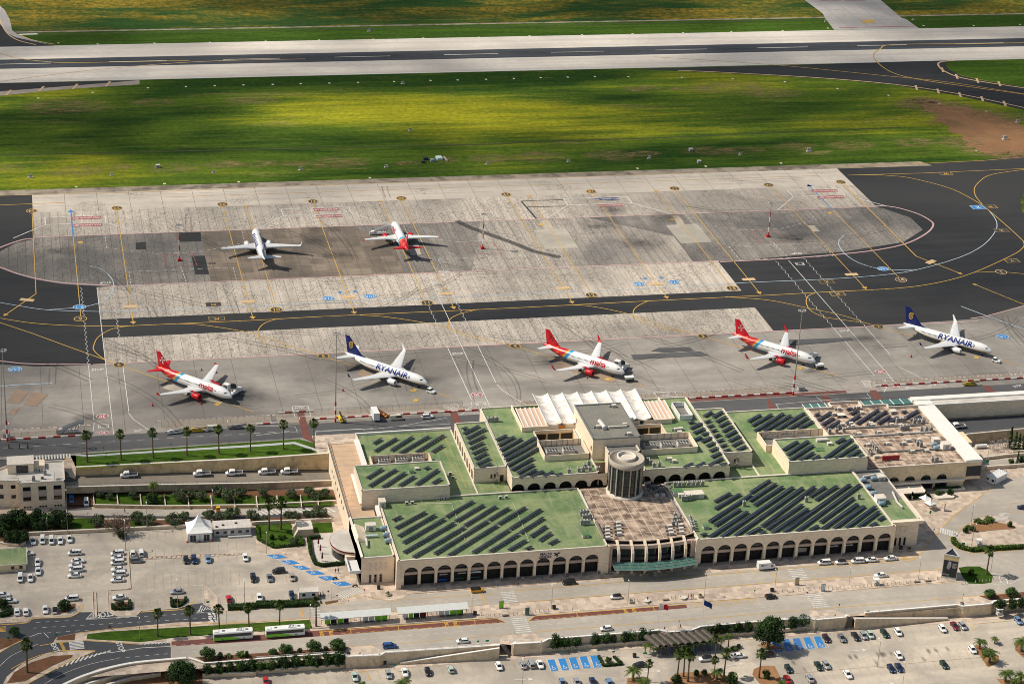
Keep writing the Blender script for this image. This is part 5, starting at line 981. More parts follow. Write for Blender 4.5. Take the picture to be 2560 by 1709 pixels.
block(T,110.2,145.3,636,687,-6.,1.8,par=.45)
block(T,104.3,134.8,635.,653.2,-2,ZU,AI_,AR_,.35)
block(T,247,282,636.,688.,-6,1.8,par=.45)
block(T,257.4,287.2,635.9,653.8,-6,ZU,BV_,AR_,.55)
for x0,x1,side in((145.3,157,-1),(235.8,247,1)):
 block(T,x0,x1,645.6,681,1.7,ZU,AI_,AR_,.5,sides='SN'+('E' if side<0 else 'W'))
 w=MB();cs=[648.7+i*4.25 for i in range(8)];xf=x0 if side<0 else x1
 archwall(w,lambda s,z,d:(xf-side*d,s,z),645.6,681,1.7,ZU,cs,1.45,4.2,.9);pw(FE_,w,[AI_],T)
 b=MB();b.bx(xf-side*1.5-.1,xf-side*1.5+.1,646,680.8,1.8,6.6);pw('arcade_back',b,[CR_],T)
 for k in(0,1):
  g=MB();g.box((151.6 if side<0 else 240.6)+k*1.2,645.56,4.,.6,.1,1.6);pw(AW_,g,[AJ_],T)
 g=MB();g.box(155.3 if side<0 else 237.6,645.56,3.1,1.3,.1,2.4);pw('door',g,[AJ_],T)
block(T,157,188,637,692,2.3,ZU,AI_,AR_,.5,holes=[(172.3,187,660.4,670.7)],sides='NEW')
block(T,204.6,235.8,637,692,2.3,ZU,AI_,AR_,.5,holes=[(206.6,220,660.4,670.7)],sides='NEW')
cb=MB();cb.add([(188,645,ZU),(204.6,645,ZU),(204.6,647,ZU),(188,647,ZU)],[(0,1,2,3)]);pw('roof',cb,[AR_],T)
for x0,x1,cs in((157,191,[159.3+5.64*i for i in range(6)]),(201,235.8,[204.9+5.46*i for i in range(6)])):
 w=MB();archwall(w,lambda s,z,d:(s,637+d,z),x0,x1,2.25,ZU,cs,2.3,2.6,1.4);pw(FE_,w,[BV_],T)
 b=MB();b.bx(x0+.2,x1-.2,638.5,638.7,2.25,5.4);pw('arcade_glazing',b,[BW_],T)
for x0,x1 in((172.3,187),(206.6,220)):
 y0,y1=660.4,670.7;c=MB();zb=1.5
 c.add([(x0,y1,zb),(x1,y1,zb),(x1,y1,ZU),(x0,y1,ZU)],[(0,1,2,3)]);c.add([(x1,y0,zb),(x1,y1,zb),(x1,y1,ZU),(x1,y0,ZU)],[(3,2,1,0)]);c.add([(x0,y0,zb),(x0,y1,zb),(x0,y1,ZU),(x0,y0,ZU)],[(0,1,2,3)]);c.add([(x0,y0,zb),(x1,y0,zb),(x1,y1,zb),(x0,y1,zb)],[(0,1,2,3)])
 pw('courtyard',c,[BU_],T)
 for k in range(3):
  g=MB();w_=(x1-x0)/3;g.bx(x0+k*w_+.5,x0+(k+1)*w_-.3,y1-.25,y1-.12,2.2,6.2);pw(AW_,g,[BW_],T)
 p=MB();parapet(p,[(x0,y0),(x1,y0),(x1,y1),(x0,y1)],ZU-.1,.8,.3);pw(BI_,p,[AA_],T)
block(T,188,205.2,647.2,674.6,2,15.,AI_,'grey_roof',.4,AC_)
block(T,192.3,203.8,641.5,647.4,2,12.,AI_,DB_,.5)
for x,y,z in((187.95,670,11.2),(187.95,649,11)):
 g=MB();g.box(x,y,z,.14,1.,1.5);pw(AW_,g,[AJ_],T)
Iq(FH_,(.44,.385,.32),.8)
TC=(195.9,631.4);R6=5.9
t=MB();t.lathe([(R6-.35,2.2),(R6-.35,13.9)],(TC[0],TC[1],0),40);pw('tower_glazing',t,[GL_],T)
t=MB();t.lathe([(R6+.55,2.2),(R6+.55,2.9),(R6-.2,3.1)],(TC[0],TC[1],0),40);pw('tower_base',t,[AA_],T)
t=MB();t.lathe([(R6-.5,13.6),(R6+.15,13.6),(R6+.25,13.9),(R6+.25,15.7),(R6-.1,15.7),(R6-.1,15.45),(.01,15.45)],(TC[0],TC[1],0),48);pw('tower_cap',t,[FH_],T)
t=MB();t.lathe([(3.3,15.4),(3.4,16.4),(2.85,16.4),(2.8,15.5)],(TC[0],TC[1]+.4,0),36);pw('tower_roof_ring',t,[AA_],T)
for k in range(15):
 a=2*pi*k/15+.1;f=MB();f.box(TC[0]+cos(a)*(R6-.1),TC[1]+sin(a)*(R6-.1),8.3,.4,.42,11.2,a);pw('tower_fin',f,[FH_],T)
for k in range(1,8):
 f=MB();z=2.9+k*1.38;ring=[(TC[0]+cos(2*pi*j/36)*(R6-.27),TC[1]+sin(2*pi*j/36)*(R6-.27),z)for j in range(37)]
 for j in range(36):f.bar(ring[j],ring[j+1],.07)
 pw('tower_transom',f,[AO_],T)
for k in range(30):
 a=2*pi*(k+.5)/30+.1;f=MB();f.box(TC[0]+cos(a)*(R6-.27),TC[1]+sin(a)*(R6-.27),8.3,.07,.07,11.,a);pw('tower_mullion',f,[AO_],T)
cv=MB();x0,x1,y0,y1=177.2,216.4,671.4,694.3;per=(x1-x0)/7;nx=84
ring0=[];ring1=[]
for i in range(nx+1):
 x=x0+(x1-x0)*i/nx;ph=((x-x0)/per)%1.;z=10.6-.95*math.sin(pi*ph)**.9
 ring0.append((x,y0+.5*sin(pi*ph),z-.45));ring1.append((x,y1,z+.3))
o=len(ring0);cv.add(ring0+ring1,[(i,i+1,i+1+o,i+o)for i in range(nx)],0,True)
cv.add([(a,b-.0,c)for a,b,c in ring0]+[(a,b+.02,c-.45)for a,b,c in ring0],[(i+1,i,i+o,i+1+o)for i in range(nx)],0)
cvo=pw('wave_roof',cv,['wave_sheet'],T)
for i in range(8):
 rb=MB();xx=x0+per*i;rb.bar((xx,y0,10.25),(xx,y1,11.),.25,.1);obj('roof_seam',rb.mesh('roof_seam',[AM_],tuple(T.location)),cvo)
for x0_,x1_ in((168.2,187.9),(205.4,224.6)):
 b=MB();b.bx(x0_,x1_,671.6,672.,ZU,9.);b.bx(x0_,x0_+.3,672,690,ZU,9.);b.bx(x1_-.3,x1_,672,690,ZU,9.);pw(GV_,b,[AI_],T)
g=MB();g.bx(181.8,184.2,671.45,671.55,ZU,9.);pw('shutter_panel',g,[DE_],T)
g=MB();g.bx(212.3,213.6,671.45,671.55,ZU,8.9);pw('door',g,[AJ_],T)
for x0_,x1_ in((169,177.6),(217.8,225.5)):
 sl=MB();sl.add([(x0_,672.2,8.6),(x1_,672.2,8.6),(x1_,686,9.4),(x0_,686,9.4)],[(0,1,2,3)]);lo=pw('louvred_roof',sl,[GF_],T)
 for k in range(6):
  e=MB();xx=x0_+(x1_-x0_)*k/5;e.bar((xx,672.2,8.8),(xx,686,9.6),.5,.2);obj('roof_beam',e.mesh('roof_beam',[GG_],tuple(T.location)),lo)
def pen(x0,x1,y0,y1,zb,h,mat=AI_,mesh=True,posts=8,th=.25):
 fl_=MB();fl_.add([(x0,y0,zb+.03),(x1,y0,zb+.03),(x1,y1,zb+.03),(x0,y1,zb+.03)],[(0,1,2,3)]);pw('roof',fl_,[DB_],T)
 w=MB();parapet(w,[(x0,y0),(x1,y0),(x1,y1),(x0,y1)],zb,h,th);w_=pw('plant_screen',w,[mat],T)
 f=MB()
 for k in range(posts):
  x=x0+(x1-x0)*(k+.5)/posts;f.bar((x,y1-.2,zb),(x,y1-.2,zb+h+.05),.15)
  f.bar((x,y0+.2,zb+h-.1),(x,y0+.2,zb+h+.1),.15)
 obj(HC_,f.mesh(HC_,[AC_],tuple(T.location)),w_)
pen(171.2,187.2,648.2,659.8,ZU,2.3);pen(206.2,227.2,648.2,659.8,ZU,2.3);pen(112,133,657.,665.5,1.8,2.6);pen(255.6,281,654.6,665.2,1.8,3.);pen(228.2,233,673.6,684.6,ZU,2.,BN_,posts=2)
yl=MB()
def yline(pts,z,w=.12):yl.strip([(a,b,z+.03)for a,b in pts],w)
yline([(112,684.5),(140,685.5),(140,640.8),(157,640)],1.8);yline([(112,683),(138,684)],1.8);yline([(142,684.5),(142,642.8),(156,642)],1.8);yline([(153.5,676),(153.8,650)],ZU);yline([(238.5,680),(239.5,648)],ZU);yline([(238,680),(239,648)],ZU);yline([(247.5,643),(253,643),(253,648)],1.8);yline([(247.5,670),(256,670)],1.8)
pw('walkway_lines',yl,[DA_],T)
ld=MB()
ld.bar((157,646,ZU+.2),(157,691,ZU+.2),.7,.4);ld.bar((235.8,646,ZU+.2),(235.8,691,ZU+.2),.7,.4);ld.bar((137,636,2.4),(157,636,2.4),.5,.5);ld.bar((236,636.2,2.4),(257,636.2,2.4),.5,.5)
pw('expansion_ledge',ld,[AA_],T)
block(T,98.9,109.8,600.2,627,ZF,1.2,AI_,AR_,.4)
for k in range(3):
 g=MB();g.box(101.9+k*1.75,600.12,ZF+1.6,.7,.12,2.8);pw(AW_,g,[AJ_],T)
for k in range(4):
 g=MB();g.box(102+k*1.7,600.14,ZF+6.,.7,.12,2.6);pw(HD_,g,[AA_],T)
pr=MB();pr.add([(98.9,627,.6),(108.2,627,.6),(108.2,633,.7),(104.2,633,.7),(104.2,655,2.4),(110.2,655,2.4),(110.2,679,2.8),(98.9,679,2.8)],[(0,1,2,3),(0,3,4),(0,4,7),(7,4,5,6)]);pw('roof',pr,['peach_roof'],T)
sw=MB();sw.add([(98.9,679,ZF),(98.9,600.2,ZF),(98.9,600.2,1.2),(98.9,627,1.),(98.9,679,3.2)],[(0,1,2,3,4)]);sw.add([(98.9,679,ZF),(110.2,679,ZF),(110.2,679,3),(98.9,679,3)],[(3,2,1,0)]);pw('wall',sw,[AI_],T)
for k in range(7):
 g=MB();g.box(98.84,640+k*4.5,-1.6,.12,1.1,1.);pw(AW_,g,[AJ_],T)
cp=MB();cp.bar((99.2,600.2,1.7),(99.2,627,1.7),.6,.6);cp.bar((109.2,633,1.8),(109.2,626,1.4),1.2,1.4);cp.bar((104.,634.8,2.4),(104.,655,3.2),.9,.4);cp.bar((109.4,655,3.),(109.4,680,3.4),1.8,.8);pw(BI_,cp,[AS_],T)
tr=MB();
for k in range(26):
 y=628+k*2;z=.9+(y-627)*.044
 for dy,dz in((0,.1),(0,.8)):tr.bar((99.1,y,z+dz),(99.1,y+2,z+dz+.088),.12)
 tr.bar((99.1,y,z+.1),(99.1,y+1,z+.85),.08);tr.bar((99.1,y+1,z+.85),(99.1,y+2,z+.2),.08)
pw('gutter_truss',tr,[AC_],T)
bk=MB();parapet(bk,[(110.4,686.8),(145,687.2)],1.8,.9,.6,closed=False);pw(BI_,bk,[AS_],T)
cf=MB();cpt=[(98.9,612.6)]+[(98.9+7.2*cos(a),621+8.2*sin(a))for a in[rad(d)for d in range(265,94,-12)]]+[(98.9,629.2)]
cf.prism(cpt,ZF+3.2,ZF+4.5,0,1);cafe=pw('cafe_roof',cf,[DD_,BL_],T)
cw_=MB();cpi=[(98.9-(98.9-a)*.93,621+(b-621)*.93)for a,b in cpt];cw_.prism(cpi,ZF,ZF+3.2);pw('cafe_glazing',cw_,[AJ_],T)
cr=MB();
for a,b in zip(cpt[1:-2],cpt[2:-1]):cr.bar((*a,ZF+4.2),(*b,ZF+4.2),.25,.35)
pw('cafe_fascia',cr,[CI_],T)
cb2=MB();cb2.bx(95.6,98.8,612,616.2,ZF,ZF+3.4);pw('cafe_annex',cb2,[AI_],T)
bc=MB();bc.bx(95.3,98.8,600.6,609,ZF+3.6,ZF+3.8);bc.bx(95.1,95.4,600.6,609,ZF+3.8,ZF+4.8);bc.bx(95.1,98.8,600.4,600.7,ZF+3.8,ZF+4.8);pw('balcony',bc,[AM_],T)
block(T,281.7,292.4,599,636,ZF,1.9,AI_,AR_,.45)
dr=MB();dr.add([(282,614,1.94),(292.2,614,1.94),(292.2,636,1.94),(282,636,1.94)],[(0,1,2,3)]);pw('roof',dr,[DB_],T)
ov=MB();ov.bx(281.9,293.6,597.6,599.2,1.3,2.3);ov.bx(292.3,293.6,599.2,618,1.3,2.3);pw('eave',ov,[AI_],T)
for k in range(3):
 g=MB();g.box(284.4+k*1.7,598.92,ZF+1.9,.7,.12,3.);pw(AW_,g,[AJ_],T)
 g=MB();g.box(284.4+k*1.7,598.92,ZF+6.6,.8,.12,2.6);pw(HD_,g,[AA_],T)
#east building with arched windows and its long white pier
Ea=Bq('arched_office_building','beige building right of the terminal with four arched windows and a brown roof',DR_,(292,636.8,ZF))
w=MB();cs=[298.6,304.8,311.,317.2]
archwall(w,lambda s,z,d:(s,636.8+d,z),292.4,321.6,-4.,2.6,cs,2.05,-3.9,.8);w.add([(321.6,636.8,-4),(326,636.8,-4),(326,636.8,2.6),(321.6,636.8,2.6)],[(0,1,2,3)])
w.add([(314,636.9,ZF),(326,636.9,ZF),(326,636.9,-4),(314,636.9,-4)],[(0,1,2,3)]);w.add([(292.4,640,ZF),(314,640,ZF),(314,640,-4),(292.4,640,-4)],[(0,1,2,3)]);w.add([(326,636.8,ZF),(326,683,ZF),(326,683,-4.8),(326,636.8,-4.8)],[(0,1,2,3)])
pw('arched_wall',w,[BU_],Ea)
for c in cs:
 g=MB();g.bx(c-2.05,c+2.05,637.5,637.6,-3.9,-1.8);f=pw(GZ_,g,[AJ_],Ea);mu=MB()
 for k in(-1.2,-.4,.4,1.2):mu.bx(c+k-.05,c+k+.05,637.38,637.48,-3.9,-2.2)
 obj(DS_,mu.mesh(DS_,[DG_],tuple(Ea.location)),f)
g=MB();g.bx(297,325.8,635.6,636.75,-4.7,-3.9);pw('ledge',g,[AA_],Ea)
g=MB();g.bx(315,319.4,636.7,636.85,ZF+.4,-4.9);pw(AW_,g,[AJ_],Ea)
g=MB();g.bx(309,313.8,638,638.1,ZF,-4.8);pw('door',g,[BW_],Ea)
for k in range(2):
 g=MB();x=299+k*5;g.bx(x,x+4.8,630.5,636.8,-5.6,-5.3);g.bx(x+4.4,x+4.8,630.3,636.8,-6.4,-5.);g.bx(x+4.4,x+4.8,630.3,630.8,ZF,-5);pw('porch',g,[AA_],Ea)
g=MB();g.bx(315,326,634.6,636.7,ZF,ZF+.9);pw(DU_,g,[AA_],Ea)
r=MB();r.poly([(282,636.8,2.35),(326.2,636.8,2.35),(326,682.4,2.35),(314,682.6,2.35),(314,685,2.35),(304,684.8,2.35),(304,689,2.35),(292,689,2.35),(292,685,2.35),(282,685.2,2.35)]);pw('roof',r,[EJ_],Ea)
p=MB();parapet(p,[(326,682.4),(314,682.6),(314,685),(304,684.8),(304,689),(292,689),(292,685),(282,685.2)],2.3,1.,.4,closed=False);parapet(p,[(282.3,685),(282.3,654.5)],2.3,.5,.5,closed=False);parapet(p,[(292.4,636.7),(326,636.7)],2.3,.35,.5,closed=False);pw(BI_,p,[AA_],Ea)
w=MB();w.bx(325.8,332.4,637.,688,2.,3.);pw('roof_band',w,[AS_],Ea)
w=MB();w.bx(325.9,332.3,637.1,684,-4.9,2.);pw('gatehouse_bridge',w,[BU_],Ea)
g=MB();g.bx(326.6,332.3,636.95,637.08,-3.6,.4);pw('grey_panel',g,[BG_],Ea)
w=MB();w.bx(332.4,336.3,654.6,663.2,ZF,.8);pw('side_block',w,[BU_],Ea)
cn=MB()
for x0_,x1_ in((282.5,291.8),(306,326)):
 cn.add([(x0_,687,1.6),(x1_,687,1.6),(x1_,692,1.4),(x0_,692,1.4)],[(0,1,2,3)])
gc=pw(HB_,cn,[CH_],Ea);rb=MB()
for x in(282.6,285.7,288.8,291.6,306.2,310.2,314.2,318.2,322.2,325.8):rb.bar((x,687,1.7),(x,692,1.5),.3,.12)
obj(DT_,rb.mesh(DT_,[AM_],tuple(Ea.location)),gc)
Pi=Bq('pier_building','long low beige pier with a white roof running to the right edge behind the ramp',DR_,(332,682.5,-4))
w=MB();w.bx(325.9,620,683.2,688.6,-3.6,2.4);pw('wall',w,[BV_],Pi)
w=MB();w.bx(325.4,620,682.7,686.6,2.4,2.75);pw('roof',w,[BL_],Pi)
w=MB();w.bx(325.2,620,686.6,689.4,2.4,3.3);w.bx(325.2,620,682.5,682.9,2.5,3.);pw(BI_,w,[AS_],Pi)
q=[G('B3',1640,690,-4),G('B3',2339,640,-4),G('B3',3000,600,-4)]
Lq('east_ramp',[(332,668),(337.6,668),(341,670),(366,671.8),(620,676),(620,683.4),(332,683.4)],CP_,-4.)
Fz('ramp_retaining_wall','high weathered stone wall under the ramp behind the cypress trees',[Ve((332.5,665,-3.7)),Ve((341.5,669.2,-3.7)),Ve((366,670.8,-3.7)),Ve((620,675,-3.7))],ZF,.5,(DC_,AA_))
ob=MB();ob.add([(332.5,683.,-4),(620,683.,-4),(620,683.,-3.4),(332.5,683.,-3.4)],[(0,1,2,3)]);Qq('ramp_kerb',ob,[DC_])
A1_=Bq(HE_,'proto',HF_);b=MB();b.box(0,0,.55,1.1,.7,1.);Aq(BY_,b,[AG_],A1_);b=MB();b.lathe([(.36,0),(.36,-.03)],(0,-.36,.6),14,ax='y');Aq('fan',b,[AX_],A1_);b=MB();b.bx(-.5,-.4,-.3,.3,0,.06);b.bx(.4,.5,-.3,.3,0,.06);Aq('feet',b,[AX_],A1_)
A2_=Bq('condenser_unit','proto',HF_);b=MB();b.box(0,0,1.,1.1,.95,1.8);Aq(BY_,b,[AG_],A2_)
b=MB();b.lathe([(.36,1.9),(.36,1.96)],(0,0,0),14);Aq('fan',b,[AX_],A2_);b=MB()
for k in range(6):b.box(0,-.485,.45+k*.24,.95,.02,.12)
for k in range(6):b.box(-.56,0,.45+k*.24,.02,.8,.12)
Aq('louvres',b,[AX_],A2_)
A3_=Bq('chiller','proto','chiller');b=MB();b.box(0,0,.9,4.2,2.4,1.5);Aq(BY_,b,[AG_],A3_)
for k in range(4):
 for j in(-.6,.6):b=MB();b.lathe([(.42,1.66),(.5,1.72),(.42,1.78),(.1,1.7)],(-1.55+k*1.03,j,0),12);Aq('fan',b,[AX_],A3_)
b=MB()
for sx in(-2,2):b.bx(sx-.1,sx+.1,-1.1,1.1,0,.2)
Aq('feet',b,[AC_],A3_)
A4_=Bq('ventilation_box','proto','vent');b=MB();b.box(0,0,.55,1.5,.9,.9);Aq(BY_,b,[AE_],A4_);b=MB();b.box(-1.2,.1,.45,1.1,.5,.5,0,0,.7);Aq('duct',b,[AC_],A4_);b=MB();b.box(0,0,1.04,1.6,1.,.08);Aq('lid',b,[AA_],A4_)
def rowof(proto,pts,z,Dq,group,rz=.0):
 """pts: list of (tile,u,v) on the roof of height z; labelled left to right, then back to front"""
 qs=[G(t,u,v,z)for t,u,v in pts];qs.sort(key=lambda q:(round(q.x,1),-q.y))
 for i,q in enumerate(qs):Cq(proto,q,rz,Dq%ORD[i+1],group)
rowof(A3_,[('E2',315,540),('E2',480,530),('E2',645,515)],1.8,'%s chiller from the left in the screened pen on the left green roof','chillers in the left pen')
rowof(A3_,[('B2',365,1005),('B2',515,990)],ZU,'%s chiller from the left in the screened pen left of the round tower','chillers left of the tower')
rowof(A3_,[('B2',1262,950),('B2',1408,940),('B2',1560,930)],ZU,'%s chiller from the left in the screened pen right of the round tower','chillers right of the tower')
rowof(A3_,[('E3',1040,445),('E3',1190,435),('E3',1345,425)],1.8,'%s chiller from the left in the screened pen on the right green roof','chillers in the right pen')
rowof(A2_,[('B2',1487+k*42,1300-k*1.5)for k in range(7)],2.3,'%s tall condenser from the left in the row right of the round tower base','condensers by the tower base')
rowof(A2_,[('B2',1560,1428),('B2',1592,1425),('B2',1625,1420)],2.3,'%s condenser from the left in the trio right of the tower base','trio of condensers')
rowof(A2_,[('B2',610,1170),('B2',650,1165),('B2',665,1135),('B2',710,1160),('B2',785,1160),('B2',520,1180),('B2',700,1110)],ZU,'%s condenser from the left in the cluster left of the round tower','condensers left of the tower')
rowof(A2_,[('B2',1265,1095),('B2',1295,1125),('B2',1345,1120),('B2',1240,1080)],ZU,'%s condenser from the left in the cluster right of the round tower top','condensers right of the tower')
rowof(A2_,[('E0',2010,340),('E0',2040,338),('E0',2070,336),('E0',2035,380),('E0',2065,378),('E0',2095,376),('E0',2015,435),('E0',2050,432),('E0',2080,430)],2.3,'%s condenser from the left in the stack left of the brown roof','condensers at the left edge of the brown roof')
rowof(A2_,[('E1',20,600),('E1',50,595),('E1',30,560),('E1',10,640),('E1',60,630)],2.3,'%s condenser from the left in the stack right of the brown roof','condensers at the right edge of the brown roof')
rowof(A2_,[('E1',178+k*7,590+k*24)for k in range(5)],2.3,'%s condenser from the left in the slanting row beside the right solar field','slanting row of condensers')
rowof(A4_,[('A2',870+k*2,150+k*32)for k in range(4)]+[('A2',970+k*4,110+k*33)for k in range(4)],2.3,'%s vent box from the left at the left side of the brown entrance roof','vent boxes at the left of the brown roof')
rowof(A4_,[('A2',1440+k*8,140+k*32)for k in range(3)]+[('A2',1540+k*5,130+k*33)for k in range(3)],2.3,'%s vent box from the left at the right side of the brown entrance roof','vent boxes at the right of the brown roof')
rowof(A1_,[('E0',300,235),('E0',355,230),('E0',608,193),('E0',648,190),('E0',680,187),('E0',1215,180),('E0',1275,175)],2.3,'%s small air conditioner from the left at the back of the left solar roof','small units at the back of the left roof')
rowof(A1_,[('E2',960,650),('E2',985,690)],1.9,'%s small air conditioner from the left beside the left raised block','small units beside the left block')
rowof(A2_,[('E1',705,445),('E1',1312,405),('E1',1825,375)],2.3,'%s lone condenser from the left among the solar rows of the right roof','lone condensers on the right roof')
rowof(A4_,[('B2',930,575),('B2',1030,745),('B2',790,765),('B2',1070,830)],15.,'%s vent box from the left on the grey central roof','vents on the grey roof')
rowof(A4_,[('B2',1500,790),('B2',1540,785),('B2',1530,815),('B2',1440,1060),('B2',1480,1080)],ZU,'%s vent box from the left on the green roof right of the grey block','vents right of the grey block')
rowof(A2_,[('B1',2130,710),('B1',2165,708),('B1',2200,705)],ZU,'%s white condenser from the left on the small green roof by the white wave roof','condensers by the wave roof')
rowof(A4_,[('B3',u,v)for u,v in((648,600),(822,588),(860,638),(605,650),(940,735),(758,735),(680,745),(775,760),(955,750),(835,830),(1015,815),(1095,920),(915,930),(1210,750),(1130,745),(1200,825),(1280,890),(1240,915),(1320,990),(1450,985),(1380,885))],2.4,'%s vent box from the left on the brown roof of the arched building','vents on the right brown roof')
rowof(A2_,[('B3',u,v)for u,v in((948,930),(965,950),(982,970),(998,992),(925,1000),(942,1020),(1180,715),(1212,712),(1244,708),(1215,785),(1245,780),(1275,775),(1335,725),(1378,722),(1420,718),(1400,800),(1445,797),(1487,793),(1365,925),(1395,935),(1500,1075),(1540,1070),(560,815),(625,810),(690,805))],2.4,'%s condenser from the left on the brown roof of the arched building','condensers on the right brown roof')
for k,(u,v,w_,d_,h_)in enumerate(((1240,1290,2.2,1.6,1.),(1300,1310,3.,1.2,.9),(1355,1330,2.2,2.,1.1),(1265,1350,1.4,2.6,.9),(1320,1385,1.2,1.6,1.),(1380,1385,1.2,1.6,1.),(1420,1300,1.6,3.4,.5))):
 q=G('B2',u,v,2.3);r=Bq('duct_unit','dark duct unit in the cluster right of the tower foot, %s from the left'%ORD[(1,3,5,2,4,6,7)[k]],'duct',q,0,'duct units by the tower foot');b=MB();b.box(0,0,h_/2,w_,d_,h_);Aq(BY_,b,[AC_ if k not in(4,5)else AG_],r);b=MB();b.tube([(-w_*.4,0,h_),(-w_*.4,0,h_+.5),(w_*.5,0,h_+.5),(w_*.9,.6,.4)],.22,8);Aq('pipe',b,[AX_],r)
def Uq(t,u,v,z,sx,sy,sz,mat,Dq,cat='plant room',rz=0,lid=AA_,name='plant_room'):
 q=G(t,u,v,z);r=Bq(name,Dq,cat,q,rz);b=MB();b.box(0,0,sz/2,sx,sy,sz);Aq(BY_,b,[mat],r);b=MB();b.box(0,0,sz+.06,sx+.2,sy+.2,.12);Aq('lid',b,[lid],r);b=MB();b.box(0,-sy/2-.02,sz*.45,sx*.4,.05,sz*.6);Aq(FI_,b,[AC_],r)
Uq('B3',1020,1440,1.95,3.4,3.,2.2,BN_,'white box plant room on the narrow roof beside the right solar field');Uq('B3',1030,1235,1.95,2.6,2.2,1.5,AG_,'grey white plant box near the blue tanks on the narrow right roof')
Uq('B2',1510,1370,2.3,3.4,3.,1.5,AG_,'rounded grey plant box right of the round tower base',lid=CG_);Uq('B2',1660,1395,2.3,6.5,3.,1.7,AG_,'long white plant box right of the round tower base')
Uq('E0',2050,550,2.3,2.2,1.6,.9,AG_,'small plant box with green lid near the right end of the left solar roof',lid=CG_);Uq('E1',330,665,2.3,2.,1.4,1.,AG_,'small plant box with dark lid left of the right solar field',lid=CG_)
Uq('E2',580,630,ZU,1.6,1.2,.9,AG_,'small plant box with dark lid on the left raised block',lid=CG_);Uq('E2',635,600,ZU,1.4,1.,.7,AG_,'pale plant box on the left raised block behind the dark lidded one')
Uq('E3',1545,480,ZU,4.2,1.5,.9,AG_,'long plant box at the back of the right raised block',lid=BL_);Uq('E3',1620,515,ZU,1.6,1.2,.9,AG_,'small plant box between the solar rows of the right raised block')
Uq('B3',1530,895,2.4,2.6,2.2,1.6,AG_,'white plant box behind the two blue tanks of the brown roof');Uq('B3',1620,950,2.4,3.2,2.6,2.2,AM_,'white framed plant room beside the white band of the brown roof');Uq('B3',665,660,2.4,2.8,2.2,.9,AX_,'low dark roofed hatch among the solar rows of the brown roof');Uq('B3',1140,625,2.4,2.2,2.,.9,AE_,'low grey roofed hatch at the back of the brown roof')
Uq('A1',1045,155,1.3,3.4,2.2,2.,BN_,'white plant room at the top of the small west roof');Uq('B1',1150,1480,2.2,2.2,3.,2.4,AG_,'grey white plant box at the back left corner of the left solar roof')
Uq('E1',85,360,2.3,2.,1.4,1.4,AG_,'pale plant box in front of the condenser row right of the tower')
q=G('B3',1120,1058,2.4);r=Bq('red_roof_sign','long dark red sign box lying on the brown roof','sign',q);b=MB();b.box(0,0,1.,6.6,.5,1.6);Aq('panel',b,[EQ_],r);b=MB();[b.bar((x,.2,0),(x,.8,1.6),.12)for x in(-3,-1,1,3)];Aq('frame',b,[AC_],r)
def tank(t,u,v,z,Dq):
 q=G(t,u,v,z);r=Bq('water_tank',Dq,'water tank',q,group='blue roof tanks');b=MB();b.lathe([(.2,-1.1),(.75,-1.),(.8,-.6),(.8,.6),(.75,1.),(.2,1.1)],(0,0,.95),14,ax='x');Aq('shell',b,[EL_],r);b=MB();b.box(-.6,0,.12,.2,1.2,.24);b.box(.6,0,.12,.2,1.2,.24);Aq('cradle',b,[AC_],r)
for t,u,v,z,l in(('A1',1165,165,1.3,'blue tank on the small west roof, farthest of the three'),('A1',1187,225,1.3,'blue tank on the small west roof, middle of the three'),('A1',1205,280,1.3,'blue tank on the small west roof, nearest of the three'),('B3',868,1260,1.95,'blue tank on the narrow right roof, farthest back at the left'),('B3',965,1245,1.95,'blue tank beside the grey white plant box on the narrow right roof'),('B3',915,1325,1.95,'blue tank alone in the middle of the narrow grey right roof'),('B3',965,1380,1.95,'blue tank just behind the white box plant room'),('B3',1035,1475,1.95,'blue tank just in front of the white box plant room'),('B3',1515,935,2.4,'blue tank on the brown roof, farther of the pair'),('B3',1535,965,2.4,'blue tank on the brown roof, nearer of the pair')):tank(t,u,v,z,l)
def Vq(name,pts,r_,mat,Dq):
 o=MB();o.tube(pts,r_,8);solo(name,o,[mat],Dq,'duct',tuple(pts[0]))
Vq('duct',[G('B3',700,768,2.7),G('B3',1400,735,2.7)],.35,AC_,'long grey duct across the brown roof in front of its solar rows');Vq('duct',[G('B3',740,845,2.7),G('B3',1500,800,2.7)],.35,AE_,'second long duct across the middle of the brown roof');Vq('duct',[G('B3',1000,985,2.7),G('B3',1560,955,2.7)],.3,AC_,'third duct across the front half of the brown roof')
Vq('duct',[G('B3',870,1210,2.7),G('B3',985,1190,2.7),G('B3',1060,1180,2.7)],.5,AG_,'fat pale duct at the back of the narrow right roof');Vq('duct',[G('A1',1000,215,1.9),G('A1',1110,210,1.9)],.45,AY_,'short pale duct on the small west roof');Vq('duct',[G('A1',1010,240,1.9),G('A1',1015,310,1.9)],.4,AG_,'short white duct end on on the small west roof')
Vq('duct',[G('B3',1140,1350,2.5),G('B3',1180,1440,2.5),G('B3',1230,1490,2.5)],.4,AG_,'bent white duct at the front of the narrow right roof');Vq('duct',[G('B2',880,755,15.6),G('B2',1050,745,15.6)],.35,AA_,'pale duct lying across the grey central roof');Vq('duct',[G('B2',800,700,15.8),G('B2',850,765,15.8)],.8,AG_,'fat white duct on the grey central roof');Vq('duct',[G('B3',1110,600,2.7),G('B3',965,1035,2.7),G('B3',960,1030,2.7)],.01,AG_,'x')if False else None
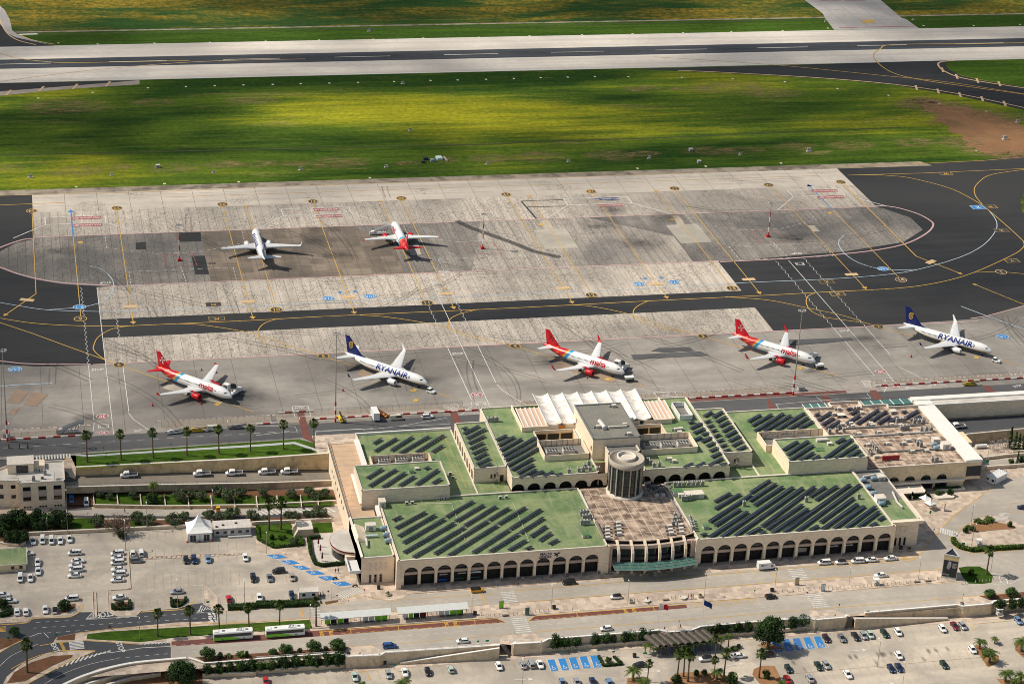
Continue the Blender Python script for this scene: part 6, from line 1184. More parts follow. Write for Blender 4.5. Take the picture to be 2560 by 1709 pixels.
Vq('duct',[G('B3',965,1030,2.9),G('B3',1000,1020,2.9),G('B3',1045,1025,2.9)],.6,AA_,'fat bent pipe feeding the red sign box');Vq(CT_,[G('A2',770,90,2.8),G('A2',840,235,2.8)],.5,BM_,'dark slanting duct at the left edge of the brown entrance roof');Vq(CT_,[G('B2',620,1335,2.6),G('B2',700,1500,2.6)],.3,AG_,'pale duct along the left edge of the brown entrance roof')
Vq(CT_,[G('B2',1400,1330,2.6),G('B2',1540,1568,2.6)],.35,AC_,'grey duct along the right edge of the brown entrance roof');Vq(CT_,[G('E0',430,190,2.5),G('E0',450,220,2.5),G('E0',740,225,2.5),G('E0',870,580,2.5)],.07,AA_,'thin pale conduit crossing the left solar field');Vq(CT_,[G('E0',1340,215,2.5),G('E0',1500,600,2.5)],.07,AA_,'thin pale conduit right of the left solar field')
w_=MB();q=G('A1',960,200,1.3);w_.add([(q.x-2.6,q.y-5,1.3),(q.x+1.6,q.y-5.5,1.3),(q.x+1.6,q.y+5,1.3),(q.x-2.6,q.y+5,1.3),(q.x-1.6,q.y-4.6,3.),(q.x-1.6,q.y+4.6,3.)],[(0,4,5,3),(0,1,4),(1,2,5,4),(2,3,5)]);solo('skylight',w_,[AI_],'pale wedge shaped skylight on the small west roof','skylight',tuple(q))
for t,u,v,l in(('B1',2190,1180,'metal spiral stair on the front of the left arcaded wing'),('B2',2035,1040,'metal spiral stair on the front of the right arcaded wing')):
 q=G(t,u,v,4.5);q=Ve((q.x,644.4,1.8));r=Bq('spiral_stair',l,DQ_,q);b=MB();b.tube([(0,0,0),(0,0,7.2)],.09,6);Aq('pole',b,[AH_],r);b=MB()
 for k in range(26):a=k*.5;b.box(cos(a)*.55,sin(a)*.55,.2+k*.22,1.,.3,.04,a)
 Aq('steps',b,[AH_],r);b=MB()
 for k in range(25):b.bar((cos(k*.5)*1.1,sin(k*.5)*1.1,1.1+k*.22),(cos(k*.5+.5)*1.1,sin(k*.5+.5)*1.1,1.32+k*.22),.06);b.bar((cos(k*.5)*1.1,sin(k*.5)*1.1,.2+k*.22),(cos(k*.5)*1.1,sin(k*.5)*1.1,1.1+k*.22),.04)
 Aq('railing',b,[AH_],r)
q=G('E3',1520,560,ZU);r=Bq('roof_hatch_frame','green recessed roof hatch with a thin metal frame on the right raised block','hatch',q);b=MB();b.box(0,0,.12,3.2,2.6,.24);Aq('lid',b,[CG_],r);b=MB();[b.bar((x,y,.2),(x,y,1.2),.06)for x in(-1.5,1.5)for y in(-1.2,1.2)];b.bar((-1.5,-1.2,1.2),(1.5,-1.2,1.2),.06);b.bar((-1.5,1.2,1.2),(1.5,1.2,1.2),.06);Aq('frame',b,[AH_],r)
for a,b in((145.3,157),(235.8,247)):
 g=MB();g.add([(a,636,1.8),(b,636,1.8),(b,645.6,1.8),(a,645.6,1.8)],[(0,1,2,3)]);pw('roof',g,[AR_],T)
#solar rows
def Wq(t,p,q,z,wid,tilt,Dq,group):
 a=G(t,p[0],p[1],z+.7);b=G(t,q[0],q[1],z+.7);d=b-a;d.z=0;n=max(2,round(d.length));ang=math.atan2(d.y,d.x)
 r=Bq('solar_row',Dq,'solar panels',(a.x,a.y,z),ang,group);ln=d.length
 m1=MB();zt=.75;s,c=sin(tilt)*wid/2,cos(tilt)*wid/2
 th=.06
 m1.add([(0,-c,zt+s),(ln,-c,zt+s),(ln,c,zt-s),(0,c,zt-s)],[(0,1,2,3)],0)
 m1.add([(0,-c,zt+s-.01),(ln,-c,zt+s-.01),(ln,-c,zt+s-.01-th),(0,-c,zt+s-.01-th),(ln,c,zt-s-th),(0,c,zt-s-th)],[(1,0,3,2),(3,5,4,2)],1)
 Aq('panels',m1,[EX_,AC_],r);f=MB();x=.5;f.bar((.2,-c*.55,.1),(ln-.2,-c*.55,.1),.1,m=1);f.bar((.2,c*.6,.05),(ln-.2,c*.6,.05),.1,m=1)
 while x<ln:
  f.box(x,-c*.55,.12,.5,.7,.24,0,0);f.bar((x,-c*.55,.2),(x,-c*.55,zt+s*.5-.08),.06,m=1);f.bar((x,c*.6,0),(x,c*.6,zt-s*.6-.08),.05,m=1);x+=1.5
 Aq('ballast_frame',f,[AA_ if tilt>.2 else AC_,AC_],r)
def field(t,rows,z,wid,tilt,where,group,shift=(0,0)):
 k=0
 for p,q in sorted(rows,key=lambda r:r[0][0]+r[1][0]):
  k+=1;L_='short' if q[0]-p[0]<110 else('long' if q[0]-p[0]>330 else 'slanting')
  Wq(t,(p[0]+shift[0],p[1]+shift[1]),(q[0]+shift[0],q[1]+shift[1]),z,wid,tilt,'%s solar row, %s from the left on %s'%(L_,ORD[k],where),group)
T25=rad(17)
field('E0',[((145,385),(235,345)),((172,462),(470,302)),((200,540),(565,330)),((248,605),(655,368)),((252,700),(752,408)),((345,745),(850,450)),((668,352),(935,195)),((760,395),(1038,232)),((848,437),(1160,245)),((1085,382),(1285,262)),((555,712),(1075,390)),((690,730),(1170,430)),((1178,422),(1448,255)),((1290,470),(1600,275)),((930,702),(1285,475)),((1390,508),(1625,358)),((1095,692),(1380,515)),((1495,545),(1650,440)),((1280,678),(1450,578)),((1580,585),(1700,505)),((1448,668),(1510,640)),((1675,618),(1765,570))],2.2,1.35,T25,'the big left front roof','solar rows on the left front roof',(14,0))
field('E2',[((193,340),(275,292)),((208,415),(425,285)),((365,408),(580,272)),((455,432),(740,265)),((612,425),(888,255)),((768,422),(875,355))],1.8,1.35,T25,'the far left roof','solar rows on the far left roof',(12,0))
field('E2',[((130,678),(285,582)),((152,755),(418,588)),((283,768),(508,622)),((445,752),(600,658)),((610,742),(830,592)),((770,730),(855,680)),((693,588),(745,565))],ZU,1.35,T25,'the left raised block','solar rows on the left raised block',(12,0))
field('E2',[((1065,200),(1120,180)),((1080,245),(1235,165)),((1108,290),(1300,195)),((1125,340),(1290,262)),((1142,392),(1278,328)),((1165,440),(1305,378)),((1188,492),(1312,428)),((1208,545),(1340,480)),((1248,580),(1358,530))],ZU,1.35,rad(13),'the left arcaded wing','solar rows on the left arcaded wing',(8,0))
T8=rad(9)
field('E2',[((1402,308),(1505,258)),((1425,358),(1580,272)),((1445,408),(1652,292)),((1468,458),(1790,280)),((1492,502),(1815,325)),((1512,556),(1830,378)),((1553,598),(1765,482)),((1607,632),(1770,543)),((1635,675),(1795,593)),((1745,668),(1865,608)),((1872,660),(1962,615)),((1990,652),(2045,632))],ZU,1.35,T8,'the roof left of the courtyard','solar rows left of the courtyard',(8,0))
field('E3',[((192,730),(275,690)),((308,722),(395,682)),((435,712),(565,637)),((542,707),(605,690)),((455,630),(548,585)),((440,572),(518,535)),((408,522),(490,487)),((360,482),(455,435)),((290,462),(362,430)),((362,412),(428,390)),((283,395),(390,347)),((248,350),(360,297)),((228,298),(292,280))],ZU,1.4,T8,'the roof right of the tower','solar rows right of the tower',(6,0))
field('E3',[((382,232),(465,185)),((470,240),(565,183)),((502,285),(603,232)),((532,330),(635,280)),((565,380),(665,325)),((595,427),(702,370)),((625,475),(735,420)),((658,520),(762,468)),((707,562),(795,518)),((392,290),(450,268)),((420,335),(480,313)),((452,378),(512,358)),((483,428),(545,405)),((513,478),(578,455)),((545,525),(605,503)),((580,575),(640,550))],ZU,1.4,T8,'the right arcaded wing','solar rows on the right arcaded wing',(6,0))
field('E3',[((815,282),(938,215)),((855,322),(1050,210)),((882,375),(1165,200)),((972,375),(1235,220)),((1090,368),(1368,197)),((1205,360),(1405,240)),((1313,352),(1450,278))],1.8,1.4,T8,'the far right green roof','solar rows on the far right green roof',(6,0))
field('E3',[((1158,560),(1300,475)),((1198,605),(1408,470)),((1228,655),(1452,512)),((1320,662),(1458,582)),((1435,655),(1518,615)),((1560,648),(1835,452)),((1665,642),(1880,510)),((1790,630),(1910,560)),((1895,628),(1950,608)),((1675,490),(1762,445))],ZU,1.4,T8,'the right raised block','solar rows on the right raised block',(6,0))
field('E3',[((1467,222),(1520,205)),((1500,270),(1630,190)),((1540,312),(1655,245)),((1585,352),(1712,277)),((1675,350),(1735,332)),((1778,165),(1835,150)),((1815,210),(1893,173)),((1780,302),(1910,218)),((1880,305),(2095,165)),((2015,280),(2175,177)),((2085,302),(2208,227)),((2190,295),(2285,240)),((2320,195),(2370,178)),((2335,260),(2482,175)),((2410,278),(2505,227))],2.35,1.4,T8,'the brown roof','solar rows on the brown roof',(6,0))
field('E1',[((410,400),(565,315)),((413,470),(660,322)),((358,595),(770,328)),((760,312),(952,188)),((412,632),(660,470)),((750,392),(1012,220)),((355,750),(735,495)),((797,435),(1078,250)),((475,745),(1180,255)),((605,735),(1275,262)),((727,722),(860,650)),((870,640),(1390,250)),((1340,350),(1495,252)),((1398,385),(1610,245)),((920,668),(1270,425)),((970,705),(1325,465)),((1088,697),(1735,230)),((1212,690),(1835,232)),((1340,678),(1425,633)),((1442,602),(1772,360)),((1458,672),(1808,420)),((1575,665),(1878,440)),((1693,657),(1985,445)),((1815,648),(2020,495)),((1930,640),(2000,605)),((2010,580),(2070,545)),((275,728),(335,710)),((850,712),(905,688))],2.2,1.4,T8,'the big right front roof','solar rows on the right front roof',(6,0))
#aircraft
def livery(name,kind,Lh,zc):
 m,t,b=nt(name);tc=Nq(t,EA_);sp=Nq(t,CB_);t.links.new(tc.outputs[BZ_],sp.inputs[0])
 s=Oq(t,CQ_,Lh,sp.outputs[0]);z=Oq(t,CQ_,sp.outputs[2],zc);white=(.80,.80,.79)
 if kind==0:
  w=Oq(t,CX_,Oq(t,'ADD',s,Oq(t,AB_,z,.75)),40.)
  r=Mq(t,w,[(0,white),(.612,(.03,.32,.62)),(.650,(.75,.33,.03)),(.668,(.52,.012,.02))]);r.node.color_ramp.interpolation='CONSTANT'
  wv=Nq(t,'ShaderNodeTexWave',wave_type='RINGS',rings_direction='Y');wv.inputs['Scale'].default_value=.12;wv.inputs['Distortion'].default_value=1.5
  t.links.new(Gq(t,tc.outputs[BZ_],1,.2,2.2),wv.inputs[AZ_])
  ln=Mq(t,wv.outputs['Fac'],[(.93,.0),(.97,.7)]);ln=Oq(t,AB_,ln,Oq(t,'GREATER_THAN',w,.675))
  r=Pq(t,ln,r,(.85,.32,.04))
 else:
  zt=Oq(t,'ADD',-.85,Oq(t,AB_,Oq(t,BJ_,Oq(t,CQ_,s,25.),.0),.115))
  d=Oq(t,'ADD',Oq(t,CX_,Oq(t,CQ_,z,zt),6.),.5)
  r=Mq(t,d,[(0,(.008,.015,.10)),(.475,(.75,.5,.04)),(.52,white)]);r.node.color_ramp.interpolation='CONSTANT'
 t.links.new(Pq(t,1.,r,Mq(t,Fq(t,tc.outputs[BZ_],.8,4),[(.3,.94),(.7,1.03)]),AB_),b.inputs[AP_])
 b.inputs[AN_].default_value=.3;b.inputs[GM_].default_value=.3;M[name]=m
livery(HG_,0,37.57/2,3.75);livery(HH_,1,39.5/2,3.3)
Iq(CU_,(.62,.63,.64),.4,var=.06,obj=True,scale=.6);Iq(BQ_,(.50,.01,.02),.35);Iq(DV_,(.008,.018,.12),.35);Iq(HI_,(.75,.48,.03),.4);Iq(FJ_,(.01,.03,.20),.4);Iq(CM_,(.78,.78,.77),.35)
def airliner(kind,Dq,sharklet=True,name='airliner'):
 r=Bq(name,Dq,'aeroplane')
 if kind==0:
  Ln=37.57;zc=3.75;H=Ln/2;skin=HG_
  prof=[(0,3.15,.03,.03),(.15,3.15,.33,.33),(.45,3.18,.62,.62),(1.,3.28,.95,.97),(1.7,3.40,1.24,1.28),(2.6,3.53,1.53,1.6),(3.6,3.64,1.77,1.84),(4.8,3.71,1.92,2.),(6,3.75,1.975,2.07),(16,3.75,1.975,2.07),(24.5,3.75,1.975,2.07),(27,3.84,1.92,1.97),(29.5,4.03,1.72,1.72),(32,4.32,1.33,1.36),(34.5,4.7,.86,.92),(36.5,5.02,.46,.5),(37.4,5.15,.2,.25)]
  wing=[(1.2,12.,7.,2.55,.14),(6.4,14.7,4.2,3.05,.12),(16.6,20.05,1.6,4.25,.10)];stab=[(.5,31.4,4.1,4.95),(6.2,34.9,1.6,5.55)]
  fin=[(5.3,28.9,6.7),(7.5,31.,5.),(11.7,34.6,2.1)];ey,ez,es,er,elen=5.75,1.95,10.6,1.17,4.4;ng,mg,my=5.1,17.7,3.8
 else:
  Ln=39.5;zc=3.3;H=Ln/2;skin=HH_
  prof=[(0,2.85,.03,.03),(.15,2.86,.3,.3),(.5,2.9,.6,.6),(1.1,3.,.9,.95),(1.9,3.12,1.2,1.3),(2.9,3.22,1.5,1.64),(4.,3.28,1.72,1.86),(5.4,3.3,1.86,1.98),(6.8,3.3,1.88,2.),(16,3.3,1.88,2.),(26,3.3,1.88,2.),(28.5,3.42,1.82,1.88),(31,3.66,1.6,1.62),(33.5,4.,1.22,1.25),(36,4.38,.75,.8),(38,4.68,.36,.4),(38.9,4.8,.12,.15)]
  wing=[(1.2,13.4,7.8,2.2,.13),(5.8,16.,5.,2.75,.12),(16.8,21.9,1.7,4.,.10)];stab=[(.4,33.,4.5,4.5),(7.1,37.2,1.6,5.3)]
  fin=[(4.9,27.5,10.2),(6.,31.,7.),(7.6,32.6,5.6),(12.4,36.9,2.2)];ey,ez,es,er,elen=4.83,1.62,11.4,1.08,4.3;ng,mg,my=4.,19.6,2.86
 def at(s):
  for i in range(len(prof)-1):
   if prof[i][0]<=s<=prof[i+1][0]:
    f=(s-prof[i][0])/(prof[i+1][0]-prof[i][0]);return[prof[i][k]+(prof[i+1][k]-prof[i][k])*f for k in(1,2,3)]
  return list(prof[-1][1:])
 def surf(s,a,o=.02):
  z,w,h=at(s);return Ve((H-s,-(w+o)*sin(a),z+(h+o)*cos(a)))
 b=MB();b.loft([[Ve((H-s,-w*sin(2*pi*k/28),z+h*cos(2*pi*k/28)))for k in range(28)]for s,z,w,h in prof],0,True);fu=Aq('fuselage',b,[skin],r)
 fb=MB();c0=11.2 if kind==0 else 12.6
 fb.loft([[Ve((H-s,w*cos(2*pi*k/14),z+h*sin(2*pi*k/14)))for k in range(14)]for s,w,z,h in((c0,.5,zc-1.8,.3),(c0+1.6,1.9,zc-1.45,.8),(c0+5,2.1,zc-1.4,.95),(c0+8.5,1.9,zc-1.4,.85),(c0+10.5,.6,zc-1.75,.3))]);Aq('wing_fairing',fb,[CM_ if kind==0 else DV_],r)
 def foil(sec,sgn,vertical=False):
  rings=[]
  for y,s,c,z,th in sec:
   pts=[(0,0),(.03,.5),(.15,.95),(.35,1),(.65,.7),(1,.04),(.65,-.35),(.35,-.5),(.15,-.5),(.03,-.3)]
   rings.append([Ve((H-s-c*a,sgn*y,z+b_*th*c*.6))if not vertical else Ve((H-s-c*a,(b_+.15)*th*c*.55,z))for a,b_ in pts])
  if sgn>0:rings=[list(reversed(q))for q in rings]
  return rings
 for sg in(-1,1):
  b=MB();b.loft(foil(wing,sg));w=Aq('wing',b,[CU_],r)
  ty,ts,tcn,tz,_=wing[-1]
  if sharklet or kind==1:
   q=MB();sec=[(ty,ts,tcn,tz,.1),(ty+.55,ts+.5,tcn*.9,tz+.25,.1),(ty+.85,ts+1.3,tcn*.66,tz+1.1,.08),(ty+1.05,ts+2.3,tcn*.35,tz+2.5,.07)]
   rings=[]
   for i,(y,s,c,z,th)in enumerate(sec):
    k=min(1,i/2);rings.append([Ve((H-s-c*a,sg*(y+b_*th*c*-.6*k),z+b_*th*c*.6*(1-k)))for a,b_ in[(0,0),(.03,.5),(.15,.95),(.35,1),(.65,.7),(1,.04),(.65,-.35),(.35,-.5),(.15,-.5),(.03,-.3)]])
   if sg>0:rings=[list(reversed(q_))for q_ in rings]
   q.loft(rings);
   if kind==1:
    nf=len(q.f)
    for i in range(nf):
     cy=sum(q.v[j][1]for j in q.f[i])/len(q.f[i]);n_=Ve(q.v[q.f[i][1]])-Ve(q.v[q.f[i][0]]);n2=Ve(q.v[q.f[i][2]])-Ve(q.v[q.f[i][0]]);nn_=n_.cross(n2)
     q.m[i]=1 if nn_.y*sg>0 and q.v[q.f[i][0]][2]>tz+.3 else 0
   Aq('winglet',q,[BQ_]if kind==0 else[CM_,DV_],r)
  else:
   q=MB();q.add([(H-ts-.2,sg*ty,tz),(H-ts-tcn-.3,sg*ty,tz+.75),(H-ts-tcn-.7,sg*ty,tz),(H-ts-tcn-.3,sg*ty,tz-.6)],[(0,1,2,3),(3,2,1,0)]);q.box(H-ts-1,sg*ty,tz,1.2,.08,.5);Aq('wingtip_fence',q,[BQ_],r)
  for fy in(.38,.62,.82):
   y=wing[1][0]+(ty-wing[1][0])*(fy-.35)/.65 if fy>.35 else 4;f_=(y-wing[1][0])/(ty-wing[1][0]);s=wing[1][1]+(wing[2][1]-wing[1][1])*f_;c=wing[1][2]+(wing[2][2]-wing[1][2])*f_;z=wing[1][3]+(wing[2][3]-wing[1][3])*f_
   q=MB();q.tube([(H-s-c*.5,sg*y,z-.12),(H-s-c*.85,sg*y,z-.25),(H-s-c*1.12,sg*y,z-.12)],[.06,.17,.03],6);obj(HJ_,q.mesh(HJ_,[CU_]),w)
  b=MB();b.loft(foil([(a_,s_,c_,z_,.1)for a_,s_,c_,z_ in stab],sg));Aq('tailplane',b,[CU_ if kind else(BQ_ if not sharklet and name=='airliner' and kind==0 and 'dark' in Dq else CU_)],r)
  b=MB();X=H-es;ring=lambda x,rr:[Ve((x,sg*ey+rr*cos(2*pi*k/20),ez+rr*.98*sin(2*pi*k/20)))for k in range(20)]
  b.loft([ring(X-.75,er*.80),ring(X-.05,er*.84),ring(X,er*.93),ring(X-.15,er*1.),ring(X-1.2,er*1.08),ring(X-2.4,er*1.02),ring(X-elen*.75,er*.82),ring(X-elen*.76,er*.6)],0,False)
  e=Aq('engine',b,[BQ_ if kind==0 else CM_],r)
  q=MB();q.lathe([(er*.8,X-.7),(er*.28,X-.68),(.02,X-.25)],(0,sg*ey,ez),18,ax='x');obj('fan',q.mesh('fan',[AX_]),e)
  q=MB();q.lathe([(er*.62,X-elen*.72),(er*.5,X-elen),(er*.22,X-elen-.05),(.05,X-elen-.6)],(0,sg*ey,ez),16,ax='x');obj('exhaust',q.mesh('exhaust',[AC_]),e)
  q=MB();q.add([(X-1.2,sg*ey-.12,ez+er),(X-1.2,sg*ey+.12,ez+er),(X-5.2,sg*ey+.12,ez+er+.25),(X-5.2,sg*ey-.12,ez+er+.25),(X-3.5,sg*ey-.12,ez+er+.75),(X-3.5,sg*ey+.12,ez+er+.75)],[(0,4,5,1),(4,3,2,5),(0,3,4),(1,5,2)]);obj('pylon',q.mesh('pylon',[BQ_ if kind==0 else CM_]),e)
  g=MB();g.bar((H-mg,sg*my,.5),(H-mg,sg*my,zc-1.2),.22);gg=Aq('main_gear',g,[AC_],r)
  for dy in(-.42,.42):q=MB();q.lathe([(.5,-.17),(.56,0),(.5,.17)],(H-mg,sg*my+dy,.56),14,ax='y');obj('wheel',q.mesh('wheel',[AU_]),gg)
 g=MB();g.bar((H-ng,0,.4),(H-ng,0,zc-1.3),.16);gg=Aq('nose_gear',g,[AC_],r)
 for dy in(-.25,.25):q=MB();q.lathe([(.34,-.1),(.38,0),(.34,.1)],(H-ng,dy,.38),12,ax='y');obj('wheel',q.mesh('wheel',[AU_]),gg)
 b=MB();b.loft(foil([(0,s,c,z,.09 if z>6 else .05)for z,s,c in fin],1,True));fn=Aq('fin',b,[BQ_ if kind==0 else DV_],r)
 for sg in(-1,1):
  q=MB()
  def P(s,z):
   f_=(z-fin[-2][0])/(fin[-1][0]-fin[-2][0]);c=fin[-2][2]+(fin[-1][2]-fin[-2][2])*f_;s0=fin[-2][1]+(fin[-1][1]-fin[-2][1])*f_;a=(s-s0)/c
   yy=.09*c*.55*(1.18 if sg>0 else .45);return Ve((H-s,sg*(abs(yy)+.03),z))
  if kind==0:
   for k in range(4):
    a=k*pi/2+.25*sg;pts=[(0,0),(-.48,1.55),(0,1.05),(.48,1.55)];pq=[P(33.6+x*cos(a)-y*sin(a),8.55+x*sin(a)+y*cos(a))for x,y in pts];q.add(pq,[(0,1,2),(0,2,3)]if sg<0 else[(0,2,1),(0,3,2)]);q.add(pq,[(2,1,0),(3,2,0)])
   obj(DW_,q.mesh(DW_,[CM_]),fn)
  else:
   c0,z0_=36.,8.9;arc=[(c0+1.05*cos(t_),z0_+1.5*sin(t_))for t_ in[rad(d)for d in range(-110,111,20)]];inn=[(c0+.1+.72*cos(t_),z0_+1.15*sin(t_))for t_ in[rad(d)for d in range(-110,111,20)]]
   for k in range(len(arc)-1):pq=[P(*arc[k]),P(*arc[k+1]),P(*inn[k+1]),P(*inn[k])];q.add(pq,[(0,1,2,3),(3,2,1,0)])
   for k in range(4):s_=c0-.75+k*.38;h_=1.15-.12*k;pq=[P(s_,z0_-h_+.2),P(s_+.17,z0_-h_+.2),P(s_+.17,z0_+h_),P(s_,z0_+h_)];q.add(pq,[(0,1,2,3),(3,2,1,0)])
   pq=[P(c0-1.,z0_+1.35),P(c0+.2,z0_+1.55),P(c0+.2,z0_+1.2),P(c0-1.,z0_+1.05)];q.add(pq,[(0,1,2,3),(3,2,1,0)])
   obj(DW_,q.mesh(DW_,[HI_]),fn)
 wz=1.22 if kind==0 else 1.25;wm=None
 for sg in(1,-1):
  n=42 if kind==0 else 44
  for k in range(n):
   s=(6.4 if kind==0 else 7.2)+k*.54
   q=MB();a0,a1=wz-.1,wz+.1;q.add([surf(s+.14,sg*a1),surf(s-.14,sg*a1),surf(s-.14,sg*a0),surf(s+.14,sg*a0)],[(0,1,2,3),(3,2,1,0)]);Aq('cabin_window',q,[BC_],r)
  for s in((4.9,29.9)if kind==0 else(5.2,31.5)):
   q=MB();
   for ds,a0,a1 in((-.42,.95,1.75),(.42,.95,1.75)):q.add([surf(s+ds-.03,sg*a1),surf(s+ds+.03,sg*a1),surf(s+ds+.03,sg*a0),surf(s+ds-.03,sg*a0)],[(0,1,2,3),(3,2,1,0)])
   for a0 in(.95,1.75):q.add([surf(s-.42,sg*a0),surf(s+.42,sg*a0),surf(s+.42,sg*(a0+.025)),surf(s-.42,sg*(a0+.025))],[(0,1,2,3),(3,2,1,0)])
   Aq('cabin_door',q,[AC_],r)
  for s0_,s1_,a0,a1 in((1.35,2.1,.30,.78),(1.62,2.35,.84,1.12),(2.05,2.7,1.,1.22))if kind==0 else((1.5,2.15,.12,.55),(1.7,2.4,.6,.88),(2.,2.75,.86,1.06)):
   if kind==0:s0_,s1_,a0,a1={1.35:(1.5,2.15,.12,.60),1.62:(1.75,2.45,.66,.92),2.05:(2.15,2.85,.90,1.1)}[s0_]
   q=MB();q.add([surf(s0_,sg*a0),surf(s0_+.15,sg*a1),surf(s1_,sg*a1*.97),surf(s1_-.1,sg*a0*.9)],[(0,1,2,3),(3,2,1,0)]);Aq('cockpit_window',q,[BC_],r)
 s_,sz,c_,ac=('malta',3.3,11.1,1.08)if kind==0 else('RYANAIR',3.15,15.6,1.12)
 for sg in(1,-1):
  v,f=text_geo(s_,sz,bold=.03 if kind else .022,shear=.12,space=1. if kind else .95);bm=bmesh.new();vv=[bm.verts.new(p_)for p_ in v]
  for q_ in f:
   try:bm.faces.new([vv[i]for i in q_])
   except ValueError:pass
  for k in range(-5,6):bmesh.ops.bisect_plane(bm,geom=bm.verts[:]+bm.edges[:]+bm.faces[:],plane_co=(0,k*.3,0),plane_no=(0,1,0))
  bm.verts.index_update();q=MB()
  q.add([surf(c_-sg*co.co.x*(1.12 if kind else 1.),sg*(ac-co.co.y/2.),.03)for co in bm.verts],[tuple(w_.index for w_ in fc.verts)for fc in bm.faces]);bm.free();tt=Aq('title_lettering',q,[FJ_ if kind else BQ_],r)
  if kind:
   h=MB();s0_=7.4;
   for k in range(7):a0,a1=rad(-70+k*22),rad(-48+k*22);h.add([surf(s0_+.5-.7*cos(a0)*1,sg*(1.15-.4*sin(a0))),surf(s0_+.5-.7*cos(a1),sg*(1.15-.4*sin(a1))),surf(s0_+.5-.5*cos(a1),sg*(1.15-.3*sin(a1))),surf(s0_+.5-.5*cos(a0),sg*(1.15-.3*sin(a0)))],[(0,1,2,3),(3,2,1,0)])
   for k in range(3):h.add([surf(s0_+.2+k*.25,sg*.95),surf(s0_+.28+k*.25,sg*.95),surf(s0_+.28+k*.25,sg*1.35),surf(s0_+.2+k*.25,sg*1.35)],[(0,1,2,3),(3,2,1,0)])
   obj(HK_,h.mesh(HK_,[FJ_]),tt)
 return r
pa=airliner(0,'proto');pb=airliner(0,'proto dark',False);pc=airliner(1,'proto')
def nose_at(t,u,v,z,half,ang):n=G(t,u,v,z);return Ve((n.x-half*cos(ang),n.y-half*sin(ang),0))
gA='red-tailed aeroplanes';gR='blue-tailed aeroplanes';h=-pi/4
Cq(pb,nose_at('B0',2120,482,3.15,37.57/2,h),h,'white aeroplane with a red tail and a white cross, leftmost of the near row',gA)
Cq(pa,nose_at('B2',1028,262,3.15,37.57/2,h),h,'red-tailed white aeroplane with a white cross, in the middle of the near row',gA)
Cq(pa,nose_at('B3',435,160,3.15,37.57/2,h),h,'red-tailed white aeroplane behind the tall mast, fourth from the left in the near row',gA)
Cq(pc,nose_at('B1',1567,360,2.85,39.5/2,h),h,'blue-tailed white aeroplane with a yellow harp, left one in the near row',gR)
Cq(pc,nose_at('B3',2050,70,2.85,39.5/2,h),h,'blue-tailed white aeroplane with a yellow harp, at the right end of the near row',gR)
Cq(pb,Ve((158.4,853.+37.57/2,0)),pi/2,'red-tailed aeroplane seen from behind on the far apron, with white steps at its nose',gA)
Cq(pc,Ve((95.8,849.5+39.5/2,0)),pi/2,'blue-tailed white aeroplane seen from behind on the far apron',gR)
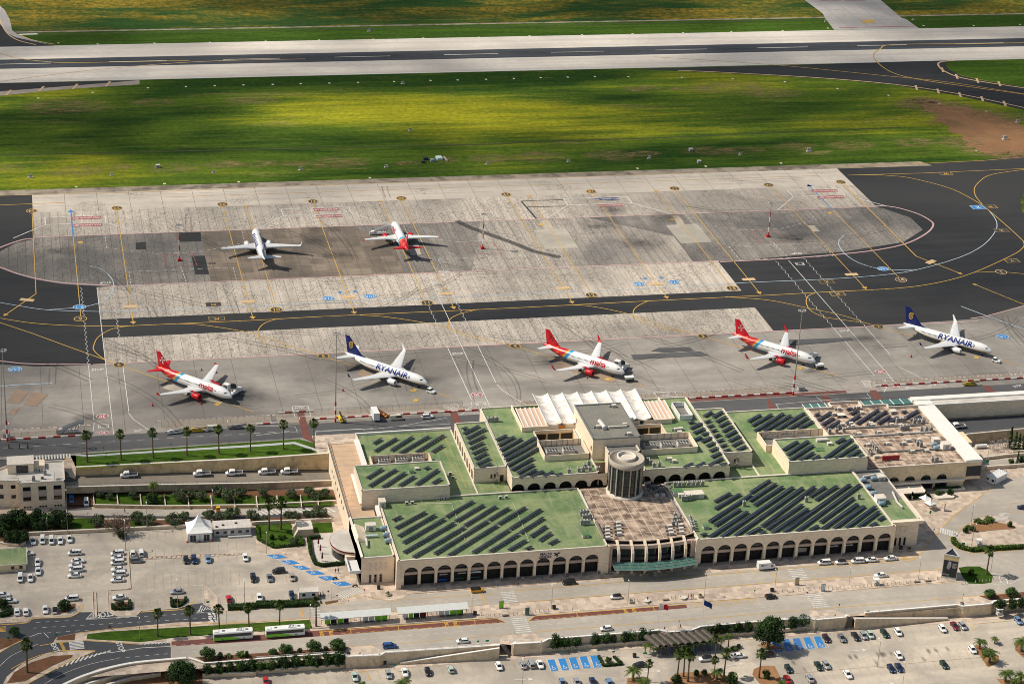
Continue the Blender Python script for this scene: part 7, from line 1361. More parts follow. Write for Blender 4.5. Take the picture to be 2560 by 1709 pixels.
#cars, buses, trucks and apron vehicles
def wheel_mb(x,y,r,w):
 b=MB();s=1 if y>0 else-1
 b.lathe([(r*.86,-w/2),(r,-w*.3),(r,w*.3),(r*.86,w/2)],(x,y,r),14,0,'y');b.lathe([(r*.58,s*(w/2+.012)),(r*.12,s*(w/2+.03))],(x,y,r),12,1,'y');return b
def carproto(kind,taxi=False,blackroof=False):
 P=dict(hatch=(4.,1.74,1.48,-.47,-.37,.27,.07,.96),sedan=(4.6,1.80,1.44,-.38,-.24,.24,.04,.94),suv=(4.5,1.86,1.68,-.48,-.39,.27,.10,1.08),mpv=(4.6,1.82,1.70,-.49,-.44,.34,.16,1.02),van=(5.2,1.95,2.,-.495,-.47,.40,.26,1.12))[kind]
 Ln,Wd,Ht,xr,xr2,xf,xf2,belt=P;r=Bq('parked_car','proto','car');w=Wd/2;b=MB()
 st=[(-.5,.78,.42,belt*.80),(-.475,.92,.30,belt*.94),(-.40,.98,.24,belt),(-.25,1,.22,belt+.01),(0,1,.20,belt),(.2,1,.22,belt-.02),(xf,.99,.23,belt-.04),(.40,.95,.26,belt*.86),(.46,.88,.30,belt*.76),(.492,.76,.36,belt*.64),(.5,.62,.42,belt*.55)]
 rings=[[Ve((f*Ln,s*w*k*a,z0+(z1-z0)*t_))for s,a,t_ in((1,.88,0),(1,.98,.2),(1,1,.55),(1,.965,.86),(1,.84,1.),(-1,.84,1.),(-1,.965,.86),(-1,1,.55),(-1,.98,.2),(-1,.88,0))]for f,k,z0,z1 in st]
 b.loft(rings);
 o=Aq('body',b,[BR_],r);o[DK_]=1
 g=MB();tw=w*.74;bw=w*.90;zt=Ht-.05
 g.add([(xr*Ln,-bw*.93,belt-.03),(xf*Ln,-bw*.9,belt-.05),(xf*Ln,bw*.9,belt-.05),(xr*Ln,bw*.93,belt-.03),(xr2*Ln,-tw,zt),(xf2*Ln,-tw*.96,zt),(xf2*Ln,tw*.96,zt),(xr2*Ln,tw,zt)],[(0,1,5,4),(1,2,6,5),(2,3,7,6),(3,0,4,7),(4,5,6,7)])
 Aq('windows',g,[BC_],r)
 t_=MB();A=[Ve((xr2*Ln-.05,-tw-.02,zt)),Ve((xf2*Ln+.05,-tw*.96-.02,zt)),Ve((xf2*Ln+.05,tw*.96+.02,zt)),Ve((xr2*Ln-.05,tw+.02,zt))];up=Ve((0,0,.07));B=[Ve((q.x*.97,q.y*.88,zt+.07))for q in A]
 t_.add(A+B,[(0,1,5,4),(1,2,6,5),(2,3,7,6),(3,0,4,7),(4,5,6,7)])
 for s in(-1,1):
  t_.bar((xf*Ln-.02,s*bw*.9,belt-.02),(xf2*Ln+.03,s*tw*.97,zt+.02),.07,.05);t_.bar((xr*Ln,s*bw*.93,belt-.03),(xr2*Ln,s*tw,zt+.02),.12,.07)
  for xx in((-.04,)if kind!='mpv' else(-.06,-.26)):t_.bar((xx*Ln,s*bw*.945,belt-.02),((xx-.01)*Ln,s*tw*1.01,zt),.07,.05)
  if kind in('mpv','van','suv'):t_.bar(((xr*.78)*Ln,s*bw*.95,belt-.02),((xr2*.80)*Ln,s*tw*1.01,zt),.10,.05)
  if kind=='van':t_.add([(xr*Ln,s*bw*.96,belt),(-.1*Ln,s*bw*.96,belt),(-.1*Ln,s*tw*1.02,zt),(xr2*Ln,s*tw*1.02,zt)],[(0,1,2,3),(3,2,1,0)])
 o=Aq('roof',t_,['black' if blackroof else BR_],r)
 if not blackroof:o[DK_]=1
 for x in(-.30,.31):
  for s in(-1,1):Aq('wheel',wheel_mb(x*Ln,s*(w-.10),.32 if kind!='suv' else .36,.22),[AU_,AH_],r)
 for s in(-1,1):
  q=MB();q.box(.462*Ln,s*w*.62,belt*.70,.34,.34,.13,-s*.35,0,.8);Aq(FK_,q,[AE_],r)
  q=MB();q.box(-.488*Ln,s*w*.72,belt*.82,.14,.26,.2);Aq('taillight',q,[BA_],r)
  q=MB();q.box(.19*Ln,s*(w+.06),belt+.03,.12,.18,.12);o=Aq('mirror',q,[BR_],r);o[DK_]=1
 q=MB();q.box(.495*Ln,0,.42,.06,Wd*.5,.2);Aq(FI_,q,['black'],r)
 if taxi:q=MB();q.box(0,0,Ht+.11,.16,.5,.16,0,0,.8);Aq('roof_sign',q,[AE_],r)
 return r
CP={k:carproto(k)for k in('hatch','sedan','suv','mpv','van')}
for k in('sedan','mpv'):CP['t'+k]=carproto(k,True)
CP[CV_]=carproto('hatch',False,True);CP['bsuv']=carproto('suv',False,True)
CN={'white':'white',AV_:AV_,'grey':'dark grey','black':'black','navy':'navy blue','blue':'blue',CL_:'light blue','red':'red',EU_:'dark red','green':'very dark green','mint':'pale mint','beige':'beige',EV_:'dark plum','cream':'cream',EW_:'bright blue',DH_:DH_}
KN={'hatch':'hatchback','sedan':'saloon car','suv':'off-road car','mpv':'people carrier','van':'minivan',AK_:'taxi saloon','tmpv':'taxi people carrier',CV_:'hatchback with a black roof','bsuv':'off-road car with a black roof'}
def Hz(rows,where,z,group,head=None,tmpl=HL_):
 rows=[(G(t,u,v,z),k,c,hd)for t,u,v,k,c,hd in rows];rows.sort(key=lambda r:r[0].x)
 for i,(q,k,c,hd)in enumerate(rows):
  lab=(HL_%(CN[c],KN[k],ORD[i+1],where))if len(rows)>1 else '%s %s %s'%(CN[c],KN[k],where)
  Cq(CP[k],(q.x,q.y,z+.06),rad(hd+RU(-2,2)),lab,group,None,'car_'+c)
def stackcars(rows,where,z,group):
 for i,(t,u,v,k,c,hd)in enumerate(rows):
  q=G(t,u,v,z);Cq(CP[k],(q.x,q.y,z+.06),rad(hd+RU(-2,2)),'%s %s, %s from the back %s'%(CN[c],KN[k],ORD[i+1],where),group,None,'car_'+c)
gw='cars in the west car park'
Hz([('A0',303,275,AK_,'white',-90),('A0',390,268,'tmpv','white',-90),('A0',472,272,'tmpv','white',-90),('A0',552,270,AK_,'white',-90),('A0',637,255,AK_,'white',-86)],'in the row below the hedge bed',ZF,gw)
stackcars([('A0',345,470,AK_,'white',-90),('A0',350,552,AK_,'white',-90)],'of the pair beside the green roofed kiosk',ZF,gw)
Hz([('A0',187,615,'tmpv','white',-90),('A0',280,612,AK_,'white',-90)],'in front of the green kiosk',ZF,gw)
Hz([('A0',250,388,AK_,'white',0)],'half hidden behind the green roofed kiosk',ZF,gw)
stackcars([('A0',682,385,'tmpv','white',180),('A0',712,458,AK_,'white',0),('A0',690,498,AK_,'white',180),('A0',695,538,'tmpv','white',180),('A0',682,590,AK_,'white',180)],'in the middle column of parked taxis',ZF,gw)
stackcars([('A0',1073,388,'tmpv','white',180),('A0',1075,430,AK_,'white',180),('A0',1073,473,'tmpv','white',180),('A0',1078,533,AK_,'white',180),('A0',1088,578,'tmpv','white',180),('A0',1073,630,AK_,'white',180)],'in the right column of parked taxis',ZF,gw)
Hz([('A0',1213,383,'hatch','white',90),('A0',1293,383,'mpv','white',90)],'of the pair behind the dark grey off-road car',ZF,gw)
Hz([('A0',1250,455,'suv','grey',0)],'parked along the low divider by the taxi column',ZF,gw)
Hz([('A0',1700,450,'hatch','black',-90),('A0',1773,447,'suv','navy',-90),('A0',1903,443,'hatch',CL_,-90),('A0',2243,428,'hatch','white',-90)],'in the row along the striped walkway',ZF,gw)
Hz([('A0',2315,615,'suv','black',-90),('A1',125,612,'sedan','grey',-90),('A1',332,608,'hatch','beige',-90)],'in the row near the blue bays',ZF,gw)
Hz([('A1',207,550,'suv','black',180)],'parked sideways near the blue disabled bays',ZF,gw)
Hz([('A0',1618,738,'sedan',AV_,180)],'beside the hedged planter at the car park exit',ZF,gw);Hz([('A0',1090,790,'sedan','white',180)],'hidden behind the square hedged planter',ZF,gw);Hz([('A0',655,802,'mpv','white',180)],'behind the round tree at the left exit',ZF,gw)
Hz([('A0',158,920,AK_,'white',90),('A0',238,920,'sedan','white',90),('A0',417,902,AK_,'white',-90),('A0',500,905,CV_,'white',90)],'in the front row',ZF,gw)
stackcars([('A0',30,768,AK_,'white',0),('A0',92,822,AK_,'white',0)],'at the left edge',ZF,gw)
Hz([('A0',2092,800,'hatch','red',90),('A1',33,792,'hatch','white',-90),('A1',328,770,'hatch','navy',-90)],'in the row behind the long front hedge',ZF,gw)
Hz([('B0',652,1430,'mpv',EW_,-90),('B0',790,1460,'mpv','white',-90)],'of the pair beside the stone office',ZF,'cars by the office')
gs='vehicles on the terminal street'
Hz([('A1',2022,725,'bsuv',DH_,0)],'waiting in front of the left arches',ZF,gs);Hz([('A1',1222,1235,'suv','blue',0)],'stopped on the lay-by above the retaining wall',ZF,gs);Hz([('A1',1885,1190,'hatch','white',180)],'driving on the lower street left of the first stairs',ZF,gs)
Hz([('A2',520,652,'suv','black',180)],'standing below the airport name on the facade',ZF,gs);Hz([('A2',948,785,CV_,'white',180)],'on the street in front of the glass entrance',ZF,gs);Hz([('A2',858,1075,'hatch','white',180)],'driving on the lower street above the round shrubs',ZF,gs)
Hz([('A3',25,783,'hatch','black',0)],'on the lower street beside the black litter bin',ZF,gs);Hz([('A3',1027,588,'sedan','white',180)],'driving on the street in front of the taxi rank',ZF,gs)
Hz([('A3',512,472,'mpv','white',180),('A3',663,468,CV_,'white',180),('A3',818,458,'tmpv','white',180),('A3',943,447,AK_,'white',180),('A3',1117,433,AK_,'white',180)],'in the taxi rank',ZF,'taxis in the rank');Hz([('B3',2330,1505,'sedan','navy',155)],'at the right edge beside the yellow hatched box',ZF,gs)
Hz([('B1',1567,675,'suv','white',0)],'on the parking strip behind the terminal beside the red crossing',0,FL_);Hz([('B1',1285,690,'van','cream',0)],'on the parking strip beside the white box truck',0,FL_);Hz([('B0',1960,785,'van','cream',0)],'beside the apron fence among the luggage loaders',0,FL_)
gl='cars in the lower car park'
Hz([('A1',92,1560,'hatch','red',-90),('A1',903,1515,'sedan','mint',-90),('A1',1210,1495,'hatch',AV_,-90),('A1',1360,1475,'sedan','white',-90),('A1',1570,1470,'hatch','black',-90),('A1',1778,1445,'hatch','mint',90),('A1',2218,1420,'hatch','white',-90),('A2',98,1405,'sedan',AV_,90),('A2',172,1398,'mpv',AV_,90),('A2',255,1400,'sedan','white',-90)],'in the row below the left stairs',ZP,gl)
Hz([('A2',1165,1405,'sedan','black',180)],'behind the stubby date palms',ZP,gl);Hz([('A2',1768,1352,'bsuv','white',180),('A2',2075,1322,'sedan','white',0)],'on the palm lane',ZP,gl)
Hz([('A2',460,1572,'hatch',CL_,-90),('A2',592,1568,'hatch',AV_,-90),('A2',738,1562,'sedan','navy',-90),('A2',882,1558,'hatch',CL_,90)],'in the row cut by the bottom edge',ZP,gl)
Hz([('A3',530,1165,'hatch',EV_,-90),('A3',672,1160,'sedan','grey',-90),('A3',797,1145,'sedan','black',-90),('A3',872,1140,'hatch',AV_,-90),('A3',932,1132,'hatch','mint',-90),('A3',1062,1118,'sedan','green',-90),('A3',1187,1108,'hatch','white',-90),('A3',1592,1075,'hatch','white',-90),('A3',1702,1050,'sedan',EU_,-90),('A3',1777,1052,'hatch',AV_,-90),('A3',2285,1003,'hatch',CL_,-90)],'in the row under the ramp wall',ZP,gl)
Hz([('A3',1193,1322,'hatch','white',-90),('A3',1867,1267,'hatch','white',-90),('A3',1605,1405,'hatch','green',-90),('A3',183,1442,'hatch','green',-90),('A3',458,1415,'sedan','green',-90),('A3',530,1410,'hatch',AV_,-90),('A3',175,1535,'sedan','red',90),('A3',380,1527,'sedan',AV_,90),('A3',727,1492,'sedan','white',-90),('A3',1122,1440,'hatch','navy',-90),('A3',1195,1430,'sedan','navy',-90)],'in the open rows at bottom right',ZP,gl)
Hz([('A2',2325,1312,'hatch','black',180)],'half hidden by the big round tree',ZP,gl)
def bus(q,Dq):
 r=Bq('bus',Dq,'bus',q,.0,'white and green buses');Ln,W2,H=12.2,1.27,3.05;b=MB()
 b.loft([[Ve((x,s*W2*k,z))for s,z in((1,.38),(1,1.3),(1,2.75),(.86,3.),(-.86,3.),(-1,2.75),(-1,1.3),(-1,.38))]for x,k in((-6.1,.96),(-5.95,1),(5.9,1),(6.1,.93))],0,True,False);Aq('body',b,[EP_],r)
 for s in(-1,1):
  g=MB();g.box(-.1,s*(W2+.006),1.98,11.5,.03,1.05);Aq('side_windows',g,[CK_],r)
  g=MB();e=s*(W2+.018);g.add([(-6.,e,.42),(2.6,e,.42),(1.2,e,1.),(-1.,e,1.45),(-6.,e,1.5)],[(0,1,2,3,4),(4,3,2,1,0)]);Aq('green_flash',g,[BB_],r)
  for x in(-3.4,3.3):Aq('wheel',wheel_mb(x,s*1.14,.48,.3),[AU_,AH_],r)
  g=MB();g.box(6.02,s*.95,.8,.12,.35,.22);Aq(FK_,g,[AE_],r)
  g=MB();g.box(-6.1,s*1.05,1.,.08,.2,.4);Aq('taillight',g,[BA_],r)
  g=MB();g.bar((6.,s*1.2,2.8),(6.35,s*1.35,2.3),.08);g.box(6.35,s*1.38,2.1,.1,.2,.45);Aq('mirror',g,['black'],r)
 g=MB();g.box(6.1,0,1.95,.06,2.3,1.5);Aq(FM_,g,[CK_],r)
 for x,l_,h_ in((2.1,2.6,.28),(-5.1,1.5,.22)):g=MB();g.box(x,0,3.+h_/2,l_,1.5,h_,0,0,.92);Aq('roof_unit',g,[EP_],r)
 for x in(-2.9,4.3,-4.9):g=MB();g.box(x,0,3.06,.9,.6,.1);Aq('roof_hatch',g,[DG_],r)
 g=MB();[g.box(1.3+k*.45,0,3.3,.25,.8,.06)for k in range(4)];Aq('roof_fan',g,[DG_],r)
q=G('A0',2128,1152,ZF);bus(Ve((q.x,q.y,ZF+.08)),'white and green bus by the grass verge, left one of the two');q=G('A1',265,1122,ZF);bus(Ve((q.x,q.y,ZF+.08)),'white and green bus nearer the bus shelters, right one of the two')
tp_=Bq('crew_cab_truck','proto','truck');b=MB()
b.loft([[Ve((x,s*1.*k,z0_ if t_==0 else z0_+(z1_-z0_)*t_))for s,t_ in((1,0),(1,.6),(.93,.95),(.8,1),(-.8,1),(-.93,.95),(-1,.6),(-1,0))]for x,k,z0_,z1_ in((-.35,1,.5,2.15),(1.2,1,.45,2.15),(1.95,.96,.45,1.35),(2.7,.92,.45,1.1),(2.85,.8,.5,.9))],0,True,False);Aq('cab',b,[BR_],tp_)
for s in(-1,1):
 g=MB();g.add([(-.2,s*1.01,1.3),(.6,s*1.01,1.3),(.6,s*.97,1.95),(-.2,s*.97,1.95),(.7,s*1.01,1.25),(1.6,s*1.,1.25),(1.15,s*.97,1.95),(.7,s*.97,1.95)],[(0,1,2,3),(3,2,1,0),(4,5,6,7),(7,6,5,4)]);Aq(HM_,g,[BC_],tp_)
 for x in(-1.9,2.):Aq('wheel',wheel_mb(x,s*.86,.38,.26),[AU_,AH_],tp_)
 g=MB();g.box(2.8,s*.7,.8,.12,.3,.2);Aq(FK_,g,[AE_],tp_)
g=MB();g.add([(1.25,-.8,2.02),(1.25,.8,2.02),(1.97,.85,1.4),(1.97,-.85,1.4)],[(0,1,2,3),(3,2,1,0)]);Aq(FM_,g,[BC_],tp_)
g=MB();g.bx(-3.2,-.45,-1.,1.,.75,.85);[g.bx(-3.2,-.45,s*1.-.04,s*1.+.04,.85,1.25)for s in(-1,1)];g.bx(-3.24,-3.16,-1,1,.85,1.25);Aq('flatbed',g,[BR_],tp_);g=MB();g.bx(-3.12,-.5,-.94,.94,.86,.9);g.bar((-.4,-.9,1.9),(-.4,.9,1.9),.07);g.bx(-1.8,-1.,-.6,.5,.9,1.2);Aq('bed_floor',g,[AO_],tp_)
for i,(t,u,v,z,l)in enumerate((('B0',1172,1212,-3.65,'white crew cab truck on the ramp road, alone at the left'),('B0',1838,1200,-4.35,'white crew cab truck second from the left on the ramp road'),('B0',2135,1195,-4.7,'white crew cab truck with a red load, third from the left on the ramp road'),('B1',93,1185,-5.25,'white crew cab truck fourth from the left on the ramp road'),('B1',298,1180,-5.6,'white crew cab truck nearest the terminal on the ramp road'))):
 Cq(tp_,G(t,u,v,z)+Ve((0,0,.05)),pi,l,HN_)
Cq(tp_,G('B3',1725,765,-4)+Ve((0,0,.05)),pi,'white pickup truck on the ramp beside the white roof band',HN_)
def boxvan(q,rz,Dq,Lb,Hb,cabw,mat=BR_,name='box_truck',txt=None):
 r=Bq(name,Dq,'truck',q,rz);b=MB();b.box(-.8,0,.55+Hb/2,Lb,2.2,Hb);Aq('box',b,[mat],r)
 b=MB();x0=-.8+Lb/2;b.loft([[Ve((x,s*1.*k,z))for s,z in((1,.5),(1,h_*.7),(.9,h_),(-.9,h_),(-1,h_*.7),(-1,.5))]for x,k,h_ in((x0,1,2.1),(x0+.6,1,2.1),(x0+1.3,.97,1.25),(x0+1.9,.9,1.))],0,True,False);Aq('cab',b,[mat],r)
 g=MB();g.add([(x0+.65,-.85,2.),(x0+.65,.85,2.),(x0+1.32,.88,1.3),(x0+1.32,-.88,1.3)],[(0,1,2,3),(3,2,1,0)]);Aq(FM_,g,[BC_],r)
 for s in(-1,1):
  g=MB();g.box(x0+.4,s*1.,1.5,.8,.06,.5);Aq(HM_,g,[BC_],r)
  for x in(-.8-Lb*.28,x0+1.):Aq('wheel',wheel_mb(x,s*.9,.38,.26),[AU_,AH_],r)
  g=MB();g.box(-.8-Lb*.2,s*1.11,.55+Hb*.62,.9,.04,.45);Aq('box_window',g,[BC_ if name=='camper_van' else AE_],r)
 if txt:g=MB();put_text(g,txt,(-.6,-1.125,.55+Hb*.6),(1,0,0),(0,0,1),.5,bold=.03);Aq(FC_,g,[AO_],r)
q=G('A2',2318,515,ZF);boxvan(Ve((q.x,q.y,ZF+.06)),0,'white camper van parked in front of the right arches',4.4,2.2,1,name='camper_van',txt='CITY')
q=G('B1',1083,670,0);boxvan(Ve((q.x,q.y,.1)),pi/2+.05,'white box truck parked facing the apron fence',6.,2.9,1)
def steps(q,rz,Dq,hood=False,grp=HO_,mat=AM_):
 r=Bq('passenger_steps',Dq,'airstairs',q,rz,grp);b=MB();b.box(-.2,0,.75,6.5,2.,.5);b.box(-3.2,0,1.2,1.6,2.,1.2,0,0,.85);Aq('chassis',b,[mat],r)
 for x in(-2.4,2.2):
  for s in(-1,1):Aq('wheel',wheel_mb(x,s*.95,.42,.28),[AU_,AH_],r)
 b=MB();n=16
 for k in range(n):b.box(-4.6+k*.5,0,.35+k*.205,.5,1.5,.08)
 b.box(4.2,0,3.55,1.8,1.9,.12);Aq(DQ_,b,[AE_],r)
 for s in(-1,1):b=MB();b.add([(-4.9,s*.85,.3),(3.4,s*.85,3.5),(5.,s*.85,3.5),(5.,s*.85,4.6),(3.3,s*.85,4.6),(-4.9,s*.85,1.3)],[(0,1,2,3,4,5),(5,4,3,2,1,0)]);Aq('side_panel',b,[mat],r)
 b=MB();[b.bar((x,0,.9),(x+.8,0,2.2+x*.35),.2)for x in(.2,1.6,2.6)];Aq('lift_frame',b,[AO_],r)
 if hood:
  b=MB();b.box(4.1,0,5.9,1.9,2.3,.15);[b.box(x,s*1.05,4.8,.15,.15,2.3)for x in(3.3,4.9)for s in(-1,1)];b.box(4.1,-1.08,4.8,1.6,.06,2.2);b.box(4.1,1.08,4.8,1.6,.06,2.2);Aq('hood_box',b,[AM_],r)
  b=MB()
  for k in range(6):
   x=2.9-k*.62;z=3.-k*.24+.55
   b.loft([[Ve((x+dx,1.12*sc*cos(a),z+1.+1.25*sc*sin(a)))for a in[rad(d)for d in range(-30,211,20)]]for dx,sc in((-.3,.86),(0,1.),(.3,.86))],0,False,True,False)
  Aq('bellows',b,[AX_],r)
 return r
n1=G('B0',2120,482,3.15);
def at_door(n,s,y,ang=h):return Ve((n.x-s*cos(ang)-y*sin(ang)*-1*-1,n.y-s*sin(ang)+y*cos(ang),0))
for(t,u,v),l,hd in((('B0',2120,482),'covered passenger steps with black bellows at the leftmost red-tailed aeroplane',True),(('B2',1028,262),'covered passenger steps with black bellows at the middle red-tailed aeroplane',True),(('B3',435,160),'open white passenger steps at the red-tailed aeroplane behind the mast',False)):
 n_=G(t,u,v,3.15);fx,fy=cos(h),sin(h);px_,py_=-sin(h),cos(h)
 s=4.9;o_=1.95+5.;q=Ve((n_.x-s*fx+o_*px_,n_.y-s*fy+o_*py_,.06));steps(q,h-pi/2,l,hd)
steps(Ve((158.4-1.95-4.9,890.6-5.,.06)),0,'white passenger steps with a red top at the nose of the far red-tailed aeroplane')
steps(G('B0',640,812,0)+Ve((0,0,.1)),0,'grey passenger steps parked by the apron fence at the far left',False,HO_,AE_)
def tug(q,rz,Dq):
 r=Bq('aircraft_tug',Dq,'tug',q,rz,'apron tugs');b=MB();b.box(0,0,.65,3.2,1.8,.7,0,0,.96);Aq('body',b,[BR_],r);b=MB();b.box(-.7,0,1.35,1.3,1.6,.75,0,0,.9);Aq('cab',b,[BC_],r);b=MB();b.box(-.7,0,1.78,1.3,1.55,.1);Aq('roof',b,[BR_],r)
 for x in(-1,1):
  for s in(-1,1):Aq('wheel',wheel_mb(x,s*.8,.36,.26),[AU_,AH_],r)
tug(G('B1',1600,445,0)+Ve((0,0,.06)),h,'small white tug at the nose of the left navy and white aeroplane');tug(G('B3',2085,165,0)+Ve((0,0,.06)),h,'small white tug at the nose of the aeroplane at the right end')
def gpu(q,rz,Dq):
 r=Bq('power_unit',Dq,'power unit',q,rz,'ground power units');b=MB();b.box(0,0,1.35,3.6,1.9,1.5,0,0,.97);Aq(BY_,b,[BN_],r);b=MB();b.box(-1.83,0,1.2,.06,1.7,1.2);b.box(0,-.97,.95,3.2,.05,.8);Aq(FI_,b,[AX_],r)
 for x in(-1.2,1.2):
  for s in(-1,1):Aq('wheel',wheel_mb(x,s*.8,.34,.22),[AU_,AH_],r)
gpu(G('B2',1070,340,0)+Ve((0,0,.06)),.1,'white power unit by the nose of the middle red-tailed aeroplane');gpu(G('B3',465,225,0)+Ve((0,0,.06)),.1,'white power unit by the nose of the aeroplane behind the tall mast')
def loader(q,rz,Dq,mat,ln=7.):
 r=Bq('belt_loader',Dq,'belt loader',q,rz,'belt loaders by the apron fence');b=MB();b.box(-.4,0,.6,ln*.72,1.7,.5);b.box(-ln*.2,.5,1.05,1.,.6,.5);Aq('chassis',b,[mat],r);b=MB();b.bar((-ln/2,-.3,.7),(ln/2,-.3,1.6),.8,.22);Aq('conveyor',b,[AO_],r)
 for s in(-.75,.15):b=MB();b.bar((-ln/2,s,.95),(ln/2,s,1.85),.06);Aq(DX_,b,[mat],r)
 for x in(-ln*.25,ln*.2):
  for s in(-1,1):Aq('wheel',wheel_mb(x,s*.75,.33,.22),[AU_,AH_],r)
for t,u,v,a,l,mt in(('B0',1600,815,.1,'white belt loader by the apron fence between two palms',AM_),('B0',1800,800,0,'yellow belt loader left of the cream minivan at the fence',CJ_),('B0',2165,770,0,'dark grey belt loader right of the cream minivan',AC_),('B1',775,690,pi/2+.1,'yellow belt loader parked nose out beside the striped mast',CJ_),('B3',1850,375,0,'yellow belt loader by the fence at the far right',CJ_),('B1',1150,650,2.2,'orange and white equipment trolley beside the white box truck',DE_)):loader(G(t,u,v,0)+Ve((0,0,.1)),a,l,mt)
for t,u,v,l in(('B0',60,850,'small grey air start unit at the fence by the leftmost mast'),('B3',300,420,'grey air start unit with hose reel beside the right striped mast')):Uq(t,u,v,.1,2.6,1.6,1.4,AE_,l,'power unit',0,AC_,'air_start_unit')
def bike(q,rz,Dq):
 r=Bq('motorbike',Dq,'motorbike',q,rz,'parked motorbikes')
 for x in(-.65,.65):b=MB();b.lathe([(.2,-.05),(.31,-.05),(.31,.05),(.2,.05),(.2,-.05)],(x,0,.31),12,ax='y');Aq('wheel',b,[AU_],r)
 b=MB();b.tube([(-.65,0,.33),(-.3,0,.55),(.3,0,.6),(.5,0,.95)],[.06,.14,.16,.05],8);b.bar((.65,0,.31),(.48,0,1.),.07);Aq('frame',b,[AO_],r);b=MB();b.tube([(-.75,0,.85),(-.4,0,.82),(.0,0,.78)],[.07,.13,.1],8);Aq('seat',b,['black'],r);b=MB();b.bar((.45,-.35,1.05),(.45,.35,1.05),.05);Aq('handlebar',b,['black'],r);b=MB();b.tube([(0,0,.82),(.3,0,.85),(.42,0,.8)],[.1,.17,.08],8);Aq('tank',b,[BG_],r)
for t,u,v,a,l in(('A1',905,680,0,'black motorbike parked at the end of the blue disabled bays'),('A1',588,760,1.5,'black motorbike beside the small white cabin, left one'),('A1',612,755,1.5,'black motorbike beside the small white cabin, right one'),('A1',722,612,.3,'blue motorbike on the fifth blue disabled bay'),('A3',28,1300,0,'motorbike under the big round tree at the right')):
 z=ZP if v>1200 else ZF;bike(G(t,u,v,z)+Ve((0,0,.05)),a,l)
#trees, palms, hedges
def leafball(mb,c,rx,ry,rz_,n,size,m=0,rnd=random):
 for _ in range(n):
  u=rnd.uniform(-1,1);a=rnd.uniform(0,2*pi);k=math.sqrt(1-u*u);rr=rnd.uniform(.72,1.05)
  d=Ve((k*cos(a),k*sin(a),u));p=Ve(c)+Ve((d.x*rx,d.y*ry,d.z*rz_))*rr
  nrm=(d+Ve((rnd.uniform(-1,1),rnd.uniform(-1,1),rnd.uniform(-.6,1)))*.7).normalized();t_=nrm.cross(Ve((rnd.uniform(-1,1),rnd.uniform(-1,1),rnd.uniform(-1,1)))).normalized();b_=nrm.cross(t_)
  s=size*rnd.uniform(.6,1.3);mb.add([p-t_*s-b_*s*.5,p+t_*s*.2-b_*s*.6,p+t_*s+b_*s*.4,p-t_*s*.3+b_*s*.6],[(0,1,2,3)],m)
def crown(seed,clumps,n,size,flat=.8,mats=3,spread=.62,cr=(.26,.42)):
 rnd=random.Random(seed);mb=MB()
 leafball(mb,(0,0,0),.55,.55,.5*flat,int(n*clumps*.15),size,0,rnd)
 for k in range(clumps):
  u=rnd.uniform(-.75,1);a=rnd.uniform(0,2*pi);q=math.sqrt(max(0,1-u*u));r_=rnd.uniform(*cr);s=spread*rnd.uniform(.8,1.12)
  leafball(mb,(q*cos(a)*s,q*sin(a)*s,u*s*flat),r_,r_,r_*.85,n,size,min(mats-1,int(rnd.random()*mats)),rnd)
 return mb
LM={'dark':[BX_,BX_,BH_],'olive':[EY_,EY_,BH_],'round':[BX_,BH_,BH_],DY_:[BH_,EZ_,EZ_],'bare':[DI_,DI_,DI_]}
def treeproto(style,seed,clumps=26,n=75,size=.085,flat=.8,spread=.6,trunkh=.9,cr=(.26,.42),multi=3):
 """crown of radius 1 whose centre sits at height 1+trunkh*.3; scaled when placed"""
 r=Bq('tree','proto','tree');cz=trunkh+flat*.62
 m_=crown(seed,clumps,n,size,flat,3,spread,cr);m_.v=[(a,b,c+cz)for a,b,c in m_.v];Aq('crown',m_,LM[style],r)
 t_=MB();rnd=random.Random(seed);t_.tube([(0,0,-.1),(.03,.02,trunkh*.5),(0,.04,trunkh)],[.11,.085,.07],8)
 for k in range(multi):a=k*2.1+rnd.random();t_.tube([(0,0,trunkh*.75),(.25*cos(a),.25*sin(a),trunkh+.2),(.5*cos(a),.5*sin(a),cz+.1)],[.06,.04,.02],6)
 Aq('trunk',t_,['trunk'],r);return r
TR={'dark':[treeproto('dark',1,34,75,.07,.8,.68,.25),treeproto('dark',2,30,75,.07,.85,.66,.25)],'olive':[treeproto('olive',3,28,64,.07,.75,.7,.3,(.2,.36)),treeproto('olive',4,26,64,.07,.8,.68,.3,(.2,.36))],'round':[treeproto('round',5,36,70,.065,.8,.66,.35,(.24,.36)),treeproto('round',6,36,70,.065,.82,.66,.35,(.24,.36))],'bush':[treeproto('dark',7,20,60,.085,.85,.6,.05),treeproto('round',8,20,60,.085,.85,.6,.05)],'bare':[treeproto('bare',9,24,34,.06,.75,.75,.5,(.2,.42),7)],'small':[treeproto('olive',10,9,50,.12,.8,.55,.3)]}
def Ez(kind,q,rad_,Dq,group=None,cat=None,name=None,zs=1.):
 p_=random.choice(TR[kind]);o=Cq(p_,q,RU(0,6.28),Dq,group,(rad_,rad_,rad_*zs));o[FB_]=cat or('bush' if kind=='bush' else 'tree');o.name=name or{'olive':'olive_tree','bush':'round_bush','bare':'bare_tree','round':'round_tree','dark':'dense_tree','small':'shrub'}.get(kind);return o
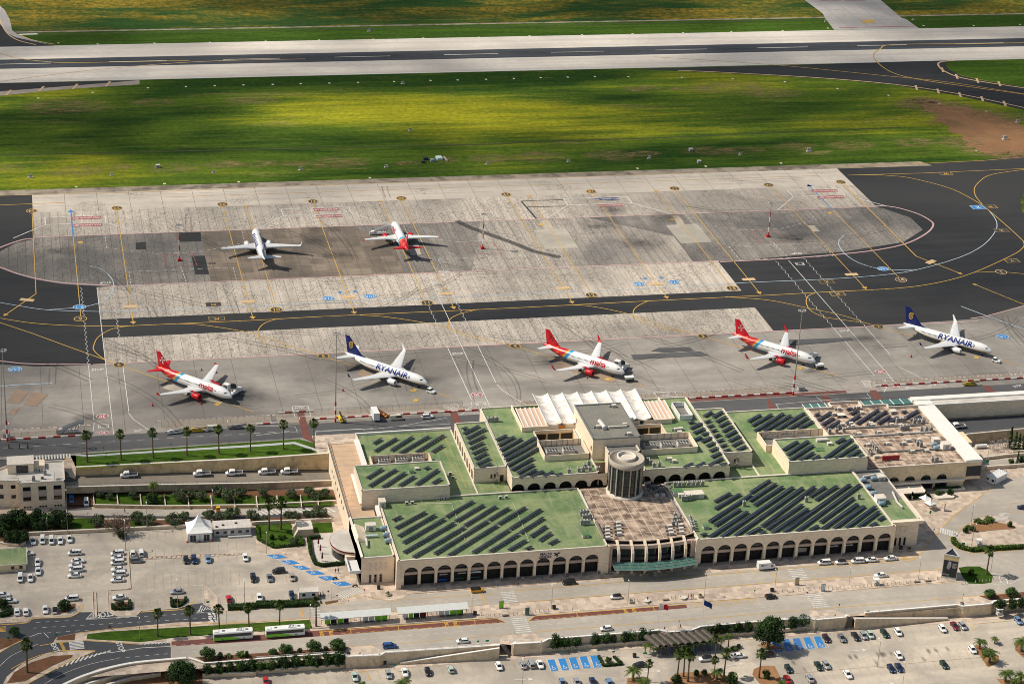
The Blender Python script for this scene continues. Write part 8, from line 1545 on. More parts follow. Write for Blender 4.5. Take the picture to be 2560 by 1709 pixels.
def Rq(kind,items,z,tmpl,group,zs=1.):
 if kind=='bush':zs*=1.35;items=[(a,b,c,d*1.36)for a,b,c,d in items]
 if kind=='olive':items=[(a,b,c,d*1.32)for a,b,c,d in items]
 if kind=='dark':items=[(a,b,c,d*1.25)for a,b,c,d in items]
 if kind=='round':items=[(a,b,c,d*1.18)for a,b,c,d in items]
 it=[(G(t,u,v,z),r_)for t,u,v,r_ in items];it.sort(key=lambda a:a[0].x)
 for i,(q,r_)in enumerate(it):Ez(kind,q,r_,tmpl%ORD[i+1]if '%' in tmpl else tmpl,group,zs=zs)
Rq('olive',[('B0',915,1395,1.4),('B0',1000,1420,1.2),('B0',1215,1410,1.4),('B0',1635,1425,2.2),('B0',1755,1395,1.5),('B0',1845,1425,1.8),('B0',1990,1380,1.9),('B0',2090,1435,2.4),('B0',2195,1390,1.8),('B1',60,1390,1.8),('B1',320,1400,1.7),('B1',480,1390,1.9),('B1',545,1420,1.7),('B1',625,1405,1.8),('B1',150,1430,.9)],-7.4,'grey green olive tree in the terrace beds, %s from the left','olive trees in the terrace beds')
Ez('dark',G('B0',1390,1450,-7.4),2.6,'big dark leafy tree with a palm behind it in the third terrace bed')
Rq('dark',[('A0',60,130,2.6),('A0',165,130,3.4),('A0',100,270,2.6),('A0',185,275,2.8),('A0',345,120,3.2),('A0',300,130,2.4),('A0',360,170,1.9),('A0',500,130,3.2),('A0',575,130,3.2),('A0',20,200,2.6)],ZF,'dense dark tree in front of the stone office, %s from the left','dark trees by the office')
Rq('olive',[('A0',885,130,2.4),('A0',1250,100,2.2),('A0',1360,125,2.2),('A0',1590,120,2.4),('A0',1680,70,1.7),('A0',1900,60,1.9),('A0',2000,75,1.6),('A0',2065,75,1.7),('A0',2125,60,2.2),('A0',2310,70,2.),('A1',290,65,1.6),('A1',350,70,1.7),('A1',460,55,1.5),('A1',520,60,1.6),('A1',585,45,2.3),('A1',85,80,1.2)],ZF,'olive tree in the bed behind the car park, %s from the left','olive trees behind the car park')
Ez('bare',G('A0',1080,200,ZF),4.6,'large brown bare crowned tree between the taxi column and the hedge');Ez('dark',G('A0',1120,235,ZF),1.6,'dark bush at the foot of the bare brown tree')
Ez('dark',G('A0',590,885,ZF),2.3,'dark round tree in the soil bed at the left car park exit',name='round_tree');Ez('dark',G('A0',20,870,ZF),2.2,'dark round tree in the hedge at the left edge');Ez('olive',G('A0',1095,850,ZF),1.6,'small grey green tree in the square hedged planter')
Ez('dark',G('A0',1615,820,ZF),.9,'small dark tree in the hedged planter by the silver car',name='small_tree');Ez('round',G('A0',132,1125,ZF),2.,'clipped round tree beside the road markings at the left',zs=.9)
Rq('round',[('A0',1895,1335,2.4),('A1',155,1300,1.4),('A1',270,1290,2.1),('A1',525,1265,2.3),('A1',745,1255,2.4)],ZF,'clipped umbrella tree in the long soil bed, %s from the left','umbrella trees in the soil bed',.82)
Rq('bush',[('A0',1895,1475,1.4),('A0',2000,1465,1.5),('A0',2098,1455,1.5),('A0',2205,1440,1.7),('A0',2295,1440,1.6),('A1',40,1435,1.5),('A1',130,1430,1.6),('A1',250,1420,1.7),('A1',365,1410,1.7),('A1',465,1405,1.7),('A1',555,1400,1.4),('A1',650,1390,1.7),('A1',755,1385,1.9)],-10.3,'dark round shrub on the wall terrace at the lower left, %s from the left','round shrubs on the lower terrace')
Rq('bush',[('A2',395,1230,1.9),('A2',495,1225,1.6),('A2',597,1215,1.5),('A2',755,1200,1.6),('A2',838,1190,1.7),('A2',920,1185,1.2),('A2',1030,1175,1.5),('A2',1100,1165,1.6),('A2',1190,1160,1.7),('A2',1270,1155,1.5)],-10.3,'green round shrub left of the barrel roof shelter, %s from the left','round shrubs left of the shelter')
Rq('bush',[('A2',1790,1105,1.3),('A2',1880,1110,1.6),('A2',1960,1105,1.5),('A2',2060,1095,1.5),('A2',2150,1085,1.5),('A3',220,1050,1.7),('A3',320,1045,1.9)],-10.3,'green round shrub right of the barrel roof shelter, %s from the left','round shrubs right of the shelter')
TR['big']=[treeproto('dark',21,70,90,.045,.85,.62,.4,(.2,.32))]
Ez('big',G('A2',2340,1250,ZP),5.9,'very big dark round tree beside the right disabled bays',name='big_round_tree',zs=1.22)
Rq('round',[('A3',2022,775,1.9),('A3',2225,770,2.1)],ZF,'clipped umbrella tree in the right soil bed, %s from the left','umbrella trees in the right bed',.8);Rq('bush',[('A3',2120,885,1.6),('A3',2225,875,1.5),('A3',2320,865,1.5),('A3',2420,860,1.5)],ZF-1,'green round shrub by the right bus shelter, %s from the left','shrubs by the right shelter')
Ez('olive',G('A1',345,290,ZF),1.9,'grey green tree on the small lawn beside the stone hut');Ez('round',G('A2',880,1370,ZP),1.3,'small round tree in the hedged bed right of the blue bays',zs=.95,name='small_tree');Ez('big',G('A0',1660,1600,ZP),5.6,'large grey green tree at the bottom edge left of the shrubs',name='large_tree')
Rq('bush',[('A2',1682,1490,.9),('A2',1752,1485,.9),('A2',2010,1560,1.7),('A2',1500,1568,1.5),('A2',2320,1510,1.2),('A3',1985,1305,1.)],ZP,'small bush in the palm beds of the lower car park, %s from the left','bushes in the palm beds')
Rq('bush',[('B3',1545,1380,1.),('B3',1665,1380,1.2)],ZF,'dark clipped bush in the round planter of the arched building, %s from the left','bushes in the round planter');o=Ez('bush',G('B3',1590,1375,ZF),1.1,'bright yellow green clipped bush in the middle of the round planter')
Rq('bush',[('A3',1800,185,.9),('A3',1875,170,.8),('A3',2210,130,.9),('A3',1855,570,1.),('A1',145,245,.8),('A1',215,250,.8),('A1',255,235,.6),('A1',150,295,.5),('A0',2015,1330,.9),('A0',2255,1315,.8),('A1',400,1280,.7),('A1',640,1255,.7),('B3',2220,1090,1.),('B3',2320,1085,1.2)],ZF,'low dark bush at street level, %s from the left','low bushes at street level')
cyp=Bq('cypress','proto','tree');b=MB();rnd=random.Random(5)
for k in range(9):leafball(b,(0,0,.5+k*.55),.62*(1-k/11),.62*(1-k/11),.5,90,.13,k%2,rnd)
Aq('crown',b,[BX_,BH_],cyp);b=MB();b.tube([(0,0,0),(0,0,1.5)],[.12,.1],6);Aq('trunk',b,['trunk'],cyp)
for i,(t,u,v,s)in enumerate((('B3',2205,950,1.7),('B3',2250,970,1.5),('B3',2285,975,1.4),('B3',2330,960,1.9),('B3',2275,1095,1.05),('B3',2380,960,1.9))):Cq(cyp,G(t,u,v,ZF),i,'dark pointed cypress by the old ramp wall, %s from the left'%ORD[(1,2,4,5,3,6)[i]],'cypress trees by the ramp',(s*1.1,s*1.1,s))
for i,u in enumerate((85,180,258)):Cq(cyp,G('B0',u,1000,-2),i,'small dark pointed cypress behind the stone office roof, %s from the left'%ORD[i+1],'small cypresses behind the office',(.7,.7,.75))
def fanpalm(seed,Hh,ragged=False):
 rnd=random.Random(seed);r=Bq('fan_palm','proto',FN_);t_=MB();b=rnd.uniform(-.25,.25)
 t_.tube([(0,0,-.1),(b*.2,0,Hh*.3),(b*.6,b*.2,Hh*.7),(b,b*.3,Hh)],[.34,.24,.2,.19],9);Aq('trunk',t_,[EN_],r)
 c=MB();s=MB();top=Ve((b,b*.3,Hh))
 for k in range(64):
  el=rad(rnd.uniform(-50,85));a=rnd.uniform(0,2*pi);d=Ve((cos(el)*cos(a),cos(el)*sin(a),sin(el)));L1=rnd.uniform(.7,1.4);e=top+d*L1+Ve((0,0,.25))
  c.bar(top+Ve((0,0,.1)),e,.04,m=0);side=d.cross(Ve((0,0,1))).normalized();upv=side.cross(d)
  for j in range(9):
   f=(j-4)/4*1.25;dd=(d*cos(f)+side*sin(f)).normalized();ln=rnd.uniform(.75,1.05)*(1-.25*abs(f));w_=dd.cross(upv).normalized()*.085;tip=e+dd*ln+Ve((0,0,-.28*ln));c.add([e,e+dd*ln*.5+w_,tip,e+dd*ln*.5-w_],[(0,1,2,3)],rnd.choice((0,0,1)))
 Aq('fronds',c,[FA_,BX_],r)
 for k in range(26):
  a=rnd.uniform(0,2*pi);z=rnd.uniform(-.2,.1);o=Ve((cos(a)*.55,sin(a)*.55,-1.2-rnd.random()*.6));w_=Ve((-sin(a),cos(a),0))*.18;q=top+Ve((0,0,z));s.add([q,q+o*.5+w_,q+o,q+o*.5-w_],[(0,1,2,3)])
 Aq('dead_skirt',s,['leaf_skirt'],r);return r
def datepalm(seed,Hh,fl=2.6,thick=.42):
 rnd=random.Random(seed);r=Bq('date_palm','proto',FN_);t_=MB();t_.tube([(0,0,-.1),(0,0,Hh*.5),(.05,0,Hh)],[thick,thick*.8,thick*.95],10);Aq('trunk',t_,[EN_],r);c=MB();top=Ve((.05,0,Hh))
 for k in range(40):
  a=rnd.uniform(0,2*pi);el=rad(rnd.uniform(5,80));d=Ve((cos(a),sin(a),0));side=Ve((-sin(a),cos(a),0));L_=fl*rnd.uniform(.8,1.1);pts=[]
  for j in range(8):s=j/7;pts.append(top+d*(L_*s*cos(el*(1-s*.8)))+Ve((0,0,L_*(s*sin(el)-.75*s*s))))
  for j in range(7):
   c.bar(pts[j],pts[j+1],.045)
   for q_ in range(3):
    p_=pts[j].lerp(pts[j+1],q_/3);ll=.55*(1-abs(j/7-.45))*fl/2.6
    for sg in(-1,1):tp=p_+side*sg*ll+(pts[j+1]-pts[j]).normalized()*.25+Ve((0,0,-.12));w_=(pts[j+1]-pts[j]).normalized()*.06;c.add([p_-w_,p_+w_,tp],[(0,1,2)],rnd.choice((0,0,1)))
 Aq('fronds',c,[FA_,BH_],r);return r
FP={7:[fanpalm(1,8.2),fanpalm(2,8.2)],9:[fanpalm(3,9.6),fanpalm(4,9.6)]};DP={0:[datepalm(5,3.),datepalm(6,3.)],1:[datepalm(7,.6,1.3,.16)],2:[datepalm(8,5.,2.,.3)]}
def Sq(protos,items,z,tmpl,group,cat=FN_):
 it=[(G(t,u,v,z),s)for t,u,v,s in items];it.sort(key=lambda a:a[0].x)
 for i,(q,s)in enumerate(it):Cq(random.choice(protos),q,RU(0,6),tmpl%ORD[i+1]if '%' in tmpl else tmpl,group,s)
Sq(FP[9],[('B0',797,1075,1.08),('B0',1107,1055,1.02),('B0',1400,1035,1.),('B0',1708,1015,.98),('B0',2000,998,.97),('B0',2288,978,.93),('B1',250,957,1.),('B1',530,943,1.)],.05,'tall slim fan palm on the garden lawn behind the ramp road, %s from the left','fan palms on the garden lawn')
Sq(FP[7],[('A1',120,165,1.22),('A1',228,155,1.24)],ZF,'tall fan palm on the small forecourt lawn, %s from the left','fan palms on the small lawn')
Sq(FP[7],[('A0',250,1462,1.18),('A0',1440,1130,.98),('A0',1740,1115,1.04),('A0',2005,1090,.98),('A0',2275,1075,.98),('A1',214,1050,.99),('A1',550,1040,1.08)],ZF,'slim fan palm on the verges by the car park, %s from the left','fan palms on the grass verge')
Sq([DP[2][0]],[('B0',1400,1400,1.)],-7.4,'palm rising behind the big dark tree in the terrace bed','terrace palm')
Sq([FP[7][0]],[('A3',1995,568,1.12)],ZF,'lone tall fan palm on the lawn beside the poster tower','palm by the poster tower')
Sq(FP[7],[('A2',1508,1508,1.02),('A2',1565,1498,1.02),('A2',1605,1545,1.15),('A2',1855,1325,.82),('A2',1845,1510,.78),('A2',1935,1500,1.),('A2',2255,1510,1.06),('A2',1235,1545,.78)],ZP,'fan palm among the lower car park beds, %s from the left','fan palms of the lower car park')
Sq(DP[0],[('A2',1105,1530,1.1),('A2',1190,1620,1.),('A2',1868,1525,.95),('A1',1335,1640,1.15),('A3',1930,1245,.9),('A3',2022,1370,1.15),('A3',2165,1545,1.05),('A3',2305,1560,1.),('A3',2310,1270,1.3),('A3',2070,1195,.6),('A1',960,1610,.6),('A3',130,1610,.7),('A3',2260,1600,.8)],ZP,'stout feather palm at the edge of the lower car park, %s from the left','feather palms of the lower car park')
Sq(DP[2],[('A2',1215,1290,.61),('A2',1290,1310,.57),('A2',1345,1300,.69),('A2',1400,1300,.61),('A2',1475,1290,.71),('A2',1530,1290,.69),('A2',1600,1280,.61),('A2',1680,1275,.69),('A2',1745,1265,.69),('A2',1800,1260,.73),('A2',1905,1250,.81),('A2',1975,1225,.79),('A2',1640,1285,.59),('A2',1260,1275,.55)],ZP,'bushy dark green palm in front of the barrel roof shelter, %s from the left','palms in front of the shelter')
Sq(DP[1],[('A0',2085,1320,.9),('A0',2200,1305,1.2),('A3',1915,90,1.2),('A3',1950,95,1.),('A3',1975,100,.9),('A3',2025,80,1.5),('A3',1830,150,1.1)],ZF,'little feather palm at street level, %s from the left','little palms at street level')
Sq(DP[1],[('A3',2030,1300,1.1),('A2',2030,1250,1.)],ZP,'little feather palm in the lower car park, %s from the left','little palms of the lower car park')
def Tq(pts,w,h_,Dq,mat='round',dens=26):
 root=Bq('hedge',Dq,'hedge',tuple(pts[0]));b=MB();rnd=random.Random(len(Dq));L_=sum((pts[i+1]-pts[i]).length for i in range(len(pts)-1))
 core=MB()
 for i in range(len(pts)-1):
  a,c=pts[i],pts[i+1];up=Ve((0,0,h_*.46));core.bar(a+up,c+up,w*.86,h_*.9)
  n=int((c-a).length*dens*(w+h_)/1.6);d=(c-a);dn=d.normalized();sd=Ve((-dn.y,dn.x,0))
  for k in range(n):
   f=rnd.random();fc=rnd.random()*(w+2*h_)
   if fc<w:o=sd*(fc-w/2)+Ve((0,0,h_*rnd.uniform(.92,1.06)))
   elif fc<w+h_:o=sd*(w/2*rnd.uniform(.9,1.1))+Ve((0,0,fc-w))
   else:o=-sd*(w/2*rnd.uniform(.9,1.1))+Ve((0,0,fc-w-h_))
   leafball(b,a+d*f+o,.12,.12,.1,2,.17,rnd.choice((0,1,2)),rnd)
 pw('stems',core,[BX_],root);pw('leaves',b,LM[mat],root)
Tq([G('A1',0,858,ZF),G('A1',300,850,ZF),G('A1',550,835,ZF)],2.6,1.5,'long clipped hedge between the street and the small white cabin');Tq([G('A0',2080,880,ZF),G('A0',2339,868,ZF)],2.4,1.3,'left end of the clipped hedge in front of the red car')
Tq([G('A1',12,130,ZF),G('A1',20,250,ZF),G('A1',160,325,ZF),G('A1',425,300,ZF),G('A1',415,235,ZF)],.9,1.,'bright low hedge around the small forecourt lawn',DY_);Tq([G('A1',590,235,ZF),G('A1',480,245,ZF),G('A1',500,380,ZF),G('A1',540,475,ZF),G('A1',600,495,ZF),G('A1',845,470,ZF)],1.,1.2,'dark hedge around the cafe terrace')
Tq([G('A0',1030,850,ZF),G('A0',1035,890,ZF),G('A0',1190,885,ZF),G('A0',1185,815,ZF)],.9,1.,'square hedge of the planter at the car park exit','dark');Tq([G('A0',1565,790,ZF),G('A0',1572,865,ZF),G('A0',1640,862,ZF),G('A0',1700,810,ZF),G('A0',1695,785,ZF)],.8,.9,'hedge round the small brown bed by the silver car','dark')
Tq([G('A0',0,950,ZF),G('A0',90,935,ZF),G('A0',85,880,ZF)],1.6,1.3,'dark hedge at the left edge beside two white taxis','dark')
Tq([G('A3',1690,250,ZF),G('A3',1700,290,ZF),G('A3',1760,330,ZF),G('A3',1860,355,ZF),G('A3',2100,338,ZF),G('A3',2339,325,ZF),G('A3',2600,310,ZF)],1.6,1.3,'bright green hedge round the plaza behind the poster tower',DY_);Tq([G('A2',790,1320,ZP),G('A2',835,1405,ZP),G('A2',1005,1390,ZP),G('A2',930,1325,ZP)],.8,.8,'low hedge round the bed right of the blue bays','round')
Tq([G('B2',20,598,ZU+.3),G('B2',235,585,ZU+.3)],.6,.6,'small green hedge on the terrace left of the white wave roof',DY_);Tq([G('B3',1510,1320,ZF+.9),G('B3',1760,1308,ZF+.9)],.8,.5,'low hedge in the planter of the arched building','dark');Tq([G('B3',1290,1410,ZF),G('B3',1480,1395,ZF)],1.6,1.,'dark planting under the porch of the arched building','dark')
#masts, lamps, street furniture, small buildings, people
def floodmast(q,hh,Dq,big=True):
 r=Bq('floodlight_mast',Dq,'mast',q,0,'floodlight masts');b=MB();b.tube([(0,0,8.4 if big else 6),(0,0,hh)],[.24 if big else .17,.12],10);Aq('pole',b,[AH_],r)
 n=5
 for k in range(n):b=MB();f0=k/n*8.4 if big else k/n*hh*.72;f1=(k+1)/n*8.4 if big else(k+1)/n*hh*.72;b.tube([(0,0,f0),(0,0,f1)],[.34 if big else .22,.32 if big else .2],12);Aq('painted_band',b,[BA_ if k%2==0 else AM_],r)
 b=MB();ring=[(1.1*cos(a),.8*sin(a),hh-.3)for a in[2*pi*k/12 for k in range(13)]]
 for k in range(12):b.bar(ring[k],ring[k+1],.12)
 for k in range(0,12,3):b.bar((0,0,hh-.3),ring[k],.1)
 Aq('head_frame',b,[AC_],r)
 for k in range(8):a=2*pi*k/8;b=MB();b.box(1.35*cos(a),1.*sin(a),hh-.35,.3,.65,.5,a,0,1,.5);Aq('floodlight',b,[AE_],r)
floodmast(G('B0',68,890,0),36,'very tall mast with a red and white foot at the left edge');floodmast(G('B1',725,712,0),36,'very tall mast with a red and white foot left of the navy and white aeroplane');floodmast(G('B3',228,468,0),36,'very tall mast with a red and white foot behind the terminal at the right')
for(t,u,v),l in zip(MAST,('apron mast with red and white bands left of the dark patch','apron mast with red and white bands right of the far red-tailed aeroplane','apron mast with red and white bands on the stained slabs at the right')):
 q=G(t,u,v,0);floodmast(Ve((q.x,q.y,0)),16.8,l,False);b=MB();b.box(q.x,q.y,.5,1.7,1.7,.9,0,0,.8);solo('mast_base',b,[BA_],l.replace('apron mast with red and white bands','red plinth of the mast'),'plinth',(q.x,q.y,0),'mast plinths')
lampp=Bq('street_lamp','proto','street lamp');b=MB();b.tube([(0,0,0),(0,0,1.2),(0,0,8.2)],[.12,.09,.06],8);b.tube([(0,0,8.1),(.25,0,8.35),(.8,0,8.45)],[.05,.045,.04],6);Aq('pole',b,[AH_],lampp);b=MB();b.box(1.05,0,8.45,.75,.3,.16,0,0,.8);Aq('lamp_head',b,[AM_],lampp)
def lamps(items,z,tmpl,group,hd=.0,s=1.):
 it=sorted([(G(t,u,v,z),k)for t,u,v,k in items],key=lambda a:a[0].x)
 for i,(q,k)in enumerate(it):Cq(lampp,q,hd,tmpl%ORD[i+1],group,k*s)
lamps([('A0',1147,345,1.25),('A0',618,200,1.),('A0',1345,165,1.2),('A0',1622,870,1.15),('A0',2235,840,1.),('A0',432,180,.6),('A0',612,910,.4)],ZF,'street lamp in the west car park, %s from the left','lamps in the west car park',pi/2)
lamps([('A1',97,375,.9),('A1',692,800,.75),('A1',1240,905,.55),('A1',1970,935,.78),('A2',360,880,.98),('A2',1058,835,.98),('A2',1757,770,.95),('A3',740,660,.75),('A3',1373,610,.95),('A3',2035,540,.85),('A3',60,715,.9)],ZF,'street lamp on the islands in front of the terminal, %s from the left','lamps on the terminal islands',pi/2)
lamps([('A0',1278,1160,1.),('A0',2073,1075,.95),('A1',492,1050,1.05),('A1',955,985,.3),('A3',1860,305,1.1),('A3',1855,100,.9),('A3',430,890,.32),('A2',20,1115,.35),('A0',1140,1130,.3)],ZF,'thin grey lamp post at the verges and crossings, %s from the left','lamps on the verges',-pi/2)
lamps([('A3',998,1410,1.15),('A3',1230,1568,.9),('A2',95,1568,1.)],ZP,'tall lamp post in the lower car park, %s from the left','lamps in the lower car park',pi/2)
lamps([('B0',92,950,1.1),('B0',740,998,1.25),('B0',2082,905,1.),('B0',1415,950,.95),('B1',400,880,1.)],0,'thin lamp post along the perimeter road, %s from the left','lamps along the perimeter road',pi/2)
lamps([('B0',612,1540,1.),('B0',1340,1500,.35),('B0',1945,1510,.85),('B3',1990,1150,1.1)],ZF,'lamp post beside the terrace road, %s from the left','lamps beside the terrace road',pi/2)
for i,(x0,x1,y)in enumerate(((-20,12,702.2),(76,83,703.3),(85,96,711.6),(97,158,707.9),(200,283,704.7),(318,420,706.4))):
 r=Bq('barrier_kerb','red and white barrier kerb along the apron fence, %s from the left'%ORD[i+1],'barrier',(x0,y,0),0,'barrier kerbs');a=MB();c=MB();x=x0;k=0
 if i==3:
  y=704.9
 while x<x1:(a if k%2 else c).box(x+1.3,y,.32,2.5,.5,.55);x+=2.6;k+=1
 pw('red_blocks',a,[EQ_],r);pw('white_blocks',c,[GJ_],r)
for i,(x0,x1,y)in enumerate(((-20,12.3,703.2),(42,82,706.),(84,154,708.9),(176,283,706.),(317,430,708))):
 r=Bq('wire_fence','thin wire fence along the apron, %s stretch from the left'%ORD[i+1],'fence',(x0,y,0),0,'apron fences');nps=0;x=x0
 st=(x1-x0)/min(60,int((x1-x0)/2.4))
 while x<=x1+.01:b=MB();b.bar((x,y,0),(x,y,2.4),.07);pw('post',b,[AH_],r);x+=st
 b=MB();b.bar((x0,y,2.35),(x1,y,2.35),.05);b.add([(x0,y,.1),(x1,y,.1),(x1,y,2.3),(x0,y,2.3)],[(0,1,2,3)],1);pw(ET_,b,[AH_,ET_],r)
def Gz(name,pts,Dq,hgt_=1.1,st=2.4,mat=AH_,w=.05,rails=2):
 r=Bq(name,Dq,'railing',tuple(pts[0]));b=MB()
 for k in range(rails):h0=hgt_*(1-k*.45);[b.bar(pts[i]+Ve((0,0,h0)),pts[i+1]+Ve((0,0,h0)),w)for i in range(len(pts)-1)]
 pw('rails',b,[mat],r);n=0
 for i in range(len(pts)-1):
  L_=(pts[i+1]-pts[i]).length;m_=max(1,min(45,int(L_/st)))
  for k in range(m_):q=pts[i]+(pts[i+1]-pts[i])*(k/m_);b=MB();b.bar(q,q+Ve((0,0,hgt_)),w);pw('post',b,[mat],r)
Gz(DX_,[G('B0',640,1305,-3.),G('B0',1400,1285,-3.8),G('B0',2339,1268,-4.8),G('B1',690,1245,-6.1)],'thin rail along the wall of the ramp road')
Gz(DX_,[Ve((337,667.6,-3.7)),Ve((341.5,669.4,-3.7)),Ve((366,671.,-3.7)),Ve((440,672,-3.7))],'thin rail along the east ramp wall')
Gz(DX_,[G('A0',10,1010,ZF),G('A0',240,995,ZF),G('A0',305,950,ZF)],'dark railing on the pavement at the lower left',1.1,1.2,AC_)
WR=[([('A1',0,1340),('A1',735,1288),('A1',825,1318),('A1',1140,1300),('A1',1178,1278),('A1',2130,1210)],'white railing on the retaining wall left of centre'),([('A2',-60,1180),('A2',275,1186),('A2',330,1158),('A2',1290,1082)],'white railing above the round shrubs'),([('A2',1360,1080),('A2',1420,1096),('A2',1640,1078),('A2',1725,1044),('A2',2200,1003)],'white railing behind the barrel roof shelter'),([('A3',165,978),('A3',375,966),('A3',435,982),('A3',705,960)],'white railing on the right bastion beside the stairs'),([('A3',885,917),('A3',1725,845),('A3',1790,858),('A3',2045,835)],'white railing on the wall below the poster tower')]
for pts,l in WR:Gz('white_railing',[G(t,u,v,ZF+.7)for t,u,v in pts],l,.9,2.4,AM_,.07)
def shelter(x0,x1,y,Dq,panels):
 r=Bq('bus_shelter',Dq,'bus shelter',(x0,y,ZF),0,'long bus shelters');b=MB();b.add([(x0,y-.8,-4.95),(x1,y-.8,-4.95),(x1,y+2.4,-4.35),(x0,y+2.4,-4.35)],[(0,1,2,3),(3,2,1,0)]);b.bar((x0,y-.8,-4.98),(x1,y-.8,-4.98),.16);pw('roof',b,[GI_],r)
 n=int((x1-x0)/3.1)
 for k in range(n+1):x=x0+.4+(x1-x0-.8)*k/n;b=MB();b.bar((x,y+1.2,ZF),(x,y+1.2,-4.6),.12);pw('post',b,[AC_],r)
 for a,c,mt,nm in panels:b=MB();b.bx(x0+a,x0+c,y+.9,y+1.,ZF+.35,ZF+2.3);pw(nm,b,[mt],r)
 b=MB();[b.bx(x0+a+.3,x0+a+1.9,y+.1,y+.6,ZF+.4,ZF+.5)for a,c,m_,n_ in panels];pw('bench',b,[AO_],r)
ya=G('A1',700,1015,ZF).y
x0=G('A1',590,960,-4.9).x;x1=G('A1',1240,920,-4.9).x;x2=G('A1',1290,905,-4.9).x;x3=G('A1',1940,865,-4.9).x;ys=G('A1',590,982,-4.95).y+.8
pn=[(1.4,3.2,BB_,BE_),(3.3,5.2,CK_,FO_),(5.4,7.2,BB_,BE_),(7.3,9.,CK_,FO_),(13.6,15.2,AY_,CW_),(15.4,17.2,AY_,CW_),(17.4,19.3,BB_,BE_),(19.4,21.4,BB_,BE_)]
shelter(x0,x1,ys,'long pale roofed bus shelter with green posters, left one',pn);shelter(x2,x3,ys,'long pale roofed bus shelter with green posters, right one',[(1.8,3.6,AY_,CW_),(3.8,5.2,BB_,BE_),(5.4,7.2,CK_,FO_),(7.4,9.4,CI_,BE_),(13.6,15.2,AY_,CW_),(15.4,17.,AY_,CW_),(17.2,19.2,BB_,BE_),(19.4,21.4,BB_,BE_)])
bol=Bq('bollard','proto','bollard');b=MB();b.tube([(0,0,0),(0,0,.95)],[.11,.11],8);Aq('post',b,['kerb'],bol);b=MB();b.lathe([(.13,.95),(.13,1.03),(.02,1.08)],(0,0,0),8);Aq('cap',b,[BM_],bol)
def bollards(pts,where,group):
 qs=sorted([G(t,u,v,ZF)for t,u,v in pts],key=lambda q:q.x)
 for i,q in enumerate(qs):Cq(bol,q,0,'small stone bollard %s, %s from the left'%(where,ORD[min(i+1,40)]),group)
bollards([('A3',80+i*48.5,738-i*4.8)for i in range(9)]+[('A3',548+i*36,706-i*2.6)for i in range(20)],'on the median by the taxi rank','bollards on the median')
bollards([('A3',1260+i*41,648-i*5)for i in range(8)],'left of the poster tower','bollards left of the poster');bollards([('A3',1768+i*32,656-i*3.5)for i in range(16)if i not in(2,3)],'round the poster tower lawn','bollards by the lawn')
bollards([('A2',10+i*40,938-i*4.5)for i in range(9)if i!=3],'left of the median lamp','bollards left of the lamp');bollards([('A2',1118,815),('A2',1147,812),('A2',1340,800),('A2',1457,790),('A2',1492,788)],'near the white planters on the median','bollards near the planters')
bollards([('A1',895+i*45,985-i*4)for i in range(2)]+[('A1',1270,965),('A1',1565,945),('A1',1605,940),('A1',1645,935),('A1',2045,915),('A1',2060,940),('A1',2100,955),('A1',2140,955),('A1',2180,952),('A1',2222,948),('A1',1925,910)],'around the bus shelters','bollards by the shelters')
def totem(t,u,v,z,Dq,mat,w_=1.5,h_=2.6,rz=.15):
 r=Bq('advertising_stand',Dq,'sign',G(t,u,v,z),rz);b=MB();b.box(0,0,h_/2+.15,w_,.28,h_);Aq('frame',b,[AC_],r);b=MB();b.box(0,-.15,h_/2+.2,w_*.84,.04,h_*.84);Aq(BE_,b,[mat],r)
totem('A1',2240,875,ZF,'green poster stand beside the zebra crossing',BB_);totem('A2',137,935,ZF,'teal and orange poster stand at the left end of the bollards',CH_);totem('A3',262,662,ZF,'yellow and blue poster stand near the right zebra crossing',ES_);totem('A3',500,718,ZF,'grey blue poster stand among the bollards',AY_);totem('B3',1612,1520,ZF,'tall white framed board in front of the arched building',AY_,1.2,2.6,1.)
def Iz(t,u,v,z,h_,Dq,mat=AD_,w_=.9,hh=.6,name='road_sign'):
 r=Bq(name,Dq,'sign',G(t,u,v,z));b=MB();b.bar((0,0,0),(0,0,h_),.07);Aq('post',b,[AH_],r);b=MB();b.box(0,-.05,h_-hh/2,w_,.05,hh);Aq('panel',b,[mat],r)
